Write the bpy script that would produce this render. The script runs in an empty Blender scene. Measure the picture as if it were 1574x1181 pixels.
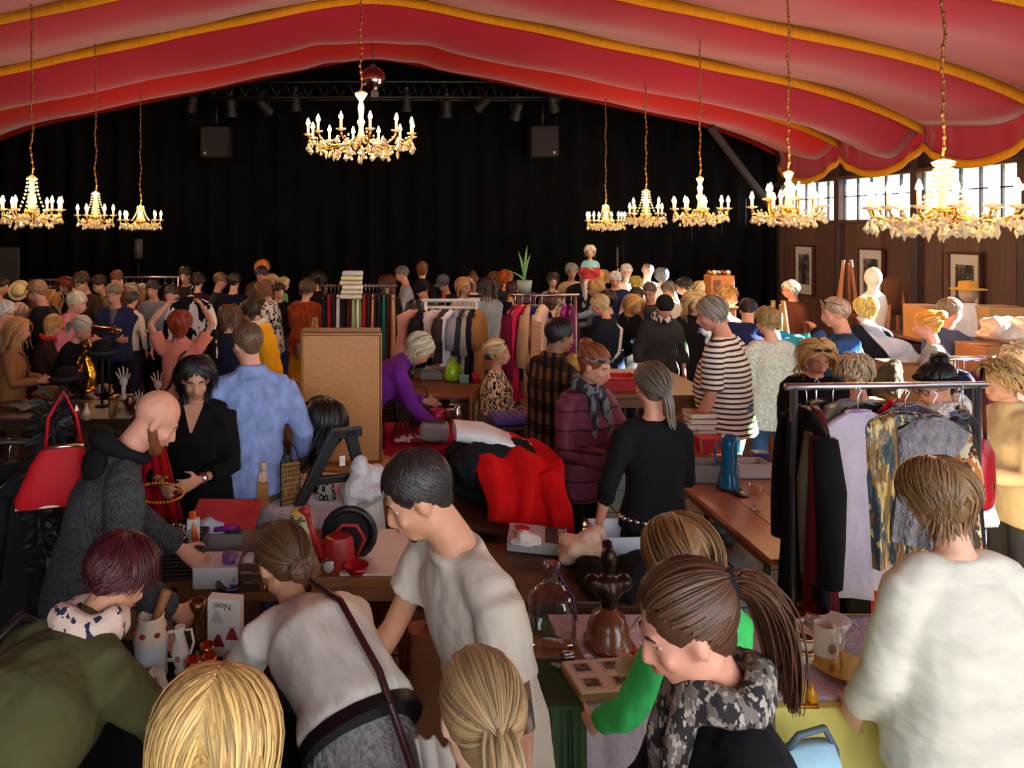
import bpy, math, random
import numpy as np
from mathutils import Vector, Matrix

# ------------------------------------------------------------------ camera, world, sun, exposure
F, VX, VY, H = 1100.0, 580.0, 348.0, 2.4          # focal length (px), vanishing point, eye height
scene = bpy.context.scene
COL = scene.collection
cam_d = bpy.data.cameras.new('camera')
cam = bpy.data.objects.new('camera', cam_d); COL.objects.link(cam)
cam.location = (0, 0, H); cam.rotation_euler = (math.pi / 2, 0, 0)
cam_d.sensor_width = 36.0; cam_d.lens = 36.0 * F / 1574.0
cam_d.shift_x = (787 - VX) / 1574.0; cam_d.shift_y = -(590.5 - VY) / 1574.0
cam_d.clip_start = 0.05
scene.camera = cam

world = bpy.data.worlds.new('World'); scene.world = world; world.use_nodes = True
_bg = world.node_tree.nodes['Background']
_bg.inputs[0].default_value = (0.92, 0.96, 1.0, 1); _bg.inputs[1].default_value = 4.5

sun_d = bpy.data.lights.new('sun', 'SUN'); sun_d.energy = 150.0; sun_d.angle = 0.012
sun_d.color = (1.0, 0.93, 0.80)
sun = bpy.data.objects.new('sun', sun_d); COL.objects.link(sun)
sun.rotation_euler = Vector((-1.0, 0.0, -0.43)).to_track_quat('-Z', 'Y').to_euler()

scene.view_settings.view_transform = 'Standard'; scene.view_settings.look = 'None'
scene.view_settings.gamma = 1.0; scene.view_settings.use_curve_mapping = False
scene.view_settings.exposure = 0.4
scene.cycles.use_denoising = True
scene.cycles.max_bounces = 8; scene.cycles.transparent_max_bounces = 24
scene.cycles.sample_clamp_indirect = 6.0

rnd = random.Random(7)

# ------------------------------------------------------------------ helpers
def P(px, py, d):
    return Vector(((px - VX) / F * d, d, H - (py - VY) / F * d))
def on(px, py, z):
    d = F * (H - z) / (py - VY)
    return Vector(((px - VX) / F * d, d, z))

def lin(c):
    return tuple(((v / 255.0) / 12.92 if v / 255.0 <= 0.04045 else ((v / 255.0 + 0.055) / 1.055) ** 2.4) for v in c[:3]) + (1.0,)

class MB:
    def __init__(s): s.v = []; s.f = []; s.m = []; s.mi = 0
    def add(s, vs, fs):
        o = len(s.v); s.v.extend([tuple(p) for p in vs])
        for f in fs: s.f.append(tuple(i + o for i in f)); s.m.append(s.mi)
        return s
    def box(s, c, size, rz=0.0, rot=None, taper=1.0):
        x, y, z = size[0] / 2, size[1] / 2, size[2] / 2
        vs = []
        for sz in (-1, 1):
            t = taper if sz > 0 else 1.0
            for sx, sy in ((-1, -1), (1, -1), (1, 1), (-1, 1)): vs.append(Vector((sx * x * t, sy * y * t, sz * z)))
        R = rot if rot is not None else Matrix.Rotation(rz, 3, 'Z')
        c = Vector(c)
        return s.add([R @ v + c for v in vs], [(3, 2, 1, 0), (4, 5, 6, 7), (0, 1, 5, 4), (1, 2, 6, 5), (2, 3, 7, 6), (3, 0, 4, 7)])
    def ell(s, c, r, nu=12, nv=8, R=None):
        vs = []; fs = []; c = Vector(c)
        if not hasattr(r, '__len__'): r = (r, r, r)
        for j in range(1, nv):
            th = math.pi * j / nv
            for i in range(nu):
                ph = 2 * math.pi * i / nu
                vs.append(Vector((r[0] * math.sin(th) * math.cos(ph), r[1] * math.sin(th) * math.sin(ph), r[2] * math.cos(th))))
        vs.append(Vector((0, 0, r[2]))); vs.append(Vector((0, 0, -r[2])))
        if R is not None: vs = [R @ v for v in vs]
        vs = [v + c for v in vs]
        for j in range(nv - 2):
            for i in range(nu):
                k = (i + 1) % nu
                fs.append((j * nu + i, (j + 1) * nu + i, (j + 1) * nu + k, j * nu + k))
        t, b = len(vs) - 2, len(vs) - 1
        for i in range(nu):
            k = (i + 1) % nu
            fs.append((t, i, k)); fs.append((b, (nv - 2) * nu + k, (nv - 2) * nu + i))
        return s.add(vs, fs)
    def rings(s, rings, closed=True, cap=True):
        """rings: list of lists of points, all the same length"""
        n = len(rings[0]); vs = [p for r in rings for p in r]; fs = []
        for j in range(len(rings) - 1):
            for i in range(n if closed else n - 1):
                k = (i + 1) % n
                fs.append((j * n + i, j * n + k, (j + 1) * n + k, (j + 1) * n + i))
        if cap and closed:
            fs.append(tuple(range(n - 1, -1, -1))); fs.append(tuple((len(rings) - 1) * n + i for i in range(n)))
        return s.add(vs, fs)
    def loft(s, secs, n=14, sq=2.0):
        """secs: (centre, xaxis, yaxis, a, b)"""
        rr = []
        for c, xa, ya, a, b in secs:
            r = []
            for i in range(n):
                t = 2 * math.pi * i / n; ct, st = math.cos(t), math.sin(t)
                x = a * math.copysign(abs(ct) ** (2 / sq), ct); y = b * math.copysign(abs(st) ** (2 / sq), st)
                r.append(c + xa * x + ya * y)
            rr.append(r)
        return s.rings(rr)
    def tube(s, pts, rad, n=8, closed=False):
        pts = [Vector(p) for p in pts]
        if not hasattr(rad, '__len__'): rad = [rad] * len(pts)
        rr = []; up = None; m = len(pts)
        for i, p in enumerate(pts):
            if closed: t = pts[(i + 1) % m] - pts[i - 1]
            else: t = pts[min(i + 1, m - 1)] - pts[max(i - 1, 0)]
            if t.length < 1e-9: t = Vector((0, 0, 1))
            t.normalize()
            if up is None:
                up = Vector((1, 0, 0)) if abs(t.x) < 0.8 else Vector((0, 1, 0))
            xa = (up - t * up.dot(t)).normalized(); up = xa; ya = t.cross(xa)
            rr.append([p + xa * (rad[i] * math.cos(2 * math.pi * k / n)) + ya * (rad[i] * math.sin(2 * math.pi * k / n)) for k in range(n)])
        if closed: rr.append(rr[0])
        return s.rings(rr, cap=not closed)
    def cyl(s, p0, p1, r0, r1=None, n=12):
        return s.tube([p0, p1], [r0, r0 if r1 is None else r1], n)
    def lathe(s, prof, c=(0, 0, 0), n=20):
        c = Vector(c)
        return s.rings([[c + Vector((max(r, 1e-4) * math.cos(2 * math.pi * i / n), max(r, 1e-4) * math.sin(2 * math.pi * i / n), z)) for i in range(n)] for r, z in prof])
    def grid(s, fn, nu, nv, thick=0.0):
        g = [[Vector(fn(u / nu, v / nv)) for u in range(nu + 1)] for v in range(nv + 1)]
        if thick <= 0: return s.rings(g, closed=False, cap=False)
        W = nu + 1; vs = [p for r in g for p in r]; N = len(vs); nr = [Vector((0, 0, 0)) for _ in vs]; fs = []
        for j in range(nv):
            for i in range(nu): fs.append((j * W + i, j * W + i + 1, (j + 1) * W + i + 1, (j + 1) * W + i))
        for f in fs:
            nn = (vs[f[2]] - vs[f[0]]).cross(vs[f[3]] - vs[f[1]])
            for i in f: nr[i] += nn
        lo = [v - (n.normalized() if n.length > 0 else n) * thick for v, n in zip(vs, nr)]
        allf = list(fs) + [tuple(N + i for i in reversed(f)) for f in fs]
        edge = [j for j in range(W)] + [j * W + nu for j in range(1, nv + 1)] + [nv * W + i for i in range(nu - 1, -1, -1)] + [j * W for j in range(nv - 1, 0, -1)]
        for a, b in zip(edge, edge[1:] + edge[:1]): allf.append((b, a, N + a, N + b))
        return s.add(vs + lo, allf)
    def mesh(s, name, mats, smooth=False):
        me = bpy.data.meshes.new(name); me.from_pydata(s.v, [], s.f)
        if not isinstance(mats, (list, tuple)): mats = [mats]
        for m in mats: me.materials.append(m)
        if len(mats) > 1: me.polygons.foreach_set('material_index', s.m)
        if smooth is True: me.polygons.foreach_set('use_smooth', [True] * len(me.polygons))
        me.update()
        return me
    def build(s, name, mats, parent=None, smooth=False, loc=None, bevel=0):
        o = bpy.data.objects.new(name, s.mesh(name, mats, smooth)); COL.objects.link(o)
        if parent is not None: o.parent = parent
        if loc is not None: o.location = loc
        if smooth == 'auto':
            o.data.polygons.foreach_set('use_smooth', [True] * len(o.data.polygons))
            o.data.set_sharp_from_angle(angle=0.7)
        if bevel > 0:
            b = o.modifiers.new('bevel', 'BEVEL'); b.width = bevel; b.segments = 2; b.limit_method = 'ANGLE'
        return o

def tag(o, label=None, cat=None, group=None, kind=None):
    if label: o['label'] = label
    if cat: o['category'] = cat
    if group: o['group'] = group
    if kind: o['kind'] = kind
    return o
def thing(name, label, cat, loc=(0, 0, 0), rz=0.0, group=None):
    o = bpy.data.objects.new(name, None); COL.objects.link(o); o.empty_display_size = 0.05
    o.location = loc; o.rotation_euler = (0, 0, rz)
    return tag(o, label, cat, group)
def struct(o): o['kind'] = 'structure'; return o
def copy_tree(o, loc=None, rz=None, label=None, group=None):
    c = o.copy(); COL.objects.link(c)
    for ch in o.children:
        k = ch.copy(); COL.objects.link(k); k.parent = c
        for g in ch.children:
            q = g.copy(); COL.objects.link(q); q.parent = k
    if loc is not None: c.location = loc
    if rz is not None: c.rotation_euler = (0, 0, rz)
    if label: c['label'] = label
    if group: c['group'] = group
    return c

def text_mesh(s, size):
    c = bpy.data.curves.new('lettering', 'FONT'); c.body = s; c.size = size; c.extrude = 0.0006
    o = bpy.data.objects.new('lettering', c); COL.objects.link(o); dg = bpy.context.evaluated_depsgraph_get()
    me = bpy.data.meshes.new_from_object(o.evaluated_get(dg)); bpy.data.objects.remove(o); me.name = 'lettering'
    return me
TXT_NOEL, TXT_BRICK = text_mesh('Noel', 0.035), text_mesh('Brick', 0.05)
# ------------------------------------------------------------------ materials
_M = {}
def mat(color=(128, 128, 128), rough=0.6, metal=0.0, var=0.0, vscale=6.0, bump=0.0, bscale=40.0, stretch=(1, 1, 1),
        trans=0.0, ior=1.45, emit=0.0, ecol=None, sheen=0.0, coat=0.0, pat=None, c2=None, c3=None, pscale=10.0, name='material', spec=0.5, thr=0.5, paxis=2, sub=0.0):
    key = (tuple(color), rough, metal, var, vscale, bump, bscale, tuple(stretch), trans, ior, emit, ecol, sheen, coat, pat, c2, c3, pscale, spec, thr, paxis, sub)
    if key in _M: return _M[key]
    m = bpy.data.materials.new(name); m.use_nodes = True; nt = m.node_tree; N = nt.nodes; L = nt.links
    b = N['Principled BSDF']; c = lin(color)
    b.inputs['Base Color'].default_value = c; b.inputs['Roughness'].default_value = rough; b.inputs['Metallic'].default_value = metal
    b.inputs['Specular IOR Level'].default_value = spec
    if trans: b.inputs['Transmission Weight'].default_value = trans; b.inputs['IOR'].default_value = ior
    if sheen: b.inputs['Sheen Weight'].default_value = sheen
    if coat: b.inputs['Coat Weight'].default_value = coat; b.inputs['Coat Roughness'].default_value = 0.15
    if sub: b.inputs['Subsurface Weight'].default_value = sub; b.inputs['Subsurface Radius'].default_value = (0.02, 0.008, 0.005); b.inputs['Subsurface Scale'].default_value = 0.5
    if emit: b.inputs['Emission Color'].default_value = lin(ecol or color); b.inputs['Emission Strength'].default_value = emit
    tc = N.new('ShaderNodeTexCoord'); mp = N.new('ShaderNodeMapping'); L.new(tc.outputs['Object'], mp.inputs[0]); mp.inputs['Scale'].default_value = stretch
    vec = mp.outputs[0]; out = None
    def math_n(op, a, bb=None):
        n = N.new('ShaderNodeMath'); n.operation = op
        for i, q in enumerate((a, bb)):
            if q is None: continue
            if isinstance(q, (int, float)): n.inputs[i].default_value = q
            else: L.new(q, n.inputs[i])
        return n.outputs[0]
    def mixc(fac, a, bb):
        n = N.new('ShaderNodeMix'); n.data_type = 'RGBA'
        for q, i in ((fac, 0), (a, 6), (bb, 7)):
            if hasattr(q, 'is_linked') or hasattr(q, 'links'): L.new(q, n.inputs[i])
            else: n.inputs[i].default_value = q
        return n.outputs[2]
    if var:
        n = N.new('ShaderNodeTexNoise'); n.inputs['Scale'].default_value = vscale; n.inputs['Detail'].default_value = 5; L.new(vec, n.inputs[0])
        dk = tuple(x * (1 - var) for x in c[:3]) + (1,); lt = tuple(min(1, x * (1 + var) + 0.01 * var) for x in c[:3]) + (1,)
        cr = N.new('ShaderNodeValToRGB'); cr.color_ramp.elements[0].position = 0.3; cr.color_ramp.elements[1].position = 0.7
        cr.color_ramp.elements[0].color = dk; cr.color_ramp.elements[1].color = lt; L.new(n.outputs[0], cr.inputs[0]); out = cr.outputs[0]
    base = out if out is not None else c
    if pat:
        sp = N.new('ShaderNodeSeparateXYZ'); L.new(vec, sp.inputs[0])
        C2 = lin(c2 or (0, 0, 0))
        if pat == 'stripes':
            f = math_n('FRACT', math_n('MULTIPLY', sp.outputs[paxis], pscale)); out = mixc(math_n('GREATER_THAN', f, thr), base, C2)
        elif pat in ('plaid', 'check'):
            nz = N.new('ShaderNodeTexNoise'); nz.inputs['Scale'].default_value = 3; L.new(vec, nz.inputs[0])
            fs = []
            for ax in (0, 2):
                q = math_n('ADD', sp.outputs[ax] if ax else math_n('ADD', sp.outputs[0], sp.outputs[1]), math_n('MULTIPLY', nz.outputs[0], 0.03))
                f = math_n('FRACT', math_n('MULTIPLY', q, pscale)); fs.append(math_n('GREATER_THAN', f, thr))
            o1 = mixc(fs[0], base, C2); out = mixc(math_n('MULTIPLY', fs[1], 0.75), o1, lin(c3 or c2))
        elif pat in ('leopard', 'spots'):
            vo = N.new('ShaderNodeTexVoronoi'); vo.inputs['Scale'].default_value = pscale; L.new(vec, vo.inputs[0])
            d = vo.outputs[0]
            if pat == 'leopard': k = math_n('MULTIPLY', math_n('GREATER_THAN', d, 0.24), math_n('LESS_THAN', d, 0.5))
            else: k = math_n('LESS_THAN', d, thr)
            out = mixc(k, base, C2)
        elif pat == 'blotch':
            nz = N.new('ShaderNodeTexNoise'); nz.inputs['Scale'].default_value = pscale; nz.inputs['Detail'].default_value = 3; L.new(vec, nz.inputs[0])
            out = mixc(math_n('GREATER_THAN', nz.outputs[0], thr), base, C2)
            if c3:
                n2 = N.new('ShaderNodeTexNoise'); n2.inputs['Scale'].default_value = pscale * 1.7; L.new(vec, n2.inputs[0])
                mm = N.new('ShaderNodeMapping'); mm.inputs['Location'].default_value = (5, 3, 1); L.new(vec, mm.inputs[0]); L.new(mm.outputs[0], n2.inputs[0])
                out = mixc(math_n('GREATER_THAN', n2.outputs[0], 0.58), out, lin(c3))
    if out is not None: L.new(out, b.inputs['Base Color'])
    if bump:
        n = N.new('ShaderNodeTexNoise'); n.inputs['Scale'].default_value = bscale; n.inputs['Detail'].default_value = 4; L.new(vec, n.inputs[0])
        bp = N.new('ShaderNodeBump'); bp.inputs['Strength'].default_value = bump; bp.inputs['Distance'].default_value = 0.035; L.new(n.outputs[0], bp.inputs['Height']); L.new(bp.outputs[0], b.inputs['Normal'])
    _M[key] = m
    return m
def cloth(c, **k):
    a = dict(rough=0.9, var=0.12, vscale=9, bump=0.55, bscale=9, stretch=(1.0, 1.0, 0.55), spec=0.15, name='cloth'); a.update(k); return mat(c, **a)
def wood(c, **k):
    a = dict(rough=0.45, var=0.25, vscale=7, bump=0.1, bscale=30, stretch=(1, 8, 8), name='wood'); a.update(k); return mat(c, **a)
def plastic(c, **k):
    a = dict(rough=0.35, name='plastic'); a.update(k); return mat(c, **a)
def metal(c, **k):
    a = dict(rough=0.3, metal=1.0, name='metal'); a.update(k); return mat(c, **a)
def pane_mat(tint=(1, 1, 1)):
    key = ('pane', tint)
    if key in _M: return _M[key]
    m = bpy.data.materials.new('pane_glass'); m.use_nodes = True; nt = m.node_tree; nt.nodes.clear()
    o = nt.nodes.new('ShaderNodeOutputMaterial'); t = nt.nodes.new('ShaderNodeBsdfTransparent'); g = nt.nodes.new('ShaderNodeBsdfGlossy'); x = nt.nodes.new('ShaderNodeMixShader')
    t.inputs[0].default_value = (*tint, 1); g.inputs[1].default_value = 0.05; x.inputs[0].default_value = 0.07
    nt.links.new(t.outputs[0], x.inputs[1]); nt.links.new(g.outputs[0], x.inputs[2]); nt.links.new(x.outputs[0], o.inputs[0]); _M[key] = m
    return m
GLASS = lambda c=(255, 255, 255), r=0.03: glassm(c, r)
def glassm(c, r):
    key = ('glass', c, r)
    if key in _M: return _M[key]
    m = bpy.data.materials.new('clear_glass'); m.use_nodes = True; nt = m.node_tree; nt.nodes.clear()
    o = nt.nodes.new('ShaderNodeOutputMaterial'); t = nt.nodes.new('ShaderNodeBsdfTransparent'); g = nt.nodes.new('ShaderNodeBsdfGlossy'); x = nt.nodes.new('ShaderNodeMixShader')
    lw = nt.nodes.new('ShaderNodeLayerWeight'); lw.inputs[0].default_value = 0.35
    t.inputs[0].default_value = lin(c); g.inputs[1].default_value = r
    nt.links.new(lw.outputs['Facing'], x.inputs[0])
    nt.links.new(t.outputs[0], x.inputs[1]); nt.links.new(g.outputs[0], x.inputs[2]); nt.links.new(x.outputs[0], o.inputs[0]); _M[key] = m
    return m
def hair_mat(c):
    key = ('hair', tuple(c))
    if key in _M: return _M[key]
    m = bpy.data.materials.new('hair'); m.use_nodes = True; nt = m.node_tree; b = nt.nodes['Principled BSDF']; c = lin(c)
    a = nt.nodes.new('ShaderNodeAttribute'); a.attribute_name = 'tone'
    mx = nt.nodes.new('ShaderNodeMix'); mx.data_type = 'RGBA'
    mx.inputs[6].default_value = tuple(x * 0.5 for x in c[:3]) + (1,); mx.inputs[7].default_value = tuple(min(1, x * 1.35 + 0.004) for x in c[:3]) + (1,)
    nt.links.new(a.outputs['Fac'], mx.inputs[0]); nt.links.new(mx.outputs[2], b.inputs['Base Color'])
    b.inputs['Roughness'].default_value = 0.42; b.inputs['Specular IOR Level'].default_value = 0.45
    _M[key] = m
    return m

# ------------------------------------------------------------------ the setting
DB, XR, XL = 14.2, 7.96, -8.6                        # back wall, right wall, left wall
ZWB, ZWT = 2.51, 3.19                                # window strip
floor_m = mat((62, 40, 30), rough=0.45, var=0.3, vscale=2, bump=0.15, bscale=12, name='floor')
fl = struct(MB().box((-0.3, 6.2, -0.06), (18.2, 18.4, 0.1)).build('floor', mat((40, 27, 21), rough=0.6, var=0.2), None))
tile_mats = [mat(c, rough=0.4, var=0.2, vscale=5, bump=0.1, bscale=14, name='floor_tile') for c in ((74, 47, 34), (66, 42, 31), (82, 53, 38))]
tmesh = [MB().box((0, 0, 0), (0.485, 0.485, 0.02)).mesh('floor_tile', m) for m in tile_mats]
for i in range(13):
    for j in range(12):
        o = bpy.data.objects.new('floor_tile', tmesh[rnd.randrange(3)]); COL.objects.link(o); o.parent = fl
        o.location = (-0.25 + i * 0.5, 2.75 + j * 0.5, -0.01)
# back curtain in black folds
cur_m = mat((6, 5, 5), rough=0.95, var=0.2, vscale=3, spec=0.1, name='black_curtain')
wb = struct(MB().grid(lambda u, v: (XL + u * (XR - XL), DB + 0.06 * math.sin(u * 230) + 0.03 * math.sin(u * 71), -0.05 + v * 6.25), 420, 1, 0.02).build('wall_back', cur_m, None, True))
struct(MB().box((XL - 0.1, 6.2, 3.1), (0.2, 18, 6.2)).build('wall_left', mat((22, 17, 15), rough=0.9, var=0.2), None))
ge = MB().box((-7.0, 13.0, 1.0), (1.0, 0.08, 2.05)).build('stage_screen', cloth((58, 54, 52), bump=0.1), None, bevel=0.03)
tag(ge, 'plain dark grey upright screen at left end of the black curtain', 'screen')
struct(MB().box((-0.3, 6.2, 6.35), (17.6, 18.4, 0.2)).build('ceiling', mat((30, 20, 18), rough=0.9), None))  # dark roof above the drapes, unseen, put in to block light
wf = struct(MB().box((-5.3, -2.75, 3.1), (7.6, 0.2, 6.2)).build('wall_front_light_block', mat((60, 42, 34), rough=0.8, var=0.2), None))  # unseen wall added behind the camera to cut fill light from the left
MB().box((3.5, -2.75, 5.3), (10.0, 0.2, 1.8)).build('light_block_top', mat((60, 42, 34), rough=0.8, var=0.2), wf)  # added above the opening that lets light in from behind right
MB().box((3.5, -2.75, 0.45), (10.0, 0.2, 0.9)).build('light_block_base', mat((60, 42, 34), rough=0.8, var=0.2), wf)  # added below that opening, unseen, only shapes the incoming light
# right wall: boards, posts and the strip of windows
brown = [mat(c, rough=0.55, var=0.18, vscale=3, bump=0.12, bscale=20, stretch=(6, 6, 0.5), name='brown_board') for c in ((92, 60, 47), (84, 54, 42), (99, 66, 52))]
wr = struct(MB().box((XR + 0.13, 6.2, 1.23), (0.1, 18, 2.46)).build('wall_right', mat((52, 34, 28), rough=0.8), None))
y = -2.6; i = 0
while y < DB:
    w = (0.62, 0.5, 0.74, 0.56)[i % 4]
    MB().box((XR + 0.06, y + w / 2, 1.23), (0.05 + 0.012 * (i % 2), w - 0.018, 2.44)).build('wall_board', brown[i % 3], wr, bevel=0.006)
    y += w; i += 1
up = MB().box((XR + 0.1, 6.2, (ZWT + 6.2) / 2 + 0.03), (0.16, 18, 6.2 - ZWT)); up.build('upper_wall', mat((70, 47, 38), rough=0.7, var=0.2, vscale=3), wr)
MB().box((XR - 0.01, 6.2, ZWB - 0.03), (0.14, 18, 0.06)).build('window_sill', brown[1], wr)
MB().box((XR - 0.01, 6.2, ZWT + 0.03), (0.14, 18, 0.06)).build('window_head', brown[1], wr)
posts = [DB - 0.15, 12.3, 10.53, 8.76, 6.99, 5.22, 3.45, 1.68, -0.09, -1.86]
post_m = mat((66, 42, 34), rough=0.55, var=0.2, vscale=4, stretch=(6, 6, 0.5), name='dark_post')
for q in posts: MB().box((XR - 0.02, q, 2.0), (0.12, 0.13, 4.0)).build('wall_post', post_m, wr, bevel=0.008)
for ya, yb in ((DB - 0.1, 15.2), (-2.8, -1.9)): MB().box((XR + 0.1, (ya + yb) / 2, 2.85), (0.16, yb - ya, 0.9)).build('end_panel', post_m, wr)
fr_m = mat((50, 38, 34), rough=0.5, name='window_frame'); clear = pane_mat(); tints = [pane_mat((0.5, 0.85, 0.55)), pane_mat((0.55, 0.7, 0.98)), pane_mat((0.95, 0.85, 0.6)), pane_mat((0.75, 0.9, 1.0))]
for k in range(len(posts) - 1):
    y1, y0 = posts[k] - 0.065, posts[k + 1] + 0.065
    w = thing('window_%d' % (k + 1), None, None); struct(w)
    fr = MB(); n = 5; zc = ZWB + (ZWT - ZWB) * 0.58
    for j in range(n + 1): fr.box((XR + 0.04, y0 + (y1 - y0) * j / n, (ZWB + ZWT) / 2), (0.04, 0.022, ZWT - ZWB))
    fr.box((XR + 0.04, (y0 + y1) / 2, zc), (0.038, y1 - y0, 0.02))
    fr.build('window_frame', fr_m, w)
    for j in range(n):
        ya, yb = y0 + (y1 - y0) * j / n + 0.012, y0 + (y1 - y0) * (j + 1) / n - 0.012
        MB().box((XR + 0.04, (ya + yb) / 2, (ZWB + zc) / 2), (0.006, yb - ya, zc - ZWB - 0.02)).build('pane', clear, w)
        MB().box((XR + 0.04, (ya + yb) / 2, (zc + ZWT - 0.07) / 2), (0.006, yb - ya, ZWT - 0.07 - zc - 0.01)).build('pane', clear, w)
        MB().box((XR + 0.04, (ya + yb) / 2, ZWT - 0.035), (0.006, yb - ya, 0.07)).build('tinted_pane', tints[(j + k) % 4], w)
# timber brace in the far right corner
br = MB().cyl(P(1092, 195, 13.0), P(1205, 345, 13.6), 0.07, n=6).build('trim_1', mat((45, 32, 30), rough=0.7), None); struct(br)

# ------------------------------------------------------------------ draped red ceiling cloth
def roof(x):
    a = abs(x + 0.1); a = math.sqrt(a * a + 0.16) - 0.1
    return 5.66 - 0.212 * a - (0.16 * max(0, a - 5.7) ** 2 * 0.55)
XE0, XE1 = -7.65, 7.45
BAY = 1.767; seams = [13.33 - BAY * i for i in range(8)]
red = cloth((144, 20, 42), bump=0.06, bscale=2.5, var=0.06, vscale=1.2, rough=0.75, stretch=(1, 1, 1), sheen=0.3)
red_backlit = cloth((178, 14, 12), bump=0.06, bscale=2.5, var=0.06, vscale=1.2, rough=0.75, stretch=(1, 1, 1), sheen=0.3)  # farthest bay: its backlit glow is put into a brighter red
red_shaded = cloth((120, 10, 14), bump=0.05)  # back hem: its shade is put into a darker red
gold = cloth((205, 138, 22), bump=0.5, bscale=160, stretch=(1, 1, 0.06), var=0.12, vscale=60)
names = ['at the far end above the stage', 'second from the far end', 'third from the far end', 'fourth from the far end', 'nearest to the viewer', 'overhead', 'overhead behind', 'hindmost']
for i in range(7):
    y1, y0 = seams[i], seams[i + 1]
    t = thing('ceiling_drape', 'billowing red ceiling cloth with fringed hem, ' + names[i], 'drape', (0, 0, 0), 0, 'ceiling drapes')
    m = red_backlit if i == 0 else red
    def sag(v, x=7.0, i=i):
        A = (0.50 if i == 1 else 0.34 if i == 0 else 0.27) - 0.012 * abs(x)
        w = 0.34
        return A * (math.sin(math.pi / 2 * v / w) if v < w else 0.5 * (1 - v) / (1 - w) + 0.5 * math.cos(math.pi / 2 * (v - w) / (1 - w)) ** 1.4)
    def fz(u, v, y0=y0, y1=y1):
        x = XE0 + (XE1 - XE0) * u
        wr_ = 0.012 * math.sin(x * 3.1 + v * 5 + y0) + 0.05 * math.exp(-((x + 0.9) / 0.25) ** 2) * math.sin(v * 3) + 0.05 * math.exp(-((x - 0.75) / 0.25) ** 2) * math.sin(v * 3)
        return (x, y0 + (y1 - y0) * v, roof(x) - sag(v, x) + wr_)
    MB().grid(fz, 90, 16, 0.015).build('cloth_panel', m, t, True)
    for xe, sgn in ((XE1, 1), (XE0, -1)):
        zt = roof(xe)
        def pel(u, v, xe=xe, sgn=sgn, zt=zt, y0=y0, y1=y1):
            top = zt - sag(u) + 0.01; bot = zt - 0.30 - 0.30 * (1 - (2 * u - 1) ** 2)
            yy = y0 + (y1 - y0) * u
            pl = 0.035 * math.sin(u * 34) * (abs(2 * u - 1) ** 2)
            return (xe + sgn * (pl + 0.05 * math.sin(math.pi * v)), yy, top + (bot - top) * v)
        MB().grid(pel, 40, 8, 0.012).build('side_valance', red, t, True)
        def frg(u, v, xe=xe, sgn=sgn, zt=zt, y0=y0, y1=y1):
            bot = zt - 0.30 - 0.30 * (1 - (2 * u - 1) ** 2) + 0.03
            return (xe - 0.004 + sgn * 0.035 * math.sin(u * 34) * (abs(2 * u - 1) ** 2) - sgn * 0.006, y0 + (y1 - y0) * u, bot - 0.105 * v)
        MB().grid(frg, 40, 1, 0.018).build('fringe', gold, t, True)
    if i >= 1:
        MB().grid(lambda u, v, y1=y1: (XE0 + (XE1 - XE0) * u, y1 - 0.015 - 0.01 * v, roof(XE0 + (XE1 - XE0) * u) - 0.01 - 0.145 * v + 0.006 * math.sin(u * 60)), 120, 1, 0.012).build('fringe', gold, t, True)
    else:
        MB().grid(lambda u, v, y1=y1: (XE0 + (XE1 - XE0) * u, y1 + 0.02, roof(XE0 + (XE1 - XE0) * u) + 0.02 - 0.12 * v), 80, 1, 0.02).build('hem_band', red_shaded, t, True)
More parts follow.
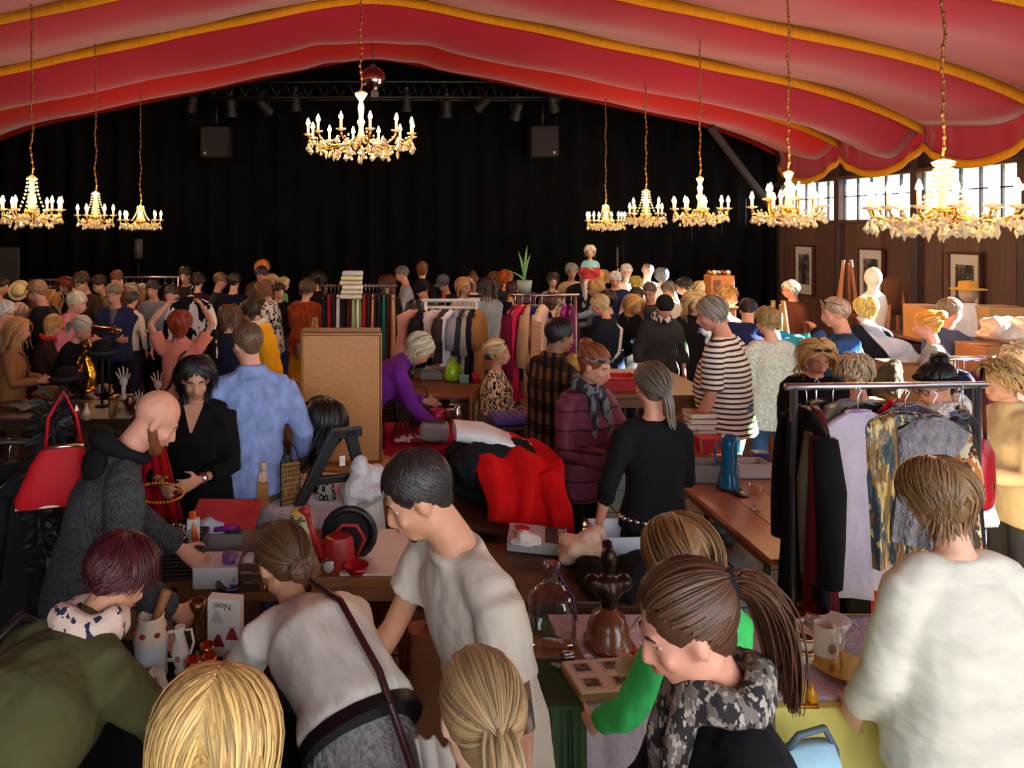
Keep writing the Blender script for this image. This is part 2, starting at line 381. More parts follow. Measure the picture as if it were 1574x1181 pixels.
# ------------------------------------------------------------------ chandeliers
crystal = mat((255, 236, 196), rough=0.08, trans=0.35, ior=1.5, spec=0.9, name='crystal')
brass = metal((214, 160, 70), rough=0.25)
candle_m = mat((255, 235, 195), rough=0.5, emit=1.2, ecol=(255, 205, 130), name='candle_sleeve')
bulb_m = mat((255, 230, 180), emit=70.0, ecol=(255, 196, 110), name='lit_bulb')
def drop(mb, c, w, h):
    mb.rings([[Vector(c) + Vector((r * w * math.cos(a), r * w * math.sin(a), z * h)) for a in (0, 1.05, 2.09, 3.14, 4.19, 5.24)] for r, z in ((0.05, 0), (0.5, -0.35), (1.0, -0.65), (0.1, -1.0))])
def chandelier(label, px, py_bot, d, width, n_arm, hgt, ztop, power, big=False, beads=True, two=False):
    b = P(px, py_bot, d); t = thing('chandelier', label, 'chandelier', (b.x, b.y, b.z), 0, 'crystal chandeliers')
    R = width / 2
    zr = hgt * 0.36                                      # ring height
    # chain
    pts = []; n = 26; L0 = hgt * 1.0; L1 = ztop - b.z
    for i in range(n + 1):
        f = i / n; pts.append((0.012 * math.sin(f * 31) * (1 - f) + 0.004 * math.sin(f * 77), 0.01 * math.cos(f * 23), L0 + (L1 - L0) * f))
    ch = MB().tube(pts, 0.008, 5)
    for i in range(0, n): ch.ell(pts[i], (0.016, 0.012, 0.022), 6, 4)
    ch.build('chain', metal((150, 105, 60), rough=0.5), t, True)
    st = MB().lathe([(0.01, zr - 0.04), (0.05, zr), (0.03, zr + 0.06), (0.022, zr + 0.12), (0.045, zr + 0.18), (0.02, zr + 0.22), (0.035, hgt * 0.78), (0.018, hgt * 0.85), (0.06 if big else 0.04, hgt * 0.93), (0.07 if big else 0.045, hgt * 0.96), (0.01, hgt)], n=12)
    st.build('stem', crystal, t, True)
    MB().lathe([(0.02, zr - 0.03), (0.075, zr - 0.01), (0.08, zr + 0.02), (0.03, zr + 0.035)], n=12).build('hub', brass, t, True)
    rr = random.Random(int(px))
    cups = []
    for i in range(n_arm):
        a = 2 * math.pi * (i + 0.35) / n_arm; tier = (i % 2) if two else 0
        Ra = R * (0.97 if not tier else 0.62); zc = zr + 0.02 + (0.13 * hgt if tier else 0)
        c, s = math.cos(a), math.sin(a)
        cups.append((Ra * c, Ra * s, zc))
        pt = [(0.06 * c, 0.06 * s, zr), (Ra * 0.35 * c, Ra * 0.35 * s, zr - 0.08 * hgt), (Ra * 0.7 * c, Ra * 0.7 * s, zr - 0.12 * hgt), (Ra * 0.95 * c, Ra * 0.95 * s, zr - 0.05 * hgt), (Ra * c, Ra * s, zc)]
        MB().tube(pt, [0.012, 0.011, 0.01, 0.01, 0.01], 6).build('arm', brass, t, True)
        MB().lathe([(0.005, zc - 0.005), (0.045, zc + 0.008), (0.05, zc + 0.02), (0.012, zc + 0.02)], (Ra * c, Ra * s, 0), 10).build('drip_cup', crystal, t, True)
        hc = 0.085 if big else 0.06
        k = MB().cyl((Ra * c, Ra * s, zc + 0.015), (Ra * c, Ra * s, zc + hc + 0.02), 0.0125, n=8).build('candle', candle_m, t, True)
        MB().lathe([(0.006, zc + hc + 0.02), (0.021, zc + hc + 0.04), (0.016, zc + hc + 0.065), (0.003, zc + hc + 0.1)], (Ra * c, Ra * s, 0), 8).build('bulb', bulb_m, k, True)
    # pendants
    pend = []
    for i in range(n_arm * 2):
        a = 2 * math.pi * i / (n_arm * 2); r1 = R * (0.98 if i % 2 else 0.8)
        pend.append((r1 * math.cos(a), r1 * math.sin(a), zr - 0.01 - 0.05 * (i % 2)))
    for i in range(n_arm):
        a = 2 * math.pi * (i + 0.2) / n_arm; pend.append((R * 0.5 * math.cos(a), R * 0.5 * math.sin(a), zr - 0.15 * hgt))
    pend.append((0, 0, 0.11 * hgt + 0.05))
    sz = 0.085 if big else 0.062
    if big:
        for j, c in enumerate(pend):
            w = MB(); drop(w, c, sz * (0.38 if j % 3 else 0.2), sz * (1.1 if j % 3 else 1.4)); w.build('crystal_drop', crystal, t)
    else:
        w = MB()
        for c in pend: drop(w, c, sz * 0.38, sz * 1.1)
        tag(w.build('crystal_drops', crystal, t), kind='stuff')
    w = MB()
    for i in range(n_arm * 14):                           # bead swags and small drops
        a = rr.random() * 6.283; f = rr.random(); r1 = R * (0.25 + 0.72 * f)
        z = zr - hgt * (0.02 + 0.16 * math.sin(math.pi * f)) + rr.uniform(-0.03, 0.03)
        if i % 3: w.ell((r1 * math.cos(a), r1 * math.sin(a), z), 0.014, 6, 4)
        else: drop(w, (r1 * math.cos(a), r1 * math.sin(a), z), 0.018, 0.05)
    for i in range(n_arm):
        a0, a1 = 2 * math.pi * (i + 0.35) / n_arm, 2 * math.pi * (i + 1.35) / n_arm
        for j in range(9):
            f = j / 8; a = a0 + (a1 - a0) * f
            w.ell((R * 0.95 * math.cos(a), R * 0.95 * math.sin(a), zr - 0.09 * math.sin(math.pi * f)), 0.011, 6, 4)
    if beads:
        for i in range(8):
            for j in range(9):
                f = j / 8; r1 = 0.05 + 0.09 * f * f; w.ell((r1 * math.cos(i * 0.785), r1 * math.sin(i * 0.785), hgt * 0.93 - (hgt * 0.93 - zr - 0.03) * f), 0.013, 6, 4)
    tag(w.build('crystal_beads', crystal, t), kind='stuff')
    ld = bpy.data.lights.new('chandelier_light', 'POINT'); ld.energy = power * 1.7; ld.color = (1.0, 0.72, 0.42); ld.shadow_soft_size = 0.22
    lo = bpy.data.objects.new('chandelier_light', ld); COL.objects.link(lo); lo.parent = t; lo.location = (0, 0, zr + 0.3)
    return t
chandelier('large crystal chandelier hanging in the middle before the black stage', 555, 256, 7.5, 1.14, 12, 0.80, 5.5, 42, big=True, beads=False)
chandelier('bead-covered crystal chandelier at the far left edge', 49, 360, 7.84, 0.62, 10, 0.65, 4.9, 20)
chandelier('small basket-shaped chandelier between the two others on the left', 147, 358, 9.6, 0.46, 6, 0.56, 4.9, 14)
chandelier('shallow farthest chandelier of the three on the left', 216, 356, 11.4, 0.64, 8, 0.42, 4.95, 14)
chandelier('shallow farthest chandelier of the right-hand row', 931, 358, 12.0, 0.62, 9, 0.48, 4.85, 14)
chandelier('two-tiered small chandelier second from the back in the right-hand row', 993, 355, 10.2, 0.55, 8, 0.60, 4.85, 14, two=True)
chandelier('middle chandelier of the right-hand row with long side drops', 1076, 356, 8.5, 0.62, 9, 0.66, 4.85, 18, beads=False)
chandelier('chandelier hanging before the scalloped red valance, second nearest on the right', 1212, 358, 6.63, 0.62, 10, 0.58, 4.85, 20, two=True, beads=False)
chandelier('widest low chandelier in front of the bright windows at right', 1450, 372, 4.81, 0.86, 14, 0.56, 4.8, 24, big=True)

# ------------------------------------------------------------------ stage rig
blk = mat((16, 15, 15), rough=0.6, name='black_paint'); dmet = metal((70, 66, 62), rough=0.45)
tr = thing('lighting_truss', 'dark horizontal lighting truss across the stage under the red gable', 'truss', (0, 13.55, 0))
for z, y in ((4.82, -0.14), (4.82, 0.14), (5.14, 0)):
    MB().cyl((-3.7, y, z), (3.5, y, z), 0.025, n=8).build('chord', dmet, tr, True)
w = MB()
for i in range(24):
    x = -3.7 + i * 0.3
    w.cyl((x, -0.14, 4.82), (x + 0.15, 0, 5.14), 0.01, n=5); w.cyl((x + 0.15, 0, 5.14), (x + 0.3, 0.14, 4.82), 0.01, n=5)
w.build('lattice', dmet, tr, True)
def spot(label, px, py, ax, az, front):
    p = P(px, py, 13.5); t = thing('stage_spotlight', label, 'spotlight', p, az, 'stage spotlights')
    R = Matrix.Rotation(ax, 3, 'X')
    b = MB(); b.rings([[R @ Vector((r * math.cos(k * 0.628), r * math.sin(k * 0.628), z)) for k in range(10)] for r, z in ((0.04, 0.2), (0.08, 0.17), (0.085, 0.0), (0.11, -0.1), (0.11, -0.14))]); b.build('can', blk, t, 'auto')
    if front: MB().rings([[R @ Vector((r * math.cos(k * 0.628), r * math.sin(k * 0.628), z)) for k in range(10)] for r, z in ((0.1, -0.141), (0.095, -0.15))]).build('lens', metal((220, 190, 140), rough=0.2), t)
    MB().tube([(-0.1, 0, 0.02), (-0.1, 0, 0.2), (0, 0, 0.26), (0.1, 0, 0.2), (0.1, 0, 0.02)], 0.008, 5).build('yoke', blk, t, True)
    MB().box((0, 0, 0.28), (0.05, 0.06, 0.08)).build('clamp', dmet, t)
for a in (('leftmost stage spotlight tilted outward beside the hanging speaker', 296, 160, 0.7, 0.5, True), ('dark spotlight just right of the left hanging speaker', 356, 168, 0.2, 0, False), ('spotlight with glowing edge left of the big chandelier', 408, 165, 1.0, -0.7, True),
          ('dark spotlight directly behind the left arms of the big chandelier', 455, 160, 0.1, 0, False), ('dark spotlight right of the mirror ball', 625, 160, 0.15, 0.1, False), ('hanging dark spotlight midway between mirror ball and right speaker', 686, 170, 0.1, 0, False),
          ('spotlight tilted sideways left of the shiny one', 742, 160, 1.0, 0.8, True), ('spotlight with bright metal flaps near the right speaker', 794, 172, 0.6, 0.3, True), ('rightmost stage spotlight above the right speaker', 850, 160, 0.8, -0.5, False)): spot(*a)
for label, px, py in (('black square loudspeaker hanging at the left of the stage', 333, 242, ), ('black square loudspeaker hanging at the right of the stage', 834, 241)):
    p = P(px, py, 13.5); t = thing('hanging_speaker', label, 'speaker', p, 0, 'hanging loudspeakers')
    MB().box((0, 0, 0.28), (0.52, 0.4, 0.56)).build('cabinet', mat((14, 13, 13), rough=0.7), t, bevel=0.02)
    MB().box((0, -0.207, 0.28), (0.48, 0.012, 0.52)).build('grille', mat((24, 21, 19), rough=0.8, bump=0.4, bscale=200), t, bevel=0.01)
    MB().box((0.17 if px > 500 else -0.17, -0.216, 0.06), (0.04, 0.006, 0.04)).build('badge', mat((170, 165, 150), rough=0.4), t)
    MB().cyl((0, 0, 0.56), (0, 0, 1.0), 0.02, n=6).build('bracket', dmet, t, True)
# mirror ball
p = P(573, 122, 11.2); t = thing('mirror_ball', 'faceted mirror ball hanging behind the big chandelier', 'mirror ball', p)
ball = MB().ell((0, 0, 0), 0.2, 36, 20); ball.build('faceted_sphere', metal((225, 205, 205), rough=0.08), t)
MB().cyl((0, 0, 0.2), (0, 0, 0.85), 0.008, n=5).build('hanging_rod', dmet, t, True); MB().lathe([(0.05, 0.195), (0.05, 0.24), (0.01, 0.25)], n=10).build('collar', dmet, t, True)
MB().box((0.03, 0.02, -0.24), (0.12, 0.1, 0.09)).build('counterweight', mat((90, 80, 74), rough=0.5), t)
# slim lamp stands in front of the curtain
for label, px, py in (('slim dark lamp stand before the curtain below the left chandeliers', 213, 372), ('thin microphone stand before the curtain behind the right crowd', 949, 384)):
    p = P(px, py, 13.2); t = thing('lamp_stand', label, 'stand', (p.x, p.y, 0))
    MB().cyl((0, 0, 0.02), (0, 0, p.z - 0.15), 0.015, n=6).build('pole', dmet, t, True)
    MB().cyl((0, 0, p.z - 0.3), (0, 0, p.z + 0.05), 0.08 if px < 500 else 0.02, n=8).build('lamp_head', mat((60, 55, 50), rough=0.6), t, True)
    MB().lathe([(0.2, 0.0), (0.2, 0.02), (0.02, 0.03)], n=12).build('base', blk, t, True)

# framed photographs on the right wall (flat prints behind glass)
def picture(label, pxa, pxb, d_c, wdt, art):
    t = thing('framed_photograph', label, 'picture', (XR - 0.03, d_c, 1.13), 0, 'framed photographs on the wall')
    Hh = 0.9
    f = MB()
    for yy in (-wdt / 2, wdt / 2): f.box((0, yy, Hh / 2), (0.04, 0.025, Hh))
    for zz in (0, Hh): f.box((0, 0, zz), (0.04, wdt + 0.025, 0.025))
    f.build('frame', mat((74, 30, 26), rough=0.4), t)
    MB().box((0.005, 0, Hh / 2), (0.012, wdt - 0.02, Hh - 0.02)).build('mount', mat((240, 234, 222), rough=0.7), t)
    MB().box((-0.004, 0, Hh / 2 + 0.02), (0.006, wdt * 0.6, Hh * 0.62)).build('print', mat((128, 120, 112), rough=0.6, var=0.5, vscale=8, pat='blotch', c2=(70, 64, 60), pscale=7), t)
    w = MB()
    if art == 0:
        w.rings([[Vector((-0.008, yy * wdt, z)) for yy, z in r] for r in (((-0.1, 0.2), (0.12, 0.2)), ((-0.09, 0.42), (0.1, 0.42)), ((-0.04, 0.52), (0.05, 0.52)), ((-0.05, 0.58), (0.05, 0.58)))], closed=False, cap=False)
        w.build('printed_figure', mat((40, 36, 34), rough=0.7), t)
        MB().tube([(-0.01, 0.25 * wdt, 0.62), (-0.01, -0.25 * wdt, 0.78)], 0.006, 5).build('printed_line', mat((70, 64, 60)), t)
    elif art == 1:
        w.box((-0.008, 0, 0.45), (0.004, wdt * 0.2, 0.4)); w.build('printed_figure', mat((60, 55, 52), rough=0.7), t)
    else:
        for q in (-0.2, -0.05, 0.1, 0.22): w.box((-0.008, q * wdt, 0.52), (0.004, 0.018, 0.4))
        w.box((-0.008, 0, 0.6), (0.004, wdt * 0.6, 0.02)); tag(w.build('printed_lines', mat((86, 76, 72), rough=0.7), t), kind='stuff')
    MB().box((-0.015, 0, Hh / 2), (0.004, wdt - 0.03, Hh - 0.03)).build('pane', pane_mat(), t)
picture('framed black and white photograph nearest the stage, figure with a stick', 1222, 1248, 13.3, 0.55, 0)
picture('middle of the three framed photographs on the brown wall', 1324, 1359, 11.5, 0.55, 1)
picture('framed photograph nearest the viewer on the brown wall', 1464, 1509, 9.66, 0.5, 2)
# ------------------------------------------------------------------ people
def rot_x(a): return Matrix.Rotation(a, 3, 'X')
def rot_z(a): return Matrix.Rotation(a, 3, 'Z')
VOX = [(0.009, 0.0125), (0.0135, 0.019), (0.021, 0.028)]
def remesh(o, vox, smooth=5, fac=0.5):
    r = o.modifiers.new('remesh', 'REMESH'); r.mode = 'VOXEL'; r.voxel_size = vox; r.use_smooth_shade = True
    s = o.modifiers.new('smooth', 'SMOOTH'); s.factor = fac; s.iterations = smooth
    return o
_tex = {}
def wrinkle(o, strength, size):
    if size not in _tex:
        t = bpy.data.textures.new('folds', 'CLOUDS'); t.noise_scale = size; t.noise_depth = 2; _tex[size] = t
    d = o.modifiers.new('folds', 'DISPLACE'); d.texture = _tex[size]; d.strength = strength; d.mid_level = 0.5; d.texture_coords = 'LOCAL'
    return o

def hair_mesh(style, k, n, m, r0, vol, length, seed, g, obst, tie=(0, -0.125, 0.03), tail_dir=None, front=True):
    """strands in the head frame (x right, y forward, z up); returns verts, faces, tones"""
    R = np.random.RandomState(seed); e0 = np.array((0, -0.018, 0.033)); rad = np.array((0.081, 0.1, 0.092))
    i = np.arange(int(n * 2.2)) + 0.5; ph = np.arccos(1 - 2 * i / len(i)); th = math.pi * (1 + 5 ** 0.5) * i
    D = np.stack([np.cos(th) * np.sin(ph), np.sin(th) * np.sin(ph), np.cos(ph)], 1)
    hl = -0.8 + 1.32 * np.clip((D[:, 1] + 0.35), 0, 1)
    if style in ('bob', 'long'):
        e = R.normal(0, 1, (n // 4, 3)) * np.array((0.16, 0.6, 0.1)) + np.array((0, -0.1, 0.9)); e /= np.linalg.norm(e, axis=1)[:, None]; D = np.concatenate([D, e]); hl = np.concatenate([hl, np.full(len(e), 0.5)])
    D = D[D[:, 2] > hl]; D = D + R.normal(0, 0.03, D.shape); D /= np.linalg.norm(D, axis=1)[:, None]
    if len(D) > n: D = D[R.permutation(len(D))[:n]]
    S = len(D); g = np.array(g); T = np.array(tie)
    p = e0 + D * (rad + 0.003 + vol * 0.15); tgt = vol * (0.35 + 0.65 * R.rand(S))
    L = length * (0.75 + 0.35 * R.rand(S)); step = L / (m - 1)
    pts = [p.copy()]; side = np.sign(D[:, 0] + R.normal(0, 0.02, S)); v_old = None
    jit = R.normal(0, 0.035 if style in ('pony', 'bun') else 0.12, (S, 3))
    for s in range(1, m):
        q = (p - e0) / rad; nq = np.linalg.norm(q, axis=1)[:, None]; nrm = q / rad; nrm /= np.linalg.norm(nrm, axis=1)[:, None]
        if style in ('pony', 'bun'): v = (T - p) / np.maximum(np.linalg.norm(T - p, axis=1)[:, None], 0.01)
        elif style == 'short': v = np.stack([D[:, 0] * 0.8, D[:, 1] * 0.8 + np.where(D[:, 2] > 0.5, 0.45, -0.3), np.full(S, -0.55)], 1)
        elif style == 'curly': v = np.stack([D[:, 0] * 0.5 + np.sin(s * 2.1 + D[:, 2] * 40) * 0.9, -0.2 + np.cos(s * 2.3 + D[:, 0] * 40) * 0.9, np.full(S, -0.5)], 1)
        else:
            v = np.stack([side * 0.55, np.where(D[:, 1] > 0.2, -0.15, -0.45), np.full(S, -0.75)], 1) + 0
            below = np.clip((-0.0 - p[:, 2]) / 0.06, 0, 1)[:, None]
            v = v * (1 - below) + g * below
        v = v + jit
        if style in ('bob', 'long', 'curly', 'short', 'pony', 'bun'):
            nearh = (p[:, 2] > -0.05)[:, None]
            tang = v - nrm * (v * nrm).sum(1)[:, None]; v = np.where(nearh, tang, v)
        vl = np.linalg.norm(v, axis=1)[:, None]; v = v / np.maximum(vl, 1e-6)
        dT = np.linalg.norm(T - p, axis=1)[:, None]
        if v_old is not None and style not in ('pony', 'bun'): v = v * 0.6 + v_old * 0.4
        v_old = v
        st = step[:, None]
        if style in ('pony', 'bun'): st = np.minimum(np.maximum(st, dT / (m - s)), np.maximum(dT - 0.006, 0.0005))
        p = p + v * st
        q = (p - e0) / (rad + (tgt * min(1, s / 2.5))[:, None]); nq = np.linalg.norm(q, axis=1)[:, None]
        p = np.where((nq < 1), e0 + (p - e0) / np.maximum(nq, 1e-3), p)
        if style in ('bob', 'long'):                       # keep the face free
            infront = (p[:, 1] > 0.035) & (p[:, 2] < 0.055) & (np.abs(p[:, 0]) < 0.082)
            p[:, 0] = np.where(infront, side * 0.084, p[:, 0]); p[:, 1] = np.where(infront, np.minimum(p[:, 1], 0.06), p[:, 1])
        for oc, orad in obst:
            q = (p - oc) / orad; nq = np.linalg.norm(q, axis=1)[:, None]
            p = np.where(nq < 1, oc + (p - oc) / np.maximum(nq, 1e-3), p)
        pts.append(p.copy())
    tones = R.rand(S)
    A = [(np.stack(pts, 1), tones, r0)]
    if style == 'pony' and tail_dir is not None:
        nt = max(12, n // 3); td = np.array(tail_dir[:3]); tl = tail_dir[3]; tm = m + 2; wide = tail_dir[4] if len(tail_dir) > 4 else 0.022
        base = T + R.normal(0, 0.007, (nt, 3)); u = R.normal(0, 1, (nt, 3)); u /= np.linalg.norm(u, axis=1)[:, None]; q = base.copy(); tp = [q.copy()]
        v = np.repeat(td[None], nt, 0) / np.linalg.norm(td); ln = tl * (0.75 + 0.3 * R.rand(nt)) / (tm - 1)
        for s in range(1, tm):
            f = s / (tm - 1); v = v + g * 0.42; v /= np.linalg.norm(v, axis=1)[:, None]
            q = q + v * ln[:, None]
            for oc, orad in obst:
                qq = (q - oc) / orad; nq = np.linalg.norm(qq, axis=1)[:, None]; q = np.where(nq < 1, oc + (q - oc) / np.maximum(nq, 1e-3), q)
            tp.append(q + u * wide * math.sin(math.pi * min(1, 0.12 + f * 0.8)))
        A.append((np.stack(tp, 1), R.rand(nt), r0 * 1.15))
    if style == 'bun':
        nb = max(14, n // 5); tp = []; ph0 = R.rand(nb) * 6.28; ax = R.normal(0, 1, (nb, 3)); ax /= np.linalg.norm(ax, axis=1)[:, None]
        b1 = np.cross(ax, R.normal(0, 1, (nb, 3))); b1 /= np.linalg.norm(b1, axis=1)[:, None]; b2 = np.cross(ax, b1); rb = (tail_dir[3] if tail_dir is not None else 0.04) * (0.8 + 0.25 * R.rand(nb)); cen = T + np.array(tail_dir[:3] if tail_dir is not None else (0, -0.02, 0.02))
        for s in range(m):
            a = ph0 + s * 0.75; tp.append(cen + (b1 * np.cos(a)[:, None] + b2 * np.sin(a)[:, None]) * rb[:, None])
        A.append((np.stack(tp, 1), R.rand(nb), r0 * 1.4))
    V = []; Fc = []; TN = []; off = 0
    for pt, tn, r in A:
        S, m_, _ = pt.shape; t = np.gradient(pt, axis=1); t /= np.maximum(np.linalg.norm(t, axis=2)[..., None], 1e-7)
        nn = pt - e0; nn -= t * (nn * t).sum(2)[..., None]; nn /= np.maximum(np.linalg.norm(nn, axis=2)[..., None], 1e-7); bb = np.cross(t, nn)
        rr = (r * (1 - 0.65 * np.linspace(0, 1, m_) ** 2))[None, :, None]
        v = np.stack([pt + bb * rr, pt - bb * rr, pt + nn * rr * 0.9], 2).reshape(-1, 3)
        V.append(v); TN.append(np.repeat(tn, m_ * 3))
        base = (np.arange(S)[:, None] * m_ + np.arange(m_ - 1)[None]).reshape(-1) * 3 + off
        for a, b in ((1, 2), (2, 0)): Fc.append(np.stack([base + a, base + b, base + 3 + b, base + 3 + a], 1))
        off += len(v)
    return np.concatenate(V) * k, np.concatenate(Fc), np.concatenate(TN)

SKIN = {'l': (222, 170, 142), 'm': (205, 146, 115), 'd': (150, 98, 72), 'r': (214, 150, 124)}
def skin_mat(s): return mat(SKIN[s] if isinstance(s, str) else s, rough=0.5, var=0.07, vscale=25, bump=0.05, bscale=60, sub=0.0, spec=0.35, name='skin')
ALL_PEOPLE = {}
def person(label, px, py, h=1.7, face=0, lean=0, side=0, fem=True, look=(10, 0), arms=('down', 'down'), seat=False, skin='l', hair=('bob', (90, 60, 40)), top=None, bottom=None, shoes=(40, 36, 34),
           lod=1, wide=1.0, belly=0.0, d=None, z0=0.0, twist=0, key=None, faceparts=True, step=0.0, legs_bare=False, tails=None, child=False):
    """px, py: top of the head in the photograph; d given -> height follows, else depth follows from the height"""
    top = top or {}; bottom = bottom or {}
    ca = Vector((0, 0, 1))
    def skel(h):
        k = h / 1.75; J = {}
        hk = k if not child else k ** 0.45
        Lr = math.radians(lean); Sr = math.radians(side)
        def dr(f): return Vector((math.sin(Sr * f), math.sin(Lr * f) * math.cos(Sr * f), math.cos(Lr * f) * math.cos(Sr * f)))
        hz = 0.93 if not seat else 0.52
        J['p0'] = Vector((0, -math.sin(Lr) * 0.16 * k, hz * k))
        J['p1'] = J['p0'] + dr(0.65) * 0.16 * k; J['p2'] = J['p1'] + dr(0.95) * 0.19 * k; J['p3'] = J['p2'] + dr(1.1) * 0.20 * k
        J['dirs'] = [dr(0.5), dr(0.8), dr(1.0), dr(1.1)]
        J['rt'] = rot_z(math.radians(-twist)) @ Vector((1, 0, 0))
        hp = lean * 0.55 + look[0]
        J['HR'] = rot_z(math.radians(-look[1])) @ rot_x(-math.radians(hp)) @ Matrix.Rotation(math.radians(side * 0.5), 3, 'Y')
        nd = (dr(0.9) * 0.6 + J['HR'] @ Vector((0, 0.05, 0.5))).normalized()
        J['hc'] = J['p3'] + nd * 0.075 * k + J['HR'] @ Vector((0, 0.028, 0.105)) * hk
        J['k'] = k; J['hk'] = hk
        J['top'] = J['hc'] + Vector((0, 0, 0.122 * hk))
        return J
    J = skel(h)
    if d is not None:
        zr = H - (py - VY) * d / F - z0; h = h * zr / J['top'].z; J = skel(h)
    k, hk = J['k'], J['hk']; fa = math.radians(face)
    RZ = rot_z(-fa); tw = RZ @ J['top']
    dd = F * (H - tw.z - z0) / (py - VY) if d is None else d
    loc = Vector(((px - VX) / F * dd - tw.x, dd - tw.y, z0))
    T = thing('person', label, 'person', loc, -fa)
    bv, cv = VOX[lod]
    p0, p1, p2, p3 = J['p0'], J['p1'], J['p2'], J['p3']; rt = J['rt']; fwd = Vector((-rt.y, rt.x, 0))
    sw = (0.165 if fem else 0.195) * k * (0.6 + 0.4 * wide)
    sh = {s: p3 - J['dirs'][3] * 0.088 * k + rt * (s * sw) for s in (-1, 1)}
    # arms
    U, Fo = 0.30 * k, 0.255 * k; arm = {}
    for s, a in ((-1, arms[0]), (1, arms[1])):
        S = sh[s]; pr = {'down': (0.07, 0.05, -0.52), 'fwd': (-0.02, 0.36, -0.36), 'low': (0.02, 0.3, -0.44), 'mid': (-0.09, 0.27, -0.30), 'chest': (-0.1, 0.22, -0.16), 'up': (0.06, 0.24, 0.42), 'hip': (0.10, 0.0, -0.40), 'cross': (-0.30, 0.20, -0.26), 'face': (-0.08, 0.2, 0.06), 'reach': (-0.03, 0.52, -0.16), 'back': (0.03, -0.15, -0.48), 'table': (0.0, 0.40, -0.42), 'hang': (0.02, 0.08, -0.54)}
        if isinstance(a, str): v = Vector(pr[a]) * k
        else: v = Vector(a) * k
        Wp = S + rt * (s * v.x) + fwd * v.y + Vector((0, 0, v.z))
        D = Wp - S; L = D.length
        if L > (U + Fo) * 0.985: D *= (U + Fo) * 0.985 / L; L = D.length; Wp = S + D
        ux = D.normalized(); a0 = (U * U - Fo * Fo + L * L) / (2 * L); hh = math.sqrt(max(0, U * U - a0 * a0))
        hint = rt * (s * 0.55) + fwd * (-0.55) + Vector((0, 0, -0.5)); hint = (hint - ux * hint.dot(ux)).normalized()
        E = S + ux * a0 + hint * hh; arm[s] = (S, E, Wp)
    # legs
    leg = {}
    for s in (-1, 1):
        Hj = p0 + Vector((s * 0.085 * k, 0, -0.03 * k))
        if seat: Kn = Vector((s * 0.11 * k, p0.y + 0.40 * k, 0.50 * k)); An = Vector((s * 0.11 * k, p0.y + 0.40 * k, 0.08 * k))
        else:
            An = Vector((s * 0.095 * k, s * step * k, 0.08 * k)); Kn = (Hj + An) / 2 + Vector((s * 0.01 * k, 0.02 * k, 0.02 * k))
        leg[s] = (Hj, Kn, An)
    X, Y = rt, fwd
    def sec(c, dirv, a, b):
        xa = (X - dirv * X.dot(dirv)).normalized(); return (c, xa, dirv.cross(xa), a, b)
    ds = J['dirs']; fm = 1.0 if fem else 1.0
    chw, wsw, hpw = (0.145, 0.125, 0.165) if fem else (0.17, 0.145, 0.155)
    chw, wsw, hpw = chw * wide * k, wsw * wide * k, hpw * wide * k
    chd, wsd, hpd = (0.105 + belly * 0.3) * k, (0.09 + belly) * k, (0.11 + belly * 0.5) * k
    bo = Vector((0, belly * 0.5 * k, 0))
    # ---- body: one continuous skin
    b = MB(); HC, HR = J['hc'], J['HR']
    def hp_(x, y, z): return HC + HR @ (Vector((x, y, z)) * hk)
    nn = 12 if lod < 2 else 9
    def hell(c, r): b.ell(hp_(*c), tuple(q * hk for q in r), nn + 2, nn - 3, HR)
    hell((0, -0.012, 0.03), (0.075, 0.095, 0.088)); hell((0, 0.028, -0.03), (0.061, 0.064, 0.085)); hell((0, 0.05, -0.085), (0.036, 0.038, 0.03))
    for s in (-1, 1): hell((s * 0.042, -0.0, -0.065), (0.024, 0.05, 0.032)); hell((s * 0.077, -0.008, -0.012), (0.011, 0.02, 0.031))
    if lod < 2 or faceparts:
        hell((0, 0.079, 0.02), (0.048, 0.016, 0.011)); hell((0, 0.086, -0.062), (0.024, 0.013, 0.011))
        for s in (-1, 1): hell((s * 0.04, 0.064, -0.03), (0.02, 0.02, 0.02))
        b.tube([hp_(0, 0.083, 0.012), hp_(0, 0.098, -0.012), hp_(0, 0.108, -0.033), hp_(0, 0.088, -0.042)], [0.009 * hk, 0.011 * hk, 0.016 * hk, 0.014 * hk], 8)
    nr = (0.049 if fem else 0.06) * k
    b.tube([p3 - ds[3] * 0.06 * k, p3 + ds[3] * 0.015 * k, hp_(0, -0.015, -0.06), hp_(0, -0.01, 0)], [nr * 1.15, nr * 1.05, nr, nr], 12)
    b.loft([sec(p2 - ds[2] * 0.02 * k, ds[2], chw * 0.7, chd * 0.65), sec(p3 - ds[3] * 0.09 * k, ds[3], sw * 0.6, 0.045 * k), sec(p3 + ds[3] * 0.01 * k, ds[3], nr * 1.3, nr * 1.1)], 12)
    for s in (-1, 1):
        S, E, Wp = arm[s]; th = 1.0 if not fem else 0.86
        b.tube([S + (E - S) * 0.06, S + (E - S) * 0.3, E, E + (Wp - E) * 0.3, Wp], [0.034 * th * k, 0.042 * th * k, 0.038 * th * k, 0.042 * th * k, 0.026 * th * k], 10)
        # hand: palm, four unequal curled fingers, thumb
        fd = (Wp - E).normalized(); pn = (fwd * 0.25 - rt * s * 0.9); pn = (pn - fd * pn.dot(fd)).normalized(); sd = fd.cross(pn) * s
        hs = 1.02 * k if not child else 1.0 * k
        pc = Wp + fd * 0.048 * hs
        xa = sd; b.loft([(Wp - fd * 0.01 * hs, sd, pn, 0.024 * hs, 0.019 * hs), (Wp + fd * 0.03 * hs, sd, pn, 0.036 * hs, 0.018 * hs), (Wp + fd * 0.09 * hs, sd, pn, 0.042 * hs, 0.015 * hs), (Wp + fd * 0.1 * hs, sd, pn, 0.038 * hs, 0.012 * hs)], 10)
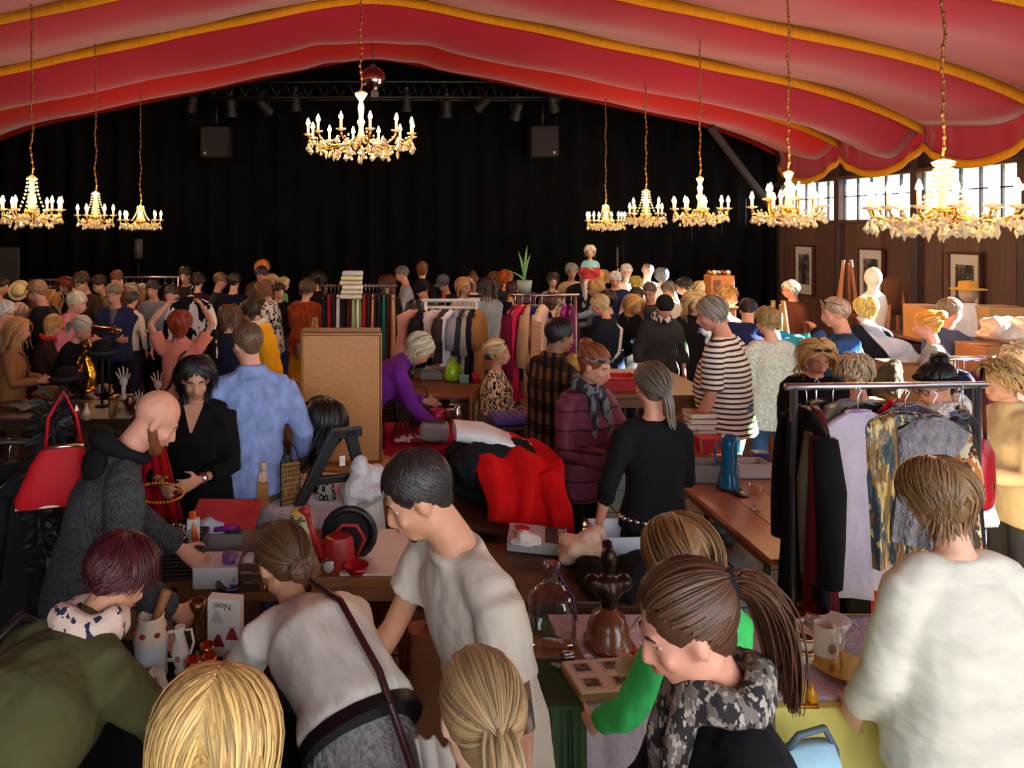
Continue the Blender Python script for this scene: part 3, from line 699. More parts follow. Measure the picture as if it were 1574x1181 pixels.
        if lod < 2:
            for i, (o, ln) in enumerate(((-0.033, 0.062), (-0.011, 0.076), (0.011, 0.082), (0.033, 0.072))):
                q0 = Wp + fd * 0.088 * hs + sd * (o * 0.95 * hs); q1 = q0 + (fd * 0.85 + pn * 0.35 + sd * o * 4).normalized() * ln * 0.5 * hs; q2 = q1 + (fd * 0.5 + pn * 0.85 + sd * o * 3).normalized() * ln * 0.5 * hs
                b.tube([q0, q1, q2], [0.0095 * hs, 0.009 * hs, 0.0078 * hs], 7)
            q0 = Wp + fd * 0.03 * hs + sd * 0.03 * hs; q1 = q0 + (fd * 0.6 + sd * 0.7 + pn * 0.3).normalized() * 0.042 * hs; q2 = q1 + (fd * 0.85 + sd * 0.2 + pn * 0.5).normalized() * 0.035 * hs
            b.tube([q0, q1, q2], [0.0125 * hs, 0.011 * hs, 0.0085 * hs], 7)
        else:
            b.tube([Wp + fd * 0.09 * hs, Wp + fd * 0.14 * hs + pn * 0.02 * hs, Wp + fd * 0.16 * hs + pn * 0.05 * hs], [0.026 * hs, 0.022 * hs, 0.014 * hs], 7)
            b.tube([Wp + fd * 0.03 * hs + sd * 0.03 * hs, Wp + fd * 0.08 * hs + sd * 0.055 * hs], [0.014 * hs, 0.01 * hs], 6)
    if legs_bare:
        for s in (-1, 1):
            Hj, Kn, An = leg[s]; b.tube([Hj, Kn, Kn + (An - Kn) * 0.35, An], [0.075 * k, 0.05 * k, 0.052 * k, 0.034 * k], 10)
    remesh(b.build('body', skin_mat(skin), T), bv, 3 if lod < 2 else 3)
    # ---- face
    if faceparts and lod < 2:
        for s in (-1, 1):
            e = MB(); e.ell(hp_(s * 0.031, 0.066, 0.0), tuple(q * hk for q in (0.0125, 0.0105, 0.0052)), 10, 6, HR)
            e.mi = 1; e.ell(hp_(s * 0.031, 0.073, -0.001), tuple(q * hk for q in (0.006, 0.005, 0.0055)), 8, 6, HR)
            e.build('eye', [mat((206, 192, 182), rough=0.3, name='eye_white'), mat((38, 28, 24), rough=0.15, name='iris')], T, True)
            MB().tube([hp_(s * 0.014, 0.0885, 0.021), hp_(s * 0.031, 0.086, 0.026), hp_(s * 0.048, 0.074, 0.019)], [0.003 * hk, 0.0042 * hk, 0.002 * hk], 5).build('eyebrow', mat(tuple(int(c * 0.6) for c in (hair[1] if hair else (120, 90, 70))), rough=0.8), T, True)
        MB().tube([hp_(-0.023, 0.088, -0.063), hp_(-0.01, 0.099, -0.061), hp_(0.01, 0.099, -0.061), hp_(0.023, 0.088, -0.063)], [0.002 * hk, 0.006 * hk, 0.006 * hk, 0.002 * hk], 6).build('lips', mat((176, 92, 84) if fem else (172, 108, 92), rough=0.45), T, True)
    if lod == 2 and abs(face) > 80:
        e = MB()
        for s in (-1, 1): e.ell(hp_(s * 0.031, 0.077, 0.0), tuple(q * hk for q in (0.012, 0.012, 0.006)), 8, 5, HR); e.ell(hp_(s * 0.031, 0.089, 0.022), tuple(q * hk for q in (0.017, 0.008, 0.0045)), 8, 5, HR)
        e.build('eyes', mat((46, 32, 28), rough=0.4), T, True)
    # ---- hair
    if hair:
        st = hair[0]; hc = hair[1]; ho = hair[2] if len(hair) > 2 else {}
        vol = ho.get('vol', {'short': 0.012, 'bob': 0.028, 'long': 0.02, 'pony': 0.008, 'bun': 0.01, 'curly': 0.04}[st]); ln = ho.get('len', {'short': 0.055, 'bob': 0.24, 'long': 0.46, 'pony': 0.2, 'bun': 0.2, 'curly': 0.12}[st])
        n, m, r0 = ((1250, 11, 0.0037) if dd < 3.3 else (480, 9, 0.0056), (230, 9, 0.008), (90, 6, 0.0125))[lod]
        if st == 'short': n = int(n * 1.1); m = max(4, m // 2)
        HRt = HR.transposed(); g = HRt @ Vector((0, 0, -1))
        oc = HRt @ ((p2 + p3) / 2 - HC) / hk; ob = [(np.array(oc), np.array((chw * 1.25, chd * 1.35, 0.25 * k)) / hk)] if st in ('long', 'pony') else []
        v, f, tn = hair_mesh(st, hk, n, m, r0, vol, ln, int(px * 7 + py), g, ob, ho.get('tie', (0, -0.125, 0.03)), ho.get('tail'))
        HM = np.array(HR); v = v @ HM.T + np.array(HC)
        c = MB(); vv = vol * 0.15
        c.ell(hp_(0, -0.022 - vv * 0.95, 0.036 + vv * 0.3), tuple(q * hk for q in (0.0815 + vv, 0.1 + vv * 0.9, 0.09 + vv * 0.7)), 20, 12, HR); c.ell(hp_(0, -0.052, -0.022), tuple(q * hk for q in ((0.056, 0.048, 0.055) if st in ('short', 'curly') else (0.06, 0.053, 0.062))), 14, 9, HR)
        nv = len(c.v); V = np.concatenate([np.array([tuple(q) for q in c.v]), v]); FF = list(c.f) + [tuple(int(i) + nv for i in q) for q in f.tolist()]
        me = bpy.data.meshes.new('hair'); me.from_pydata(V.tolist(), [], FF)
        at = me.attributes.new('tone', 'FLOAT', 'POINT'); at.data.foreach_set('value', np.concatenate([np.full(nv, 0.4), tn]).astype(np.float32))
        me.polygons.foreach_set('use_smooth', [True] * len(me.polygons)); me.materials.append(hair_mat(hc)); me.update()
        o = bpy.data.objects.new('hair', me); COL.objects.link(o); o.parent = T; o['kind'] = 'stuff'
    # ---- top
    ez = top.get('ease', 0.018) * k; sl = top.get('sleeve', 1.0); hem = top.get('hem', 0.06) * k; flare = top.get('flare', 0.0) * k; tm = top.get('m') or cloth((90, 90, 95))
    g = MB(); S0 = p0 - ds[0] * 0.0
    if seat: hem = min(hem, 0.06 * k)
    hemc = p0 + Vector((0, 0, -hem)) + Vector((0, -0.0, 0))
    dn = Vector((0, 0, 1)) if hem > 0.08 * k else ds[0]
    if hem < 0: secs = []
    else: secs = [sec(hemc, dn, hpw + ez + flare + 0.014 * k, hpd + ez + flare + 0.012 * k)]
    if hem > 0.2 * k: secs.append(sec(p0 + Vector((0, 0, -hem * 0.45)), ds[0], hpw + ez + flare * 0.6 + 0.006 * k, hpd + ez + flare * 0.6))
    secs += ([sec(p0 + bo * 0.6, ds[0], hpw + ez, hpd + ez)] if hem >= 0 else [sec(p0.lerp(p1, 0.42), ds[1], (hpw + wsw) / 2 + ez, (hpd + wsd) / 2 + ez), sec(p0.lerp(p1, 0.5), ds[1], (hpw + wsw) / 2 + ez * 1.5, (hpd + wsd) / 2 + ez * 1.5)]) + [sec(p1 + bo, ds[1], wsw + ez * 1.2, wsd + ez), sec(p2 + bo * 0.4 + (fwd * 0.012 * k if fem else Vector((0, 0, 0))), ds[2], chw + ez, chd + ez + (0.012 * k if fem else 0)), sec(p2 + (p3 - p2) * 0.42, ds[3], sw * 0.93, 0.1 * k + ez * 0.5), sec(p3 - ds[3] * 0.06 * k, ds[3], sw * 0.74, 0.082 * k + ez * 0.3), sec(p3 - ds[3] * 0.025 * k, ds[3], sw * 0.5, 0.07 * k + ez * 0.2), sec(p3 + ds[3] * 0.004 * k, ds[3], nr * 1.55, nr * 1.4)]
    g.loft(secs, 20, 2.3)
    th = (0.9 if fem else 1.0)
    for s in (-1, 1):
        S, E, Wp = arm[s]; se = ez * 0.6
        pts = [S - rt * (s * 0.035 * k) + Vector((0, 0, 0.0)), S, S + (E - S) * 0.45, E, E + (Wp - E) * 0.5, Wp - (Wp - E) * 0.04]; rd = [0.05 * k, 0.057 * th * k + se, 0.054 * th * k + se, 0.045 * th * k + se, 0.041 * th * k + se, 0.034 * th * k + se]
        g.tube([p3 - ds[3] * 0.05 * k, S + (p3 - S) * 0.45, S + (p3 - S) * 0.05], [0.056 * k, 0.056 * k + se * 0.5, 0.054 * th * k + se], 12)
        cum = [0, 0, 0.25, 0.55, 0.78, 1.0]; op, orr = [], []
        for i in range(6):
            if cum[i] <= sl + 1e-6: op.append(pts[i]); orr.append(rd[i])
            else:
                f = (sl - cum[i - 1]) / (cum[i] - cum[i - 1])
                if f > 0.05: op.append(pts[i - 1].lerp(pts[i], f)); orr.append((rd[i - 1] + (rd[i] - rd[i - 1]) * f) + (0.012 * k if sl < 0.6 else 0))
                break
        if len(op) > 2: g.tube(op, orr, 12)
    if top.get('collar'):
        g.tube([p3 - ds[3] * 0.02 * k, p3 + ds[3] * 0.03 * k, p3 + ds[3] * 0.055 * k], [nr * 1.9, nr * 1.6, nr * 1.45], 14)
    if top.get('hood'):
        g.ell(p3 - fwd * 0.075 * k + Vector((0, 0, 0.0)), (0.12 * k, 0.075 * k, 0.06 * k), 14, 8)
    o = remesh(g.build(top.get('name', 'shirt'), tm, T), cv, 6); wrinkle(o, top.get('fold', 0.018 if lod < 2 else 0.014), 0.1)
    if top.get('under'):                                   # lighter strip of an inner shirt down the chest
        u = MB(); u.loft([sec(p1 + fwd * (wsd * 0.55 + ez), ds[1], 0.05 * k, 0.05 * k), sec(p2 + fwd * (chd * 0.55 + ez), ds[2], 0.06 * k, 0.052 * k), sec(p3 + fwd * 0.03 * k, ds[3], 0.06 * k, 0.055 * k)], 12)
        remesh(u.build('undershirt', top['under'], T), cv, 2)
    # ---- lower garment
    bm = bottom.get('m') or cloth((50, 52, 60)); kind = bottom.get('kind', 'trousers'); q = MB()
    if kind == 'trousers':
        q.loft([sec(p0 + Vector((0, 0, -0.1 * k)), Vector((0, 0, 1)), hpw * 0.9 + 0.004, hpd * 0.9), sec(p0 + Vector((0, 0, -0.02 * k)), Vector((0, 0, 1)), hpw + 0.008 * k, hpd + 0.006 * k), sec(p0.lerp(p1, 0.55), ds[1], wsw + 0.012 * k, wsd + 0.01 * k)], 16)
        lw = bottom.get('leg', 1.0)
        for s in (-1, 1):
            Hj, Kn, An = leg[s]; q.tube([Hj + Vector((0, 0, 0.03 * k)), Hj.lerp(Kn, 0.3), Kn, Kn.lerp(An, 0.35), An], [0.092 * k * wide, 0.09 * k * wide, 0.066 * k * lw, 0.066 * k * lw, 0.05 * k * lw], 12)
        remesh(q.build('trousers', bm, T), cv * (1.5 if lod else 1.3), 3); wrinkle(T.children[-1], 0.015, 0.11)
    else:
        L = bottom.get('len', 0.75) * k; fl_ = bottom.get('flare', 0.08) * k; z1 = max(p0.z - L, 0.05)
        cc = Vector((p0.x, p0.y * 0.5, z1))
        q.loft([sec(cc, Vector((0, 0, 1)), hpw + fl_, hpd + fl_), sec(p0.lerp(cc, 0.5), Vector((0, 0, 1)), hpw + fl_ * 0.55 + 0.01, hpd + fl_ * 0.55 + 0.01), sec(p0 + Vector((0, 0, -0.04 * k)), Vector((0, 0, 1)), hpw + 0.014 * k, hpd + 0.012 * k), sec(p0.lerp(p1, 0.6), ds[1], wsw + 0.012 * k, wsd + 0.01 * k)], 22)
        o = remesh(q.build('skirt', bm, T), cv, 3); wrinkle(o, 0.02, 0.11)
        w = MB()
        for s in (-1, 1):
            Hj, Kn, An = leg[s]; w.tube([Kn, An], [0.05 * k, 0.036 * k], 8)
        remesh(w.build('tights', cloth((30, 27, 28)), T), cv, 2)
    # ---- shoes
    for s in (-1, 1):
        An = leg[s][2]; w = MB()
        w.loft([(An + Vector((0, -0.075 * k, -0.04 * k)), Vector((1, 0, 0)), Vector((0, 0, 1)), 0.03 * k, 0.036 * k), (An + Vector((0, -0.03 * k, -0.03 * k)), Vector((1, 0, 0)), Vector((0, 0, 1)), 0.042 * k, 0.047 * k), (An + Vector((0, 0.07 * k, -0.042 * k)), Vector((1, 0, 0)), Vector((0, 0, 1)), 0.046 * k, 0.036 * k), (An + Vector((0, 0.17 * k, -0.055 * k)), Vector((1, 0, 0)), Vector((0, 0, 1)), 0.034 * k, 0.022 * k)], 10)
        w.build('shoe', mat(shoes, rough=0.6), T, True)
    info = dict(T=T, J=J, arm=arm, sh=sh, k=k, hk=hk, hp=hp_, loc=loc, RZ=RZ, lod=lod, rt=rt, fwd=fwd, nr=nr, sec=sec, hpw=hpw, hpd=hpd, wsw=wsw, wsd=wsd, chw=chw, chd=chd, HR=HR, leg=leg, d=dd)
    info['W'] = lambda v: loc + RZ @ v
    if key: ALL_PEOPLE[key] = info
    return info
# worn extras (parts of the person)
def glasses(I, c=(25, 22, 20), up=False, dark=False, size=1.0):
    hp = I['hp']; hk = I['hk']; w = MB(); oy, oz = (0.0, 0.0) if not up else (-0.03, 0.105)
    for s in (-1, 1):
        pts = []
        for i in range(10):
            a = 2 * math.pi * i / 10; pts.append(hp(s * 0.032 + 0.023 * size * math.cos(a), 0.098 + oy, -0.002 + oz + 0.018 * size * math.sin(a)))
        w.tube(pts, 0.0028 * hk, 5, closed=True)
        w.tube([hp(s * 0.055, 0.096 + oy, 0.004 + oz), hp(s * 0.086, 0.05 + oy, 0.004 + oz * 0.9), hp(s * 0.086, -0.01 + oy, 0.002 + oz * 0.6)], 0.0025 * hk, 5)
        if dark: w.ell(hp(s * 0.032, 0.098 + oy, -0.002 + oz), tuple(q * hk for q in (0.023 * size, 0.004, 0.018 * size)), 10, 6, I['HR'])
    w.tube([hp(-0.01, 0.1 + oy, 0.004 + oz), hp(0.01, 0.1 + oy, 0.004 + oz)], 0.0028 * hk, 5)
    w.build('glasses' if not dark else 'sunglasses', mat(c, rough=0.2), I['T'], True)
def scarf(I, m, r=0.035, drape=True, loops=2, name='scarf'):
    k = I['k']; c = I['J']['p3'] + I['J']['dirs'][3] * 0.02 * k; w = MB(); rt, fw = I['rt'], I['fwd']
    for j in range(loops):
        pts = [c + rt * (0.085 * k * math.cos(a)) + fw * (0.08 * k * math.sin(a) + 0.01) + Vector((0, 0, 0.012 * math.sin(3 * a + j) + 0.025 * j - 0.02 * math.sin(a))) for a in [2 * math.pi * i / 14 for i in range(14)]]
        w.tube(pts, r * k, 8, closed=True)
    if drape:
        for s in (-1, 1): w.tube([c + fw * 0.09 * k + rt * s * 0.03, c + fw * 0.13 * k + rt * s * 0.05 + Vector((0, 0, -0.14 * k)), c + fw * 0.13 * k + rt * s * 0.06 + Vector((0, 0, -0.3 * k))], [r * k, r * 0.9 * k, r * 0.6 * k], 8)
    remesh(w.build(name, m, I['T']), 0.009 if I['lod'] == 0 else 0.014, 2)
def strap(I, c, s=1, wid=0.014):
    """crossbody strap over shoulder s"""
    k = I['k']; J = I['J']; rt, fw = I['rt'], I['fwd']; pts = []
    S = I['sh'][s] - rt * s * 0.06 * k + Vector((0, 0, 0.05 * k)); e = J['p0'] - rt * s * (I['hpw'] + 0.03 * k)
    m1 = J['p2'].lerp(S, 0.3)
    back = [S, S.lerp(J['p2'], 0.5) - fw * (I['chd'] + 0.042 * k), J['p1'] - fw * (I['wsd'] + 0.045 * k) - rt * s * 0.05 * k, e - fw * 0.03]
    front = [e + fw * 0.03, J['p1'] + fw * (I['wsd'] + 0.05 * k) - rt * s * 0.05 * k, S.lerp(J['p2'], 0.5) + fw * (I['chd'] + 0.05 * k), S]
    MB().tube(back + front, wid * k, 6).build('strap', mat(c, rough=0.6), I['T'], True)
def beanie(I, c, brim=False):
    hp = I['hp']; hk = I['hk']; w = MB()
    w.ell(hp(0, -0.016, 0.045), tuple(q * hk for q in (0.094, 0.112, 0.1)), 16, 10, I['HR'])
    if brim: w.loft([(hp(0, 0.06, 0.06), I['HR'] @ Vector((1, 0, 0)), I['HR'] @ Vector((0, 0, 1)), 0.075 * hk, 0.012 * hk), (hp(0, 0.17, 0.045), I['HR'] @ Vector((1, 0, 0)), I['HR'] @ Vector((0, 0, 1)), 0.06 * hk, 0.006 * hk)], 12)
    w.build('cap' if brim else 'beanie', cloth(c, bump=0.4, bscale=80), I['T'], True)
def headband(I, c, **k):
    hp = I['hp']; pts = [hp(0.091 * math.cos(a), -0.02 + 0.112 * math.sin(a), 0.052 + 0.02 * math.sin(a)) for a in [2 * math.pi * i / 20 for i in range(20)]]
    w = MB(); w.tube(pts, 0.011 * I['hk'], 8, closed=True); w.build('headband', cloth(c, **k), I['T'], True)
def beard(I, c):
    hp = I['hp']; hk = I['hk']; w = MB()
    for s in (-1, 1):
        for x, y, z in ((0.066, 0.0, -0.035), (0.063, 0.02, -0.055), (0.054, 0.042, -0.075), (0.038, 0.064, -0.09), (0.014, 0.08, -0.097), (0.02, 0.06, -0.105)): w.ell(hp(s * x, y, z), tuple(q * hk for q in (0.017, 0.021, 0.026)), 10, 7, I['HR'])
    remesh(w.build('beard', cloth(c, bump=0.8, bscale=140), I['T']), 0.009, 2)
def belt(I, m):
    k = I['k']; J = I['J']; c = J['p0'].lerp(J['p1'], 0.3); d = J['dirs'][1]; w = MB()
    w.loft([I['sec'](c - d * 0.018 * k, d, (I['hpw'] + I['wsw']) / 2 + 0.042 * k, (I['hpd'] + I['wsd']) / 2 + 0.042 * k), I['sec'](c + d * 0.018 * k, d, (I['hpw'] + I['wsw']) / 2 + 0.038 * k, (I['hpd'] + I['wsd']) / 2 + 0.038 * k)], 24, 2.2)
    w.build('belt', m, I['T'], 'auto')
def watch(I, s, c=(200, 200, 200)):
    S, E, W = I['arm'][s]; d = (W - E).normalized(); p = W - d * 0.02
    MB().cyl(p - d * 0.012, p + d * 0.012, 0.036 * I['k'], n=12).build('watch', metal(c), I['T'], True)

# ------------------------------------------------------------------ the crowd
C = cloth
jeans = C((62, 92, 132), var=0.25, vscale=14); djeans = C((38, 52, 78), var=0.2); black = C((17, 16, 17)); dgrey = C((46, 47, 50)); navy = C((26, 34, 58)); dnavy = C((18, 22, 36)); beige = C((196, 164, 126)); white = C((232, 226, 216)); cream = C((226, 208, 180))
BLOND, DBLOND, BROWN, DBROWN, BLACK, GREY, WHITE, GINGER, LBROWN = (206, 160, 92), (160, 118, 66), (96, 62, 38), (56, 38, 27), (20, 17, 18), (138, 132, 126), (214, 206, 198), (168, 76, 28), (134, 96, 58)
pp = person
# --- foreground
I = pp('woman in olive jacket with dark red hair bending over the left crockery table', 186, 828, 1.66, 22, 54, look=(8, 12), arms=('table', 'table'), lod=0, hair=('short', (74, 18, 26), dict(vol=0.028, len=0.1)), skin='m', top=dict(m=C((84, 82, 52), bump=0.7), ease=0.045, hem=0.26, flare=0.03, name='jacket', collar=True), bottom=dict(m=black), wide=1.1, key='olive')
scarf(I, C((224, 196, 180), pat='blotch', c2=(44, 48, 76), pscale=34, thr=0.6), 0.042, False); glasses(I, (60, 55, 50), up=True)
I = pp('woman in white blouse and grey lace skirt bending over the table', 432, 814, 1.72, -30, 78, look=(-6, 0), arms=('table', (0.05, 0.20, -0.48)), lod=0, hair=('bun', (92, 62, 40), dict(tie=(0.01, -0.125, -0.03), tail=(0.0, -0.01, -0.035, 0.038))), skin='m', top=dict(m=C((228, 220, 208), bump=1.0, bscale=6, stretch=(1.8, 0.6, 0.7)), sleeve=0.5, hem=-0.055, ease=0.026, name='blouse'), bottom=dict(kind='skirt', m=C((176, 172, 178), bump=1.0, bscale=70, stretch=(1, 1, 0.6), var=0.35, vscale=60), len=0.7, flare=0.06), wide=1.08, key='blouse')
belt(I, mat((18, 18, 22), rough=0.35))
MB().tube([I['hp'](-0.083, 0.0, -0.05) + I['J']['HR'] @ Vector((0, 0.016 * math.cos(a), 0.016 * math.sin(a) - 0.012)) for a in [i * 0.6283 for i in range(10)]], 0.002, 5, closed=True).build('earring', brass, I['T'], True)
I = pp('man in pale grey tee shirt with tattooed upper arm leaning over the table', 641, 697, 1.76, -112, 16, fem=False, look=(22, 22), arms=((0.10, 0.04, -0.55), 'low'), lod=0, hair=('short', (44, 36, 32), dict(vol=0.006, len=0.03)), skin='m', top=dict(m=C((202, 188, 174), bump=0.6), sleeve=0.32, hem=0.12, ease=0.03, name='tee_shirt'), bottom=dict(m=dgrey), key='tee')
S, E, W_ = I['arm'][-1]
MB().tube([S.lerp(E, 0.62), S.lerp(E, 0.8), S.lerp(E, 0.98)], [0.0475 * I['k'], 0.044 * I['k'], 0.0405 * I['k']], 16).build('tattoo', mat((120, 84, 68), rough=0.5, pat='blotch', c2=(52, 46, 50), pscale=26, thr=0.5), I['T'], True)
MB().ell(I['hp'](0, 0.07, -0.096), (0.016, 0.016, 0.02), 8, 6, I['HR']).build('goatee', C((50, 38, 32), bump=0.8, bscale=140), I['T'], True)
I = pp('bald man with ginger beard in grey knitted zip jacket behind the left table', 240, 600, 1.76, 62, 20, fem=False, look=(26, 6), arms=('low', (0.1, 0.16, -0.44)), lod=0, hair=None, skin='r', top=dict(m=C((74, 76, 80), var=0.5, vscale=120, bump=0.8, bscale=120), hem=0.16, ease=0.035, name='jacket'), bottom=dict(m=C((34, 44, 40))), key='bald')
beard(I, (142, 84, 52))
k = I['k']; c = I['J']['p3']; hd = MB()
pts = [c + I['rt'] * (0.1 * k * math.cos(a)) + I['fwd'] * (0.09 * k * math.sin(a) - 0.01) + Vector((0, 0, 0.035 - 0.055 * math.sin(a))) * k for a in [2 * math.pi * i / 16 for i in range(16)]]
hd.tube(pts, [0.026 + 0.022 * max(0, -math.sin(2 * math.pi * i / 16)) for i in range(16)], 8, closed=True); hd.ell(c - I['fwd'] * 0.11 * k + Vector((0, 0, -0.03)), (0.1, 0.06, 0.08), 12, 8)
remesh(hd.build('hood', C((20, 20, 22)), I['T']), 0.012, 3)
pp('girl with long straight blonde hair at the bottom edge, seen from behind', 338, 1032, 1.5, 8, 0, look=(6, 0), lod=0, hair=('long', (222, 178, 110), dict(vol=0.016, len=0.42)), top=dict(m=C((60, 58, 62))), bottom=dict(m=djeans), key='girl')
I = pp('woman with ashy blonde ponytail at the bottom centre, seen from behind', 737, 1007, 1.56, -8, 0, look=(4, 0), arms=((0.1, 0.2, -0.42), 'mid'), lod=0, hair=('pony', (158, 126, 88), dict(tie=(0, -0.125, 0.04), tail=(0, -0.5, -0.1, 0.42, 0.03))), top=dict(m=C((206, 196, 188))), bottom=dict(m=djeans), key='centre_pony')
MB().tube([I['hp'](0.02 * math.cos(a), -0.132, 0.04 + 0.02 * math.sin(a)) for a in [i * 0.6283 for i in range(10)]], 0.008, 6, closed=True).build('hair_tie', C((120, 104, 100), bump=0.9, bscale=90), I['T'], True)
I = pp('woman with brown ponytail, patterned scarf and black cardigan at front right', 1052, 880, 1.66, -84, 6, look=(22, 0), arms=((0.04, 0.47, -0.34), 'low'), lod=0, hair=('pony', (84, 52, 34), dict(tie=(0, -0.125, 0.055), tail=(0, -0.8, 0.1, 0.34, 0.026))), skin='r', top=dict(m=C((22, 22, 26)), hem=0.2, ease=0.03, name='cardigan'), bottom=dict(m=djeans), key='pony')
scarf(I, C((112, 102, 96), pat='blotch', c2=(48, 44, 46), c3=(168, 156, 146), pscale=40, thr=0.5), 0.034, True, 2)
MB().tube([I['hp'](0.022 * math.cos(a), -0.135, 0.055 + 0.022 * math.sin(a)) for a in [i * 0.6283 for i in range(10)]], 0.009, 6, closed=True).build('hair_tie', C((24, 26, 34)), I['T'], True)
pp('girl in bright green jumper with shoulder-length light brown hair', 1040, 797, 1.50, -25, 6, look=(24, 0), arms=('low', 'mid'), lod=0, hair=('long', (126, 88, 52), dict(vol=0.018, len=0.30)), top=dict(m=C((64, 186, 96)), name='jumper', ease=0.024), bottom=dict(m=djeans), key='green')
pp('woman in white long-sleeved top and jeans with short light brown hair, seen from behind', 1438, 708, 1.64, -6, 4, look=(16, 0), arms=((0.04, 0.16, -0.50), (0.06, 0.1, -0.5)), lod=0, hair=('bob', (136, 100, 64), dict(vol=0.018, len=0.15)), top=dict(m=C((214, 208, 194), bump=1.0, bscale=5, stretch=(0.7, 0.7, 1.6)), hem=0.14, ease=0.035, name='top'), bottom=dict(m=djeans), wide=1.28, belly=0.03, key='white')
I = pp('older woman in beige jacket with curly sandy hair at the right edge', 1536, 557, 1.60, -84, 4, look=(12, 0), arms=('mid', 'low'), lod=0, hair=('curly', (190, 150, 98), dict(vol=0.045, len=0.12)), skin='m', top=dict(m=C((206, 176, 132)), name='jacket', hem=0.14, ease=0.035, collar=True), bottom=dict(m=C((60, 56, 62))), wide=1.1, key='beige')
MB().ell(I['hp'](-0.08, -0.002, -0.048), 0.009, 8, 6).build('earring', mat((235, 225, 205), rough=0.2), I['T'], True)
I = pp('woman with black headband and top bun wearing a fluffy white scarf behind the right rack', 1437, 562, 1.62, -96, 6, look=(14, 0), arms=('fwd', 'fwd'), lod=1, hair=('bun', BLACK, dict(tie=(0, -0.07, 0.12), tail=(0, -0.005, 0.025, 0.04))), skin='m', top=dict(m=C((216, 214, 214), bump=1.0, bscale=50), name='jacket', ease=0.045, collar=True), bottom=dict(m=black), key='headband')
scarf(I, C((236, 232, 228), bump=1.0, bscale=60), 0.05, False, 2, 'fluffy_scarf'); headband(I, (14, 14, 15)); glasses(I, (40, 50, 80))
# --- middle ground, left
I = pp('woman with black bob in black V-neck dress holding an amber necklace', 301, 551, 1.64, 178, 6, look=(16, -14), arms=('mid', (-0.02, 0.26, -0.32)), lod=0, hair=('bob', (22, 15, 16), dict(vol=0.02, len=0.26)), skin='m', top=dict(m=black, sleeve=0.88, ease=0.05, hem=0.4, flare=0.06, name='dress'), bottom=dict(m=black), wide=1.08, key='necklace')
watch(I, -1)
V = I['J']; sk = MB(); f0 = V['p2'] + I['fwd'] * (I['chd'] + 0.050 * I['k']); tp = V['p3'] + I['fwd'] * (0.062 * I['k'])
sk.rings([[f0 + Vector((0, 0, 0.045)) - I['rt'] * 0.006, f0 + Vector((0, 0, 0.045)) + I['rt'] * 0.006, f0 + Vector((0, -0.02, 0.045)) + I['rt'] * 0.006, f0 + Vector((0, -0.02, 0.045)) - I['rt'] * 0.006], [tp - I['rt'] * 0.055, tp + I['rt'] * 0.055, tp + I['rt'] * 0.055 - I['fwd'] * 0.03, tp - I['rt'] * 0.055 - I['fwd'] * 0.03]]).build('neckline', skin_mat('m'), I['T'])
pp('man in light blue shirt and jeans with thinning brown hair, seen from behind', 379, 497, 1.78, -12, 4, fem=False, look=(8, -30), arms=('hip', (0.1, 0.14, -0.48)), lod=0, hair=('short', (104, 76, 54), dict(vol=0.005, len=0.03)), skin='r', top=dict(m=C((138, 156, 206), var=0.25, vscale=18, bump=0.7), hem=0.14, ease=0.035, name='shirt', collar=True), bottom=dict(m=jeans), key='blueshirt')
I = pp('woman with red bob in salmon tee shirt holding up a black and white top', 278, 477, 1.62, 4, 0, look=(-6, 4), arms=((0.05, 0.22, 0.42), (-0.02, 0.24, 0.40)), lod=1, hair=('bob', (150, 52, 24), dict(vol=0.024, len=0.17)), skin='m', top=dict(m=C((226, 132, 112)), sleeve=0.35, hem=0.12, ease=0.03, name='tee_shirt', collar=True), bottom=dict(m=black), key='redbob')
strap(I, (24, 18, 18), 1)
I = pp('woman with dark hair in mustard yellow cardigan looking down', 384, 462, 1.64, -72, 14, look=(26, 0), arms=('mid', 'mid'), lod=1, hair=('bob', DBROWN, dict(vol=0.02, len=0.15)), skin='r', top=dict(m=C((232, 166, 22)), hem=0.22, ease=0.04, name='cardigan'), bottom=dict(m=black)); scarf(I, C((236, 224, 204)), 0.03, False, 1, 'collar')
pp('woman in black and white print blouse and grey checked trousers behind the yellow cardigan', 404, 432, 1.68, -80, 8, look=(20, 0), arms=('mid', 'low'), lod=1, hair=('long', (136, 92, 56), dict(len=0.28)), top=dict(m=C((226, 220, 208), pat='leopard', c2=(26, 24, 26), pscale=26), hem=0.14, ease=0.03, name='blouse'), bottom=dict(m=C((150, 152, 158), pat='check', c2=(86, 92, 108), pscale=11, thr=0.9)))
pp('woman with wavy brown hair in navy top bending toward the rack, seen from behind', 354, 471, 1.60, -14, 12, look=(12, 10), arms=('fwd', 'fwd'), lod=1, hair=('bob', (112, 80, 48), dict(vol=0.04, len=0.22)), top=dict(m=navy), bottom=dict(m=black))
I = pp('woman with long blonde hair in tan coat with a grid-patterned shoulder bag', 31, 489, 1.52, 78, 2, look=(14, 0), arms=('mid', 'mid'), lod=1, hair=('long', (186, 132, 76), dict(len=0.38)), skin='r', top=dict(m=C((150, 100, 62)), hem=0.3, ease=0.03, name='coat'), bottom=dict(m=C((90, 62, 40)))); strap(I, (70, 44, 28), 1)
I = pp('woman with short blonde hair, glasses and a red neckerchief in dark brown coat', 84, 486, 1.47, 62, 6, look=(18, 0), arms=('mid', 'low'), lod=1, hair=('bob', (206, 150, 84), dict(vol=0.03, len=0.13)), skin='r', top=dict(m=C((52, 36, 26)), hem=0.26, ease=0.04, name='coat'), bottom=dict(m=black)); scarf(I, C((196, 34, 28)), 0.03, False, 1, 'neckerchief'); glasses(I)
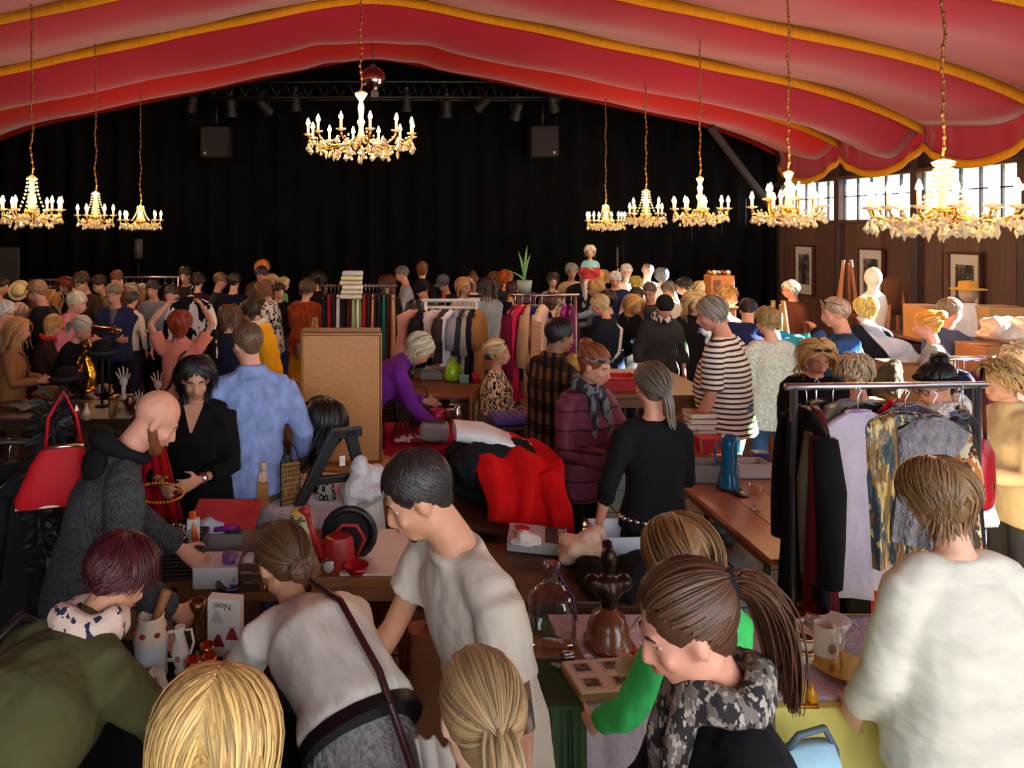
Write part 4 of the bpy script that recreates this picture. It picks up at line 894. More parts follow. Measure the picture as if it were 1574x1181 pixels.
I = pp('white-haired person with glasses cut off by the left edge', 8, 463, 1.64, 62, 4, fem=False, look=(14, 0), lod=1, hair=('short', WHITE, dict(vol=0.014)), skin='r', top=dict(m=C((132, 126, 118)), name='sweater'), bottom=dict(m=dgrey)); glasses(I)
I = pp('older man in dark suit jacket with white collar and tan tie', 56, 432, 1.76, -92, 4, fem=False, look=(16, 0), lod=1, hair=('short', (150, 112, 80), dict(vol=0.008)), skin='r', top=dict(m=C((26, 26, 34)), hem=0.16, ease=0.035, name='suit_jacket', under=C((222, 218, 214))), bottom=dict(m=dgrey)); glasses(I)
MB().box(I['J']['p2'] + I['fwd'] * (I['chd'] + 0.055) + Vector((0, 0, 0.05)), (0.05, 0.012, 0.24)).build('tie', C((170, 130, 80)), I['T'])
pp('white-haired man in pink shirt facing right', 119, 449, 1.68, 88, 4, fem=False, look=(14, 0), lod=1, hair=('short', (220, 206, 176), dict(vol=0.012)), skin='r', top=dict(m=C((214, 126, 148)), name='shirt', collar=True, ease=0.03), bottom=dict(m=dgrey), wide=1.1)
I = pp('man with moustache in navy track jacket with white sleeve stripes, arms crossed', 174, 437, 1.72, 180, 2, fem=False, look=(18, 0), arms=('cross', 'cross'), lod=1, hair=('short', (120, 108, 98), dict(vol=0.006)), skin='r', top=dict(m=C((40, 48, 82)), name='track_jacket', hood=True, ease=0.035, under=C((96, 92, 98))), bottom=dict(m=black))
MB().tube([I['hp'](-0.022, 0.094, -0.052), I['hp'](0, 0.103, -0.047), I['hp'](0.022, 0.094, -0.052)], 0.0055, 6).build('moustache', C((70, 52, 42)), I['T'], True)
for j in range(3):
    S, E, W_ = I['arm'][-1]; q = E.lerp(W_, 0.18 + 0.13 * j); dv = (W_ - E).normalized(); MB().cyl(q - dv * 0.008, q + dv * 0.008, 0.062, n=12).build('sleeve_stripe', white, I['T'], True)
pp('woman with silver ponytail bending behind the golden statue', 128, 489, 1.52, 100, 20, look=(14, 0), arms=('low', 'low'), lod=1, hair=('pony', (196, 184, 162), dict(tail=(0, -0.5, 0.1, 0.2, 0.02))), skin='r', top=dict(m=black), bottom=dict(m=black))
I = pp('woman in rust fringed jacket and mustard skirt browsing the trouser rack', 474, 431, 1.68, 14, 4, look=(16, 14), arms=('fwd', 'fwd'), lod=1, hair=('curly', (96, 70, 48), dict(vol=0.035, len=0.16)), top=dict(m=C((150, 64, 28), bump=0.9, bscale=34, stretch=(1, 1, 0.12), var=0.4, vscale=30), hem=0.12, ease=0.05, name='fringed_jacket'), bottom=dict(kind='skirt', m=C((196, 142, 26)), len=0.8), wide=1.08, key='rust')
fr = MB(); R_ = random.Random(3)
for j in range(46):
    a = -0.3 - 2.6 * j / 45.0; J = I['J']; c = J['p0'] + Vector((math.cos(a) * (I['hpw'] + 0.055), math.sin(a) * (I['hpd'] + 0.055), 0.07)); fr.tube([c, c + Vector((R_.uniform(-0.01, 0.01), 0, -0.18 - R_.random() * 0.08))], [0.006, 0.003], 4)
tag(fr.build('fringe', C((140, 58, 26)), I['T']), kind='stuff')
# --- left, far
far = [
 ('person in orange and grey cut off at the far left edge by the straw hat', 3, 428, 1.66, 90, dict(hair=('short', DBROWN), skin='m', top=dict(m=C((206, 132, 40))), fem=False)),
 ('pinkish grey-haired head just right of the left-edge person', 31, 467, 1.50, 40, dict(hair=('bob', (196, 150, 140)), skin='r', top=dict(m=C((90, 50, 44))))),
 ('woman with long dark blonde hair behind the man in suit', 78, 447, 1.60, 10, dict(hair=('long', (168, 116, 62)), top=dict(m=C((60, 44, 34))))),
 ('woman with auburn hair looking down below the hanger rack at left', 98, 427, 1.62, 190, dict(hair=('bob', (124, 56, 30)), skin='r', top=dict(m=C((30, 24, 24))), look=(26, 0))),
 ('tall young man with brown quiff looking down at the left', 124, 420, 1.78, 196, dict(hair=('short', (82, 52, 34), dict(vol=0.03)), skin='m', top=dict(m=C((62, 44, 34))), fem=False, look=(26, 0))),
 ('dark-haired man in mottled green shirt beside the young man with quiff', 152, 424, 1.72, 215, dict(hair=('short', DBROWN, dict(vol=0.02)), skin='m', top=dict(m=C((96, 96, 66), pat='blotch', c2=(150, 130, 90), pscale=12)), fem=False, look=(24, 0))),
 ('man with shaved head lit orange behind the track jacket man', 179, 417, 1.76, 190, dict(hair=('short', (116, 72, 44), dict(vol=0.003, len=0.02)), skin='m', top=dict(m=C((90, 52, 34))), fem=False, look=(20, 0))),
 ('grey-haired child in white jacket with red collar, seen from behind', 204, 449, 1.50, 20, dict(hair=('short', (82, 74, 68), dict(vol=0.015)), top=dict(m=white, collar=True), fem=False, scarf_=(170, 30, 44))),
 ('pale-haired head behind the child in white jacket', 200, 437, 1.55, 180, dict(hair=('bob', (190, 166, 140)), skin='m', top=dict(m=C((70, 50, 44))))),
 ('broad-faced man in grey tee shirt facing forward left of the raised arms', 234, 432, 1.64, 184, dict(hair=('short', (56, 40, 32)), skin='r', top=dict(m=C((124, 122, 132))), fem=False, look=(12, 0))),
 ('man in light blue shirt mostly hidden behind the held-up top', 262, 440, 1.60, 180, dict(hair=('short', (70, 56, 46)), skin='r', top=dict(m=C((136, 150, 180))), fem=False)),
 ('tall dark-haired man standing above the held-up black and white top', 284, 411, 1.76, 186, dict(hair=('short', (40, 30, 26)), skin='r', top=dict(m=C((44, 38, 38))), fem=False, look=(14, 0))),
 ('curly-haired dark head right of the tall dark-haired man', 305, 421, 1.66, 0, dict(hair=('curly', (58, 38, 28)), top=dict(m=C((60, 26, 30))))),
 ('man with cropped hair in dark quilted vest looking right', 340, 420, 1.68, 100, dict(hair=('short', (128, 92, 62), dict(vol=0.005)), skin='r', top=dict(m=C((48, 52, 60))), fem=False)),
 ('man in dark blue sweater with back turned, left of tall man in glasses', 361, 421, 1.68, 10, dict(hair=('short', (46, 34, 28)), top=dict(m=C((20, 26, 46))), fem=False)),
 ('fair-haired head peeping out right of the tall man in glasses', 417, 422, 1.58, 170, dict(hair=('bob', (190, 160, 110)), top=dict(m=C((70, 66, 60))))),
 ('carrier in dark coat and blue trousers holding the blond toddler', 430, 436, 1.56, 150, dict(hair=('short', DBROWN), top=dict(m=C((18, 18, 24))), bottom=dict(m=C((40, 60, 130))), fem=False)),
 ('dark-haired head behind the woman in rust fringed jacket', 489, 418, 1.68, 0, dict(hair=('bob', (30, 24, 24)), top=dict(m=C((30, 30, 34))))),
 ('brown-haired head behind the trouser rack rail', 595, 424, 1.64, 0, dict(hair=('bob', (92, 50, 32)), top=dict(m=C((40, 34, 34))))),
 ('grey-haired man in pale tee shirt in profile above the trouser rack', 617, 410, 1.74, -96, dict(hair=('short', (120, 112, 106)), skin='r', top=dict(m=C((170, 176, 188))), fem=False, look=(14, 0))),
 ('person with small auburn topknot and fur-hooded black coat, seen from behind', 649, 404, 1.78, 4, dict(hair=('bun', (120, 68, 34), dict(tie=(0, -0.1, 0.09))), top=dict(m=C((22, 22, 26)), collar=True, hood=True), look=(0, 0))),
 ('man in grey baseball cap and orange tee shirt under dark hoodie', 681, 424, 1.68, 214, dict(hair=('short', DBROWN), skin='r', top=dict(m=C((34, 36, 44)), under=C((196, 84, 48))), fem=False, look=(26, 0), cap_=(86, 88, 104))),
 ('woman in black and white striped top left of the long-haired woman', 727, 424, 1.62, 186, dict(hair=('bun', (122, 90, 62), dict(tie=(0, -0.08, 0.11))), skin='r', top=dict(m=C((230, 226, 220), pat='stripes', c2=(24, 24, 30), pscale=26)), look=(20, 0))),
 ('sunlit fair-haired head behind the woman in striped top', 716, 428, 1.66, 150, dict(hair=('bob', (200, 150, 110)), top=dict(m=C((206, 180, 160))))),
 ('brown-haired head left of the ginger-haired person', 762, 419, 1.64, 20, dict(hair=('bob', (124, 84, 54)), top=dict(m=C((180, 170, 160))))),
 ('ginger-haired person in dark ribbed puffer coat, seen from behind', 777, 417, 1.70, 10, dict(hair=('bob', (176, 82, 24), dict(vol=0.02, len=0.14)), top=dict(m=C((44, 50, 58), pat='stripes', c2=(30, 34, 40), pscale=16), ease=0.05, hem=0.2))),
 ('woman in navy top with glasses looking right beside the magenta coats', 789, 434, 1.60, 66, dict(hair=('short', (62, 40, 36), dict(vol=0.02)), skin='r', top=dict(m=C((38, 38, 74))), glasses_=(230, 190, 190), look=(10, 0))),
 ('person in patterned scarf and hat bending behind the magenta rack', 850, 421, 1.62, 180, dict(hair=('curly', (70, 54, 38)), top=dict(m=C((110, 108, 98), pat='blotch', c2=(200, 196, 180), pscale=18)))),
 ('grey-haired woman left of the bald man with child', 879, 406, 1.74, 186, dict(hair=('bob', (150, 158, 160), dict(len=0.13)), skin='r', top=dict(m=C((210, 190, 150))))),
 ('bald man in dark vest carrying a child on his shoulders', 897, 408, 1.76, 196, dict(hair=None, skin='r', top=dict(m=C((40, 42, 48)), under=C((190, 200, 214))), fem=False, arms=('down', 'down'))),
 ('fair-haired head just right of the child on shoulders', 925, 416, 1.66, 10, dict(hair=('long', (206, 160, 84), dict(len=0.22)), top=dict(m=C((66, 66, 70))))),
 ('white-haired old man in navy blazer looking down', 946, 418, 1.70, 196, dict(hair=('short', (232, 224, 220), dict(vol=0.006)), skin='r', top=dict(m=C((30, 40, 84)), ease=0.035), fem=False, look=(20, 0))),
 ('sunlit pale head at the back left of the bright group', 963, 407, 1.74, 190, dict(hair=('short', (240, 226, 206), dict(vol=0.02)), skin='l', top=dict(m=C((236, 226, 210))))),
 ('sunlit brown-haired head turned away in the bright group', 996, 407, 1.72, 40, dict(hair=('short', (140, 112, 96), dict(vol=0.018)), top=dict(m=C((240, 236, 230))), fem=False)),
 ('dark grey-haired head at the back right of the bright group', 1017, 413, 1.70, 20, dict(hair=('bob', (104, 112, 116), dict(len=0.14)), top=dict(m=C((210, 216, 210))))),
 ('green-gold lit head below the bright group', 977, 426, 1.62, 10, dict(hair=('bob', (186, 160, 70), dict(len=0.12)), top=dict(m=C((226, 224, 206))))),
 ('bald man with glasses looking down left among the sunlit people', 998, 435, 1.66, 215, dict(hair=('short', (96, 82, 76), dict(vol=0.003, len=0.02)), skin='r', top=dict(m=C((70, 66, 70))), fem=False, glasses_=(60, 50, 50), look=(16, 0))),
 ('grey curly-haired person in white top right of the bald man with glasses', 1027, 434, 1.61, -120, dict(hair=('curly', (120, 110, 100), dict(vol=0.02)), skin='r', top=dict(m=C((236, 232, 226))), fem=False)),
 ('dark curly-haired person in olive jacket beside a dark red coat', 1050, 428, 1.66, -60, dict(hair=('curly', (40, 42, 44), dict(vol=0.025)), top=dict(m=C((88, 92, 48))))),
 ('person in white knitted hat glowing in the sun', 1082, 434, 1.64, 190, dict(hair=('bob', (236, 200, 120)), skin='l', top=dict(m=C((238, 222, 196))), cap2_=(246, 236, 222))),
 ('dark-haired head behind the white shoulder strap', 934, 447, 1.60, 0, dict(hair=('bob', (48, 36, 30), dict(len=0.13)), top=dict(m=C((26, 36, 76))))),
 ('dark-haired person with goggles hidden behind the blonde woman in black', 978, 443, 1.60, 20, dict(hair=('short', (30, 26, 24)), top=dict(m=C((30, 34, 50))))),
]
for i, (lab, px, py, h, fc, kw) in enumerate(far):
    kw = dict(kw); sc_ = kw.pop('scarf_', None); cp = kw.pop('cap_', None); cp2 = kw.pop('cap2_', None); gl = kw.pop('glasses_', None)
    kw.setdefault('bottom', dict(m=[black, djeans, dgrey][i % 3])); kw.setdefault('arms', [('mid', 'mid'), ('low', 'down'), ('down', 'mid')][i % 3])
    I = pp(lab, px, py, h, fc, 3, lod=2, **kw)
    if sc_: scarf(I, C(sc_), 0.03, False, 1, 'collar')
    if cp: beanie(I, cp, True)
    if cp2: beanie(I, cp2)
    if gl: glasses(I, gl)
I = pp('tall man in glasses and brown-grey shirt looking down at the left', 402, 410, 1.80, 190, 4, fem=False, look=(24, 0), arms=('low', 'low'), lod=1, hair=('short', (46, 38, 34)), skin='r', top=dict(m=C((84, 74, 62)), ease=0.035, collar=True), bottom=dict(m=dgrey)); glasses(I)
pp('person with bright orange hair behind the tall man in glasses', 403, 401, 1.84, 0, 0, lod=2, hair=('bob', (206, 124, 40), dict(len=0.12)), top=dict(m=C((90, 70, 50))), bottom=dict(m=dgrey))
I = pp('blond toddler with green sleeve carried in the crowd', 437, 426, 0.92, 120, 0, d=10.6, z0=0.79, lod=2, child=True, hair=('bob', (212, 186, 130), dict(len=0.1)), top=dict(m=C((110, 172, 104))), bottom=dict(m=C((40, 60, 130))), seat=True)
I = pp('small blonde child in red and turquoise jumper sitting on the bald man\'s shoulders', 907, 377, 1.0, 196, 0, d=11.05, z0=1.22, lod=1, child=True, hair=('long', (236, 220, 190), dict(len=0.16)), top=dict(m=C((206, 70, 80), pat='stripes', c2=(150, 214, 214), pscale=5)), bottom=dict(m=C((236, 228, 224))), seat=True, arms=('chest', 'chest'))
I = pp('man in black leather racing jacket and black cap behind the tee shirt rack', 648, 431, 1.68, 206, 4, fem=False, look=(24, 0), arms=('fwd', 'low'), lod=1, hair=('short', BLACK), skin='r', top=dict(m=mat((24, 24, 28), rough=0.4, bump=0.5, bscale=9, name='leather'), ease=0.04, name='leather_jacket'), bottom=dict(m=C((128, 118, 96)))); beanie(I, (20, 20, 24), True)
pp('woman with long dark hair in pale blue-grey cardigan and jeans, seen from behind', 745, 428, 1.68, -24, 4, look=(12, -16), arms=('fwd', 'fwd'), lod=1, hair=('long', (58, 48, 46), dict(len=0.34)), top=dict(m=C((142, 156, 166)), hem=0.2, ease=0.035, name='cardigan'), bottom=dict(m=jeans))
# --- middle ground, centre and right
pp('silver-blonde woman in purple fleece bending over the round table', 646, 515, 1.68, 82, 42, look=(26, 0), arms=('mid', 'low'), lod=1, hair=('bob', (196, 186, 158), dict(vol=0.03, len=0.18)), skin='m', top=dict(m=C((104, 34, 132)), ease=0.035, hem=0.1, name='fleece', collar=True), bottom=dict(m=black), key='purple')
I = pp('seated woman in leopard-print coat with sunglasses on her head', 768, 524, 1.66, 112, 2, look=(0, 6), arms=('low', 'mid'), lod=1, seat=True, hair=('bun', (222, 196, 150), dict(tie=(0, -0.12, 0.02))), skin='m', top=dict(m=C((214, 190, 156), pat='leopard', c2=(30, 22, 18), pscale=32), ease=0.05, name='leopard_coat'), bottom=dict(m=black), key='leopard')
glasses(I, (20, 18, 18), up=True, dark=True)
pp('dark-haired man in brown plaid flannel shirt and jeans', 862, 490, 1.72, 66, 4, fem=False, look=(10, 10), arms=('low', 'mid'), lod=0, hair=('short', (26, 22, 22), dict(vol=0.012)), skin='d', top=dict(m=C((118, 76, 50), pat='plaid', c2=(40, 32, 30), c3=(22, 19, 20), pscale=12, thr=0.5), ease=0.04, hem=0.2, name='flannel_shirt', collar=True), bottom=dict(m=jeans), shoes=(44, 100, 132), key='plaid')
I = pp('woman in maroon quilted jacket with grey headband and scarf, smiling', 916, 534, 1.64, 152, 5, look=(14, -14), arms=('fwd', 'mid'), lod=0, hair=('bun', (140, 74, 40), dict(vol=0.02, tie=(0, -0.1, 0.09), tail=(0, -0.005, 0.015, 0.045))), skin='r', top=dict(m=C((112, 50, 66), pat='stripes', c2=(66, 26, 38), pscale=17, thr=0.88, rough=0.5), ease=0.05, hem=0.16, name='quilted_jacket', collar=True), bottom=dict(m=black, leg=0.85), key='puffer')
headband(I, (140, 140, 146), pat='blotch', c2=(60, 60, 66), pscale=40); scarf(I, C((120, 122, 128), pat='blotch', c2=(50, 50, 56), pscale=18), 0.034, True, 2)
I = pp('woman with grey-brown braid in black jumper and long black skirt, seen from behind', 1000, 560, 1.64, -4, 0, look=(8, 6), arms=((0.14, 0.02, -0.5), 'mid'), lod=0, hair=('pony', (104, 88, 74), dict(tie=(0.03, -0.12, -0.02), tail=(0.5, -0.35, -0.6, 0.2, 0.012))), skin='r', top=dict(m=C((22, 22, 24)), sleeve=0.72, ease=0.022, hem=0.06, name='jumper'), bottom=dict(kind='skirt', m=C((18, 17, 19)), len=0.86, flare=0.05), key='braid')
w = MB(); J = I['J']; kk = I['k']
for j in range(14):
    a = math.pi + math.pi * (j + 0.5) / 14; c = J['p0'].lerp(J['p1'], 0.1) + Vector(((I['hpw'] + 0.034 * kk) * math.cos(a), (I['hpd'] + 0.036 * kk) * math.sin(a), 0)); w.ell(c, (0.016, 0.016, 0.014), 8, 6)
w.build('belt_of_discs', metal((214, 206, 196), rough=0.2), I['T'], True); tag(I['T'].children[-1], kind='stuff')
I = pp('woman in black beanie and dark grey tunic with spotted scarf looking down', 1022, 456, 1.66, 182, 4, look=(30, 0), arms=('down', 'down'), lod=1, hair=('short', DBROWN), skin='r', top=dict(m=C((50, 50, 52)), ease=0.04, hem=0.22, name='tunic', sleeve=0.8), bottom=dict(m=black), key='beanie'); beanie(I, (28, 30, 33)); scarf(I, C((216, 206, 196), pat='blotch', c2=(36, 32, 32), pscale=26), 0.036, False, 2)
I = pp('big man in striped tee shirt and jeans with wavy grey hair', 1093, 457, 1.84, -46, 4, fem=False, look=(18, -24), arms=((0.04, 0.1, -0.52), (0.08, 0.14, -0.5)), lod=0, hair=('bob', (150, 138, 124), dict(vol=0.014, len=0.13)), skin='r', top=dict(m=C((234, 226, 214), pat='stripes', c2=(58, 42, 44), pscale=48, thr=0.6), sleeve=0.5, ease=0.035, hem=0.14, name='striped_tee_shirt'), bottom=dict(m=C((72, 120, 140), var=0.25, vscale=10)), wide=1.2, belly=0.07, key='striped'); watch(I, 1, (235, 235, 235))
pp('woman in pale mottled knit cardigan and jeans with short blond curls', 1178, 474, 1.66, 6, 2, look=(10, -16), arms=('down', 'mid'), lod=0, hair=('curly', (162, 134, 84), dict(vol=0.022, len=0.09)), top=dict(m=C((206, 214, 206), var=0.35, vscale=70), ease=0.04, hem=0.24, name='cardigan'), bottom=dict(m=jeans), wide=1.08, key='knit')
I = pp('man in blue and black softshell jacket shading his forehead with one hand', 1283, 459, 1.76, -76, 4, fem=False, look=(10, 0), arms=((-0.06, 0.26, 0.12), 'mid'), lod=1, hair=('short', (176, 150, 130), dict(vol=0.006)), skin='r', top=dict(m=C((44, 76, 130), pat='blotch', c2=(22, 24, 30), pscale=3.2), ease=0.035, name='softshell'), bottom=dict(m=dgrey)); glasses(I, (20, 20, 24), up=True, dark=True)
pp('person with bright yellow-blond hair beside the man shading his forehead', 1331, 457, 1.66, 20, 2, lod=1, hair=('bob', (240, 200, 110), dict(len=0.14)), top=dict(m=C((30, 34, 46))), bottom=dict(m=black))
I = pp('woman with long blonde hair and sunglasses pushed up, in black coat behind the right rack', 1258, 524, 1.62, 196, 6, look=(22, 0), arms=('fwd', 'fwd'), lod=1, hair=('long', (192, 146, 86), dict(len=0.3)), skin='r', top=dict(m=black, ease=0.04, hem=0.24, name='coat'), bottom=dict(m=black)); glasses(I, (50, 30, 20), up=True, dark=True)
pp('person with pale fluffy hair behind the rail of the right rack', 1314, 548, 1.56, 10, 4, lod=1, hair=('curly', (206, 186, 150), dict(vol=0.035)), top=dict(m=C((150, 160, 176))), bottom=dict(m=dgrey))
pp('man in slate blue tee shirt reaching for a crumpled bag by the brown wall', 1462, 459, 1.70, 84, 14, fem=False, look=(-4, 0), arms=((-0.02, 0.46, -0.22), (0.0, 0.44, -0.24)), lod=1, hair=('short', (128, 106, 90), dict(vol=0.006)), skin='r', top=dict(m=C((66, 80, 114)), sleeve=0.4, name='tee_shirt'), bottom=dict(m=dgrey), key='reach')
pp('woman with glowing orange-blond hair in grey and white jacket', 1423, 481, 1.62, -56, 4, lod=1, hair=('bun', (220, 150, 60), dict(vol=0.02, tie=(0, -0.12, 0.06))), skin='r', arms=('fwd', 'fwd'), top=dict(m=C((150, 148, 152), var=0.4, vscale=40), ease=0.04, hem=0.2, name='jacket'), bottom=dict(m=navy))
I = pp('white-haired man with glasses in dark maroon shirt beside the wall photographs', 1214, 432, 1.64, -92, 2, fem=False, look=(8, 0), lod=1, hair=('bob', (222, 220, 214), dict(vol=0.014, len=0.15)), skin='r', top=dict(m=C((84, 46, 38)), ease=0.035), bottom=dict(m=black)); glasses(I, (120, 60, 50))
I = pp('white-haired woman with red scarf cut off at the right edge', 1567, 531, 1.60, -100, 2, lod=1, hair=('curly', (228, 196, 160), dict(vol=0.03)), skin='r', top=dict(m=C((226, 200, 206))), bottom=dict(m=C((80, 30, 70)))); scarf(I, C((196, 40, 40)), 0.03, False, 1)
pp('woman in beige jacket browsing the magenta coats, seen from behind', 846, 452, 1.64, 12, 4, look=(12, 0), arms=('fwd', 'chest'), lod=1, hair=('bun', (82, 54, 40), dict(vol=0.012, tie=(0, -0.12, 0.0))), top=dict(m=C((206, 172, 136)), ease=0.035, hem=0.2, name='jacket'), bottom=dict(m=C((170, 140, 110))))
I = pp('woman with long straight blonde hair and glasses in profile, light blue sleeve', 914, 430, 1.64, -88, 2, look=(8, 0), arms=('reach', 'mid'), lod=1, hair=('long', (204, 164, 104), dict(len=0.26)), skin='r', top=dict(m=C((140, 166, 200))), bottom=dict(m=black)); glasses(I)
I = pp('woman with short blonde hair in navy ribbed jumper with white shoulder strap', 921, 454, 1.62, -46, 6, look=(22, -10), arms=('fwd', 'low'), lod=1, hair=('bob', (202, 176, 130), dict(vol=0.018, len=0.12)), skin='r', top=dict(m=C((28, 34, 46), bump=0.8, bscale=50), ease=0.035, hem=0.12, name='jumper'), bottom=dict(m=C((38, 96, 96)))); strap(I, (232, 224, 214), 1, 0.02)
pp('woman in black with thick golden blonde hair falling over her face', 976, 455, 1.58, 158, 10, look=(26, 0), arms=('mid', 'mid'), lod=1, hair=('long', (208, 162, 96), dict(vol=0.04, len=0.3)), skin='r', top=dict(m=black, ease=0.035, hem=0.2), bottom=dict(m=djeans))
pp('young woman with long pale blonde hair in black coat behind the striped man', 1069, 449, 1.64, 190, 2, look=(14, 8), lod=1, hair=('long', (214, 186, 130), dict(len=0.4)), top=dict(m=C((24, 22, 24)), ease=0.04, hem=0.26, name='coat'), bottom=dict(m=C((190, 176, 164))))
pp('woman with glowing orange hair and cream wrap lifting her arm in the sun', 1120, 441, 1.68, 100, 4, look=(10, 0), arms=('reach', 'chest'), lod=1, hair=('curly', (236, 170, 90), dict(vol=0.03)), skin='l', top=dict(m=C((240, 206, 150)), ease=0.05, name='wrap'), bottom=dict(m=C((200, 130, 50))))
pp('broad person in navy jacket with back turned behind the striped man', 1150, 461, 1.68, 30, 18, fem=False, look=(30, 0), lod=1, hair=('short', (40, 34, 36)), top=dict(m=C((34, 44, 92)), ease=0.06, hem=0.2, name='jacket'), bottom=dict(m=navy), wide=1.25)
# ------------------------------------------------------------------ tables
oak = wood((150, 92, 50)); beech = wood((176, 118, 66)); dwood = wood((84, 50, 32)); beerwood = wood((158, 88, 44), coat=0.5, rough=0.3, stretch=(8, 1, 8)); greenmet = mat((58, 84, 56), rough=0.5, name='green_paint')
def table(label, x0, x1, y0, y1, z, m, lm=None, apron=True, boards=0, th=0.03):
    t = thing('table', label, 'table', ((x0 + x1) / 2, (y0 + y1) / 2, 0)); w, d = x1 - x0, y1 - y0
    if boards:
        for i in range(boards): MB().box((0, -d / 2 + d * (i + 0.5) / boards, z - th / 2), (w, d / boards - 0.004, th)).build('top_board', m, t, bevel=0.003)
    else: MB().box((0, 0, z - th / 2), (w, d, th)).build('tabletop', m, t, bevel=0.006)
    if apron:
        for s in (-1, 1):
            MB().box((0, s * (d / 2 - 0.05), z - th - 0.04), (w - 0.1, 0.02, 0.08)).build('apron', lm or m, t)
    for sx in (-1, 1):
        for sy in (-1, 1): MB().box((sx * (w / 2 - 0.06), sy * (d / 2 - 0.06), (z - th) / 2), (0.05, 0.05, z - th)).build('leg', lm or m, t, bevel=0.004)
    return t
def round_table(label, cx, cy, r, z, m, lm=None):
    t = thing('round_table', label, 'table', (cx, cy, 0))
    MB().lathe([(r * 0.98, z - 0.03), (r, z - 0.02), (r, z - 0.006), (r * 0.985, z)], n=36).build('tabletop', m, t, 'auto')
    MB().lathe([(0.05, 0.06), (0.035, 0.2), (0.035, z - 0.03)], n=12).build('column', lm or m, t, True)
    for i in range(4):
        a = i * 1.5708 + 0.4; MB().tube([(0, 0, 0.1), (0.2 * math.cos(a), 0.2 * math.sin(a), 0.06), (0.3 * math.cos(a), 0.3 * math.sin(a), 0.02)], [0.03, 0.025, 0.02], 8).build('foot', lm or m, t, True)
    return t
def cloth_rect(label, x0, x1, y0, y1, z, drop, m, wave=0.018, cat='tablecloth'):
    """draped cloth: flat top, wavy skirts on all four sides"""
    cx, cy = (x0 + x1) / 2, (y0 + y1) / 2; w, d = (x1 - x0) / 2 + 0.006, (y1 - y0) / 2 + 0.006
    per = []
    n = 30
    for i in range(n): per.append((-w + 2 * w * i / n, -d))
    for i in range(n): per.append((w, -d + 2 * d * i / n))
    for i in range(n): per.append((w - 2 * w * i / n, d))
    for i in range(n): per.append((-w, d - 2 * d * i / n))
    rings = []
    for f, zz, o in ((0.0, z + 0.006, 0), (0.5, z + 0.006, 0), (0.985, z + 0.006, 0), (1.0, z - 0.004, 0), (1.0, z - drop * 0.4, 1), (1.0, z - drop, 2)):
        r = []
        for k, (x, y) in enumerate(per):
            nx, ny = (0, -1) if k < n else (1, 0) if k < 2 * n else (0, 1) if k < 3 * n else (-1, 0)
            wv = o * wave * (0.35 + 0.65 * math.sin(k * 1.3 + math.sin(k * 0.37) * 2)) + 0.004 * o
            r.append(Vector((x * f + nx * wv, y * f + ny * wv, zz + (0.01 * math.sin(k * 0.6) if o == 2 else 0))))
        rings.append(r)
    o = MB().rings(rings, cap=False).build('tablecloth', m, None, 'auto', loc=(cx, cy, 0))
    return tag(o, label, cat)
def cloth_round(label, cx, cy, r, z, drop, m):
    rings = []
    for f, zz, o in ((0.01, z + 0.006, 0), (0.6, z + 0.006, 0), (0.99, z + 0.006, 0), (1.01, z - 0.01, 0.1), (1.0, z - drop * 0.5, 1), (1.0, z - drop, 2)):
        rings.append([Vector(((r * f + 0.02 * o * (0.6 + math.sin(i * 0.9))) * math.cos(i * 2 * math.pi / 64), (r * f + 0.02 * o * (0.6 + math.sin(i * 0.9))) * math.sin(i * 2 * math.pi / 64), zz)) for i in range(64)])
    return tag(MB().rings(rings, cap=False).build('tablecloth', m, None, 'auto', loc=(cx, cy, 0)), label, 'tablecloth')

Z = 0.76
table('dark-clothed crockery table at the left front', -1.32, 0.02, 2.42, 2.84, 0.75, oak)
cloth_rect('black cloth covering the crockery table at the left front', -1.32, 0.02, 2.42, 2.84, 0.75, 0.5, black)
table('wooden sales table with white top behind the woman in white blouse', -0.98, 0.20, 3.34, 3.88, Z, oak, boards=0, th=0.05)
tag(MB().box((-0.0, 3.6, Z + 0.006), (0.36, 0.5, 0.012)).build('white_board', mat((222, 212, 200), rough=0.5), None, bevel=0.004), 'white laminated board lying on the wooden sales table', 'board')
table('long front table under lilac and yellow cloths at the right', 0.60, 2.62, 2.46, 3.02, 0.75, oak)
cloth_rect('pale yellow cloth hanging down the front of the long front table', 1.36, 2.64, 2.44, 3.03, 0.752, 0.6, C((214, 204, 112)))
cloth_rect('white cloth with lilac lace top on the left half of the front table', 0.72, 1.355, 2.45, 3.025, 0.752, 0.34, C((206, 190, 200), bump=0.6, bscale=60))
tag(MB().grid(lambda u, v: (1.365 + 1.26 * u, 2.47 + 0.54 * v, 0.766 + 0.002 * math.sin(u * 40) * math.sin(v * 30)), 30, 14, 0.004).build('lace_runner', C((198, 178, 190), bump=0.7, bscale=70), None, True), 'lilac lace runner lying on the yellow-clothed table half', 'runner')
cloth_rect('green velvet cloth over the left end of the front table', 0.58, 0.715, 2.45, 3.025, 0.752, 0.5, C((62, 82, 54)))
table('low clothes table behind the glass demijohn', 0.42, 1.42, 3.2, 3.8, 0.72, dwood)
round_table('round table under the white cloth holding the black A-frame', -0.36, 4.4, 0.38, Z - 0.01, oak)
cloth_round('white cloth draped over the round table', -0.36, 4.4, 0.385, Z - 0.01, 0.42, C((226, 222, 220)))
table('small wooden table carrying the big brown upright panel', -0.62, 0.10, 4.98, 5.4, 0.72, beech)
table('table under the crimson cloth behind the panel', 0.06, 1.14, 5.25, 6.02, 0.74, oak)
cloth_rect('crimson cloth on the table with kitchen things', 0.06, 1.14, 5.25, 6.02, 0.74, 0.5, C((146, 14, 40)))
round_table('round brown table under the red jumper and clothes pile', 0.76, 4.34, 0.40, 0.72, dwood)
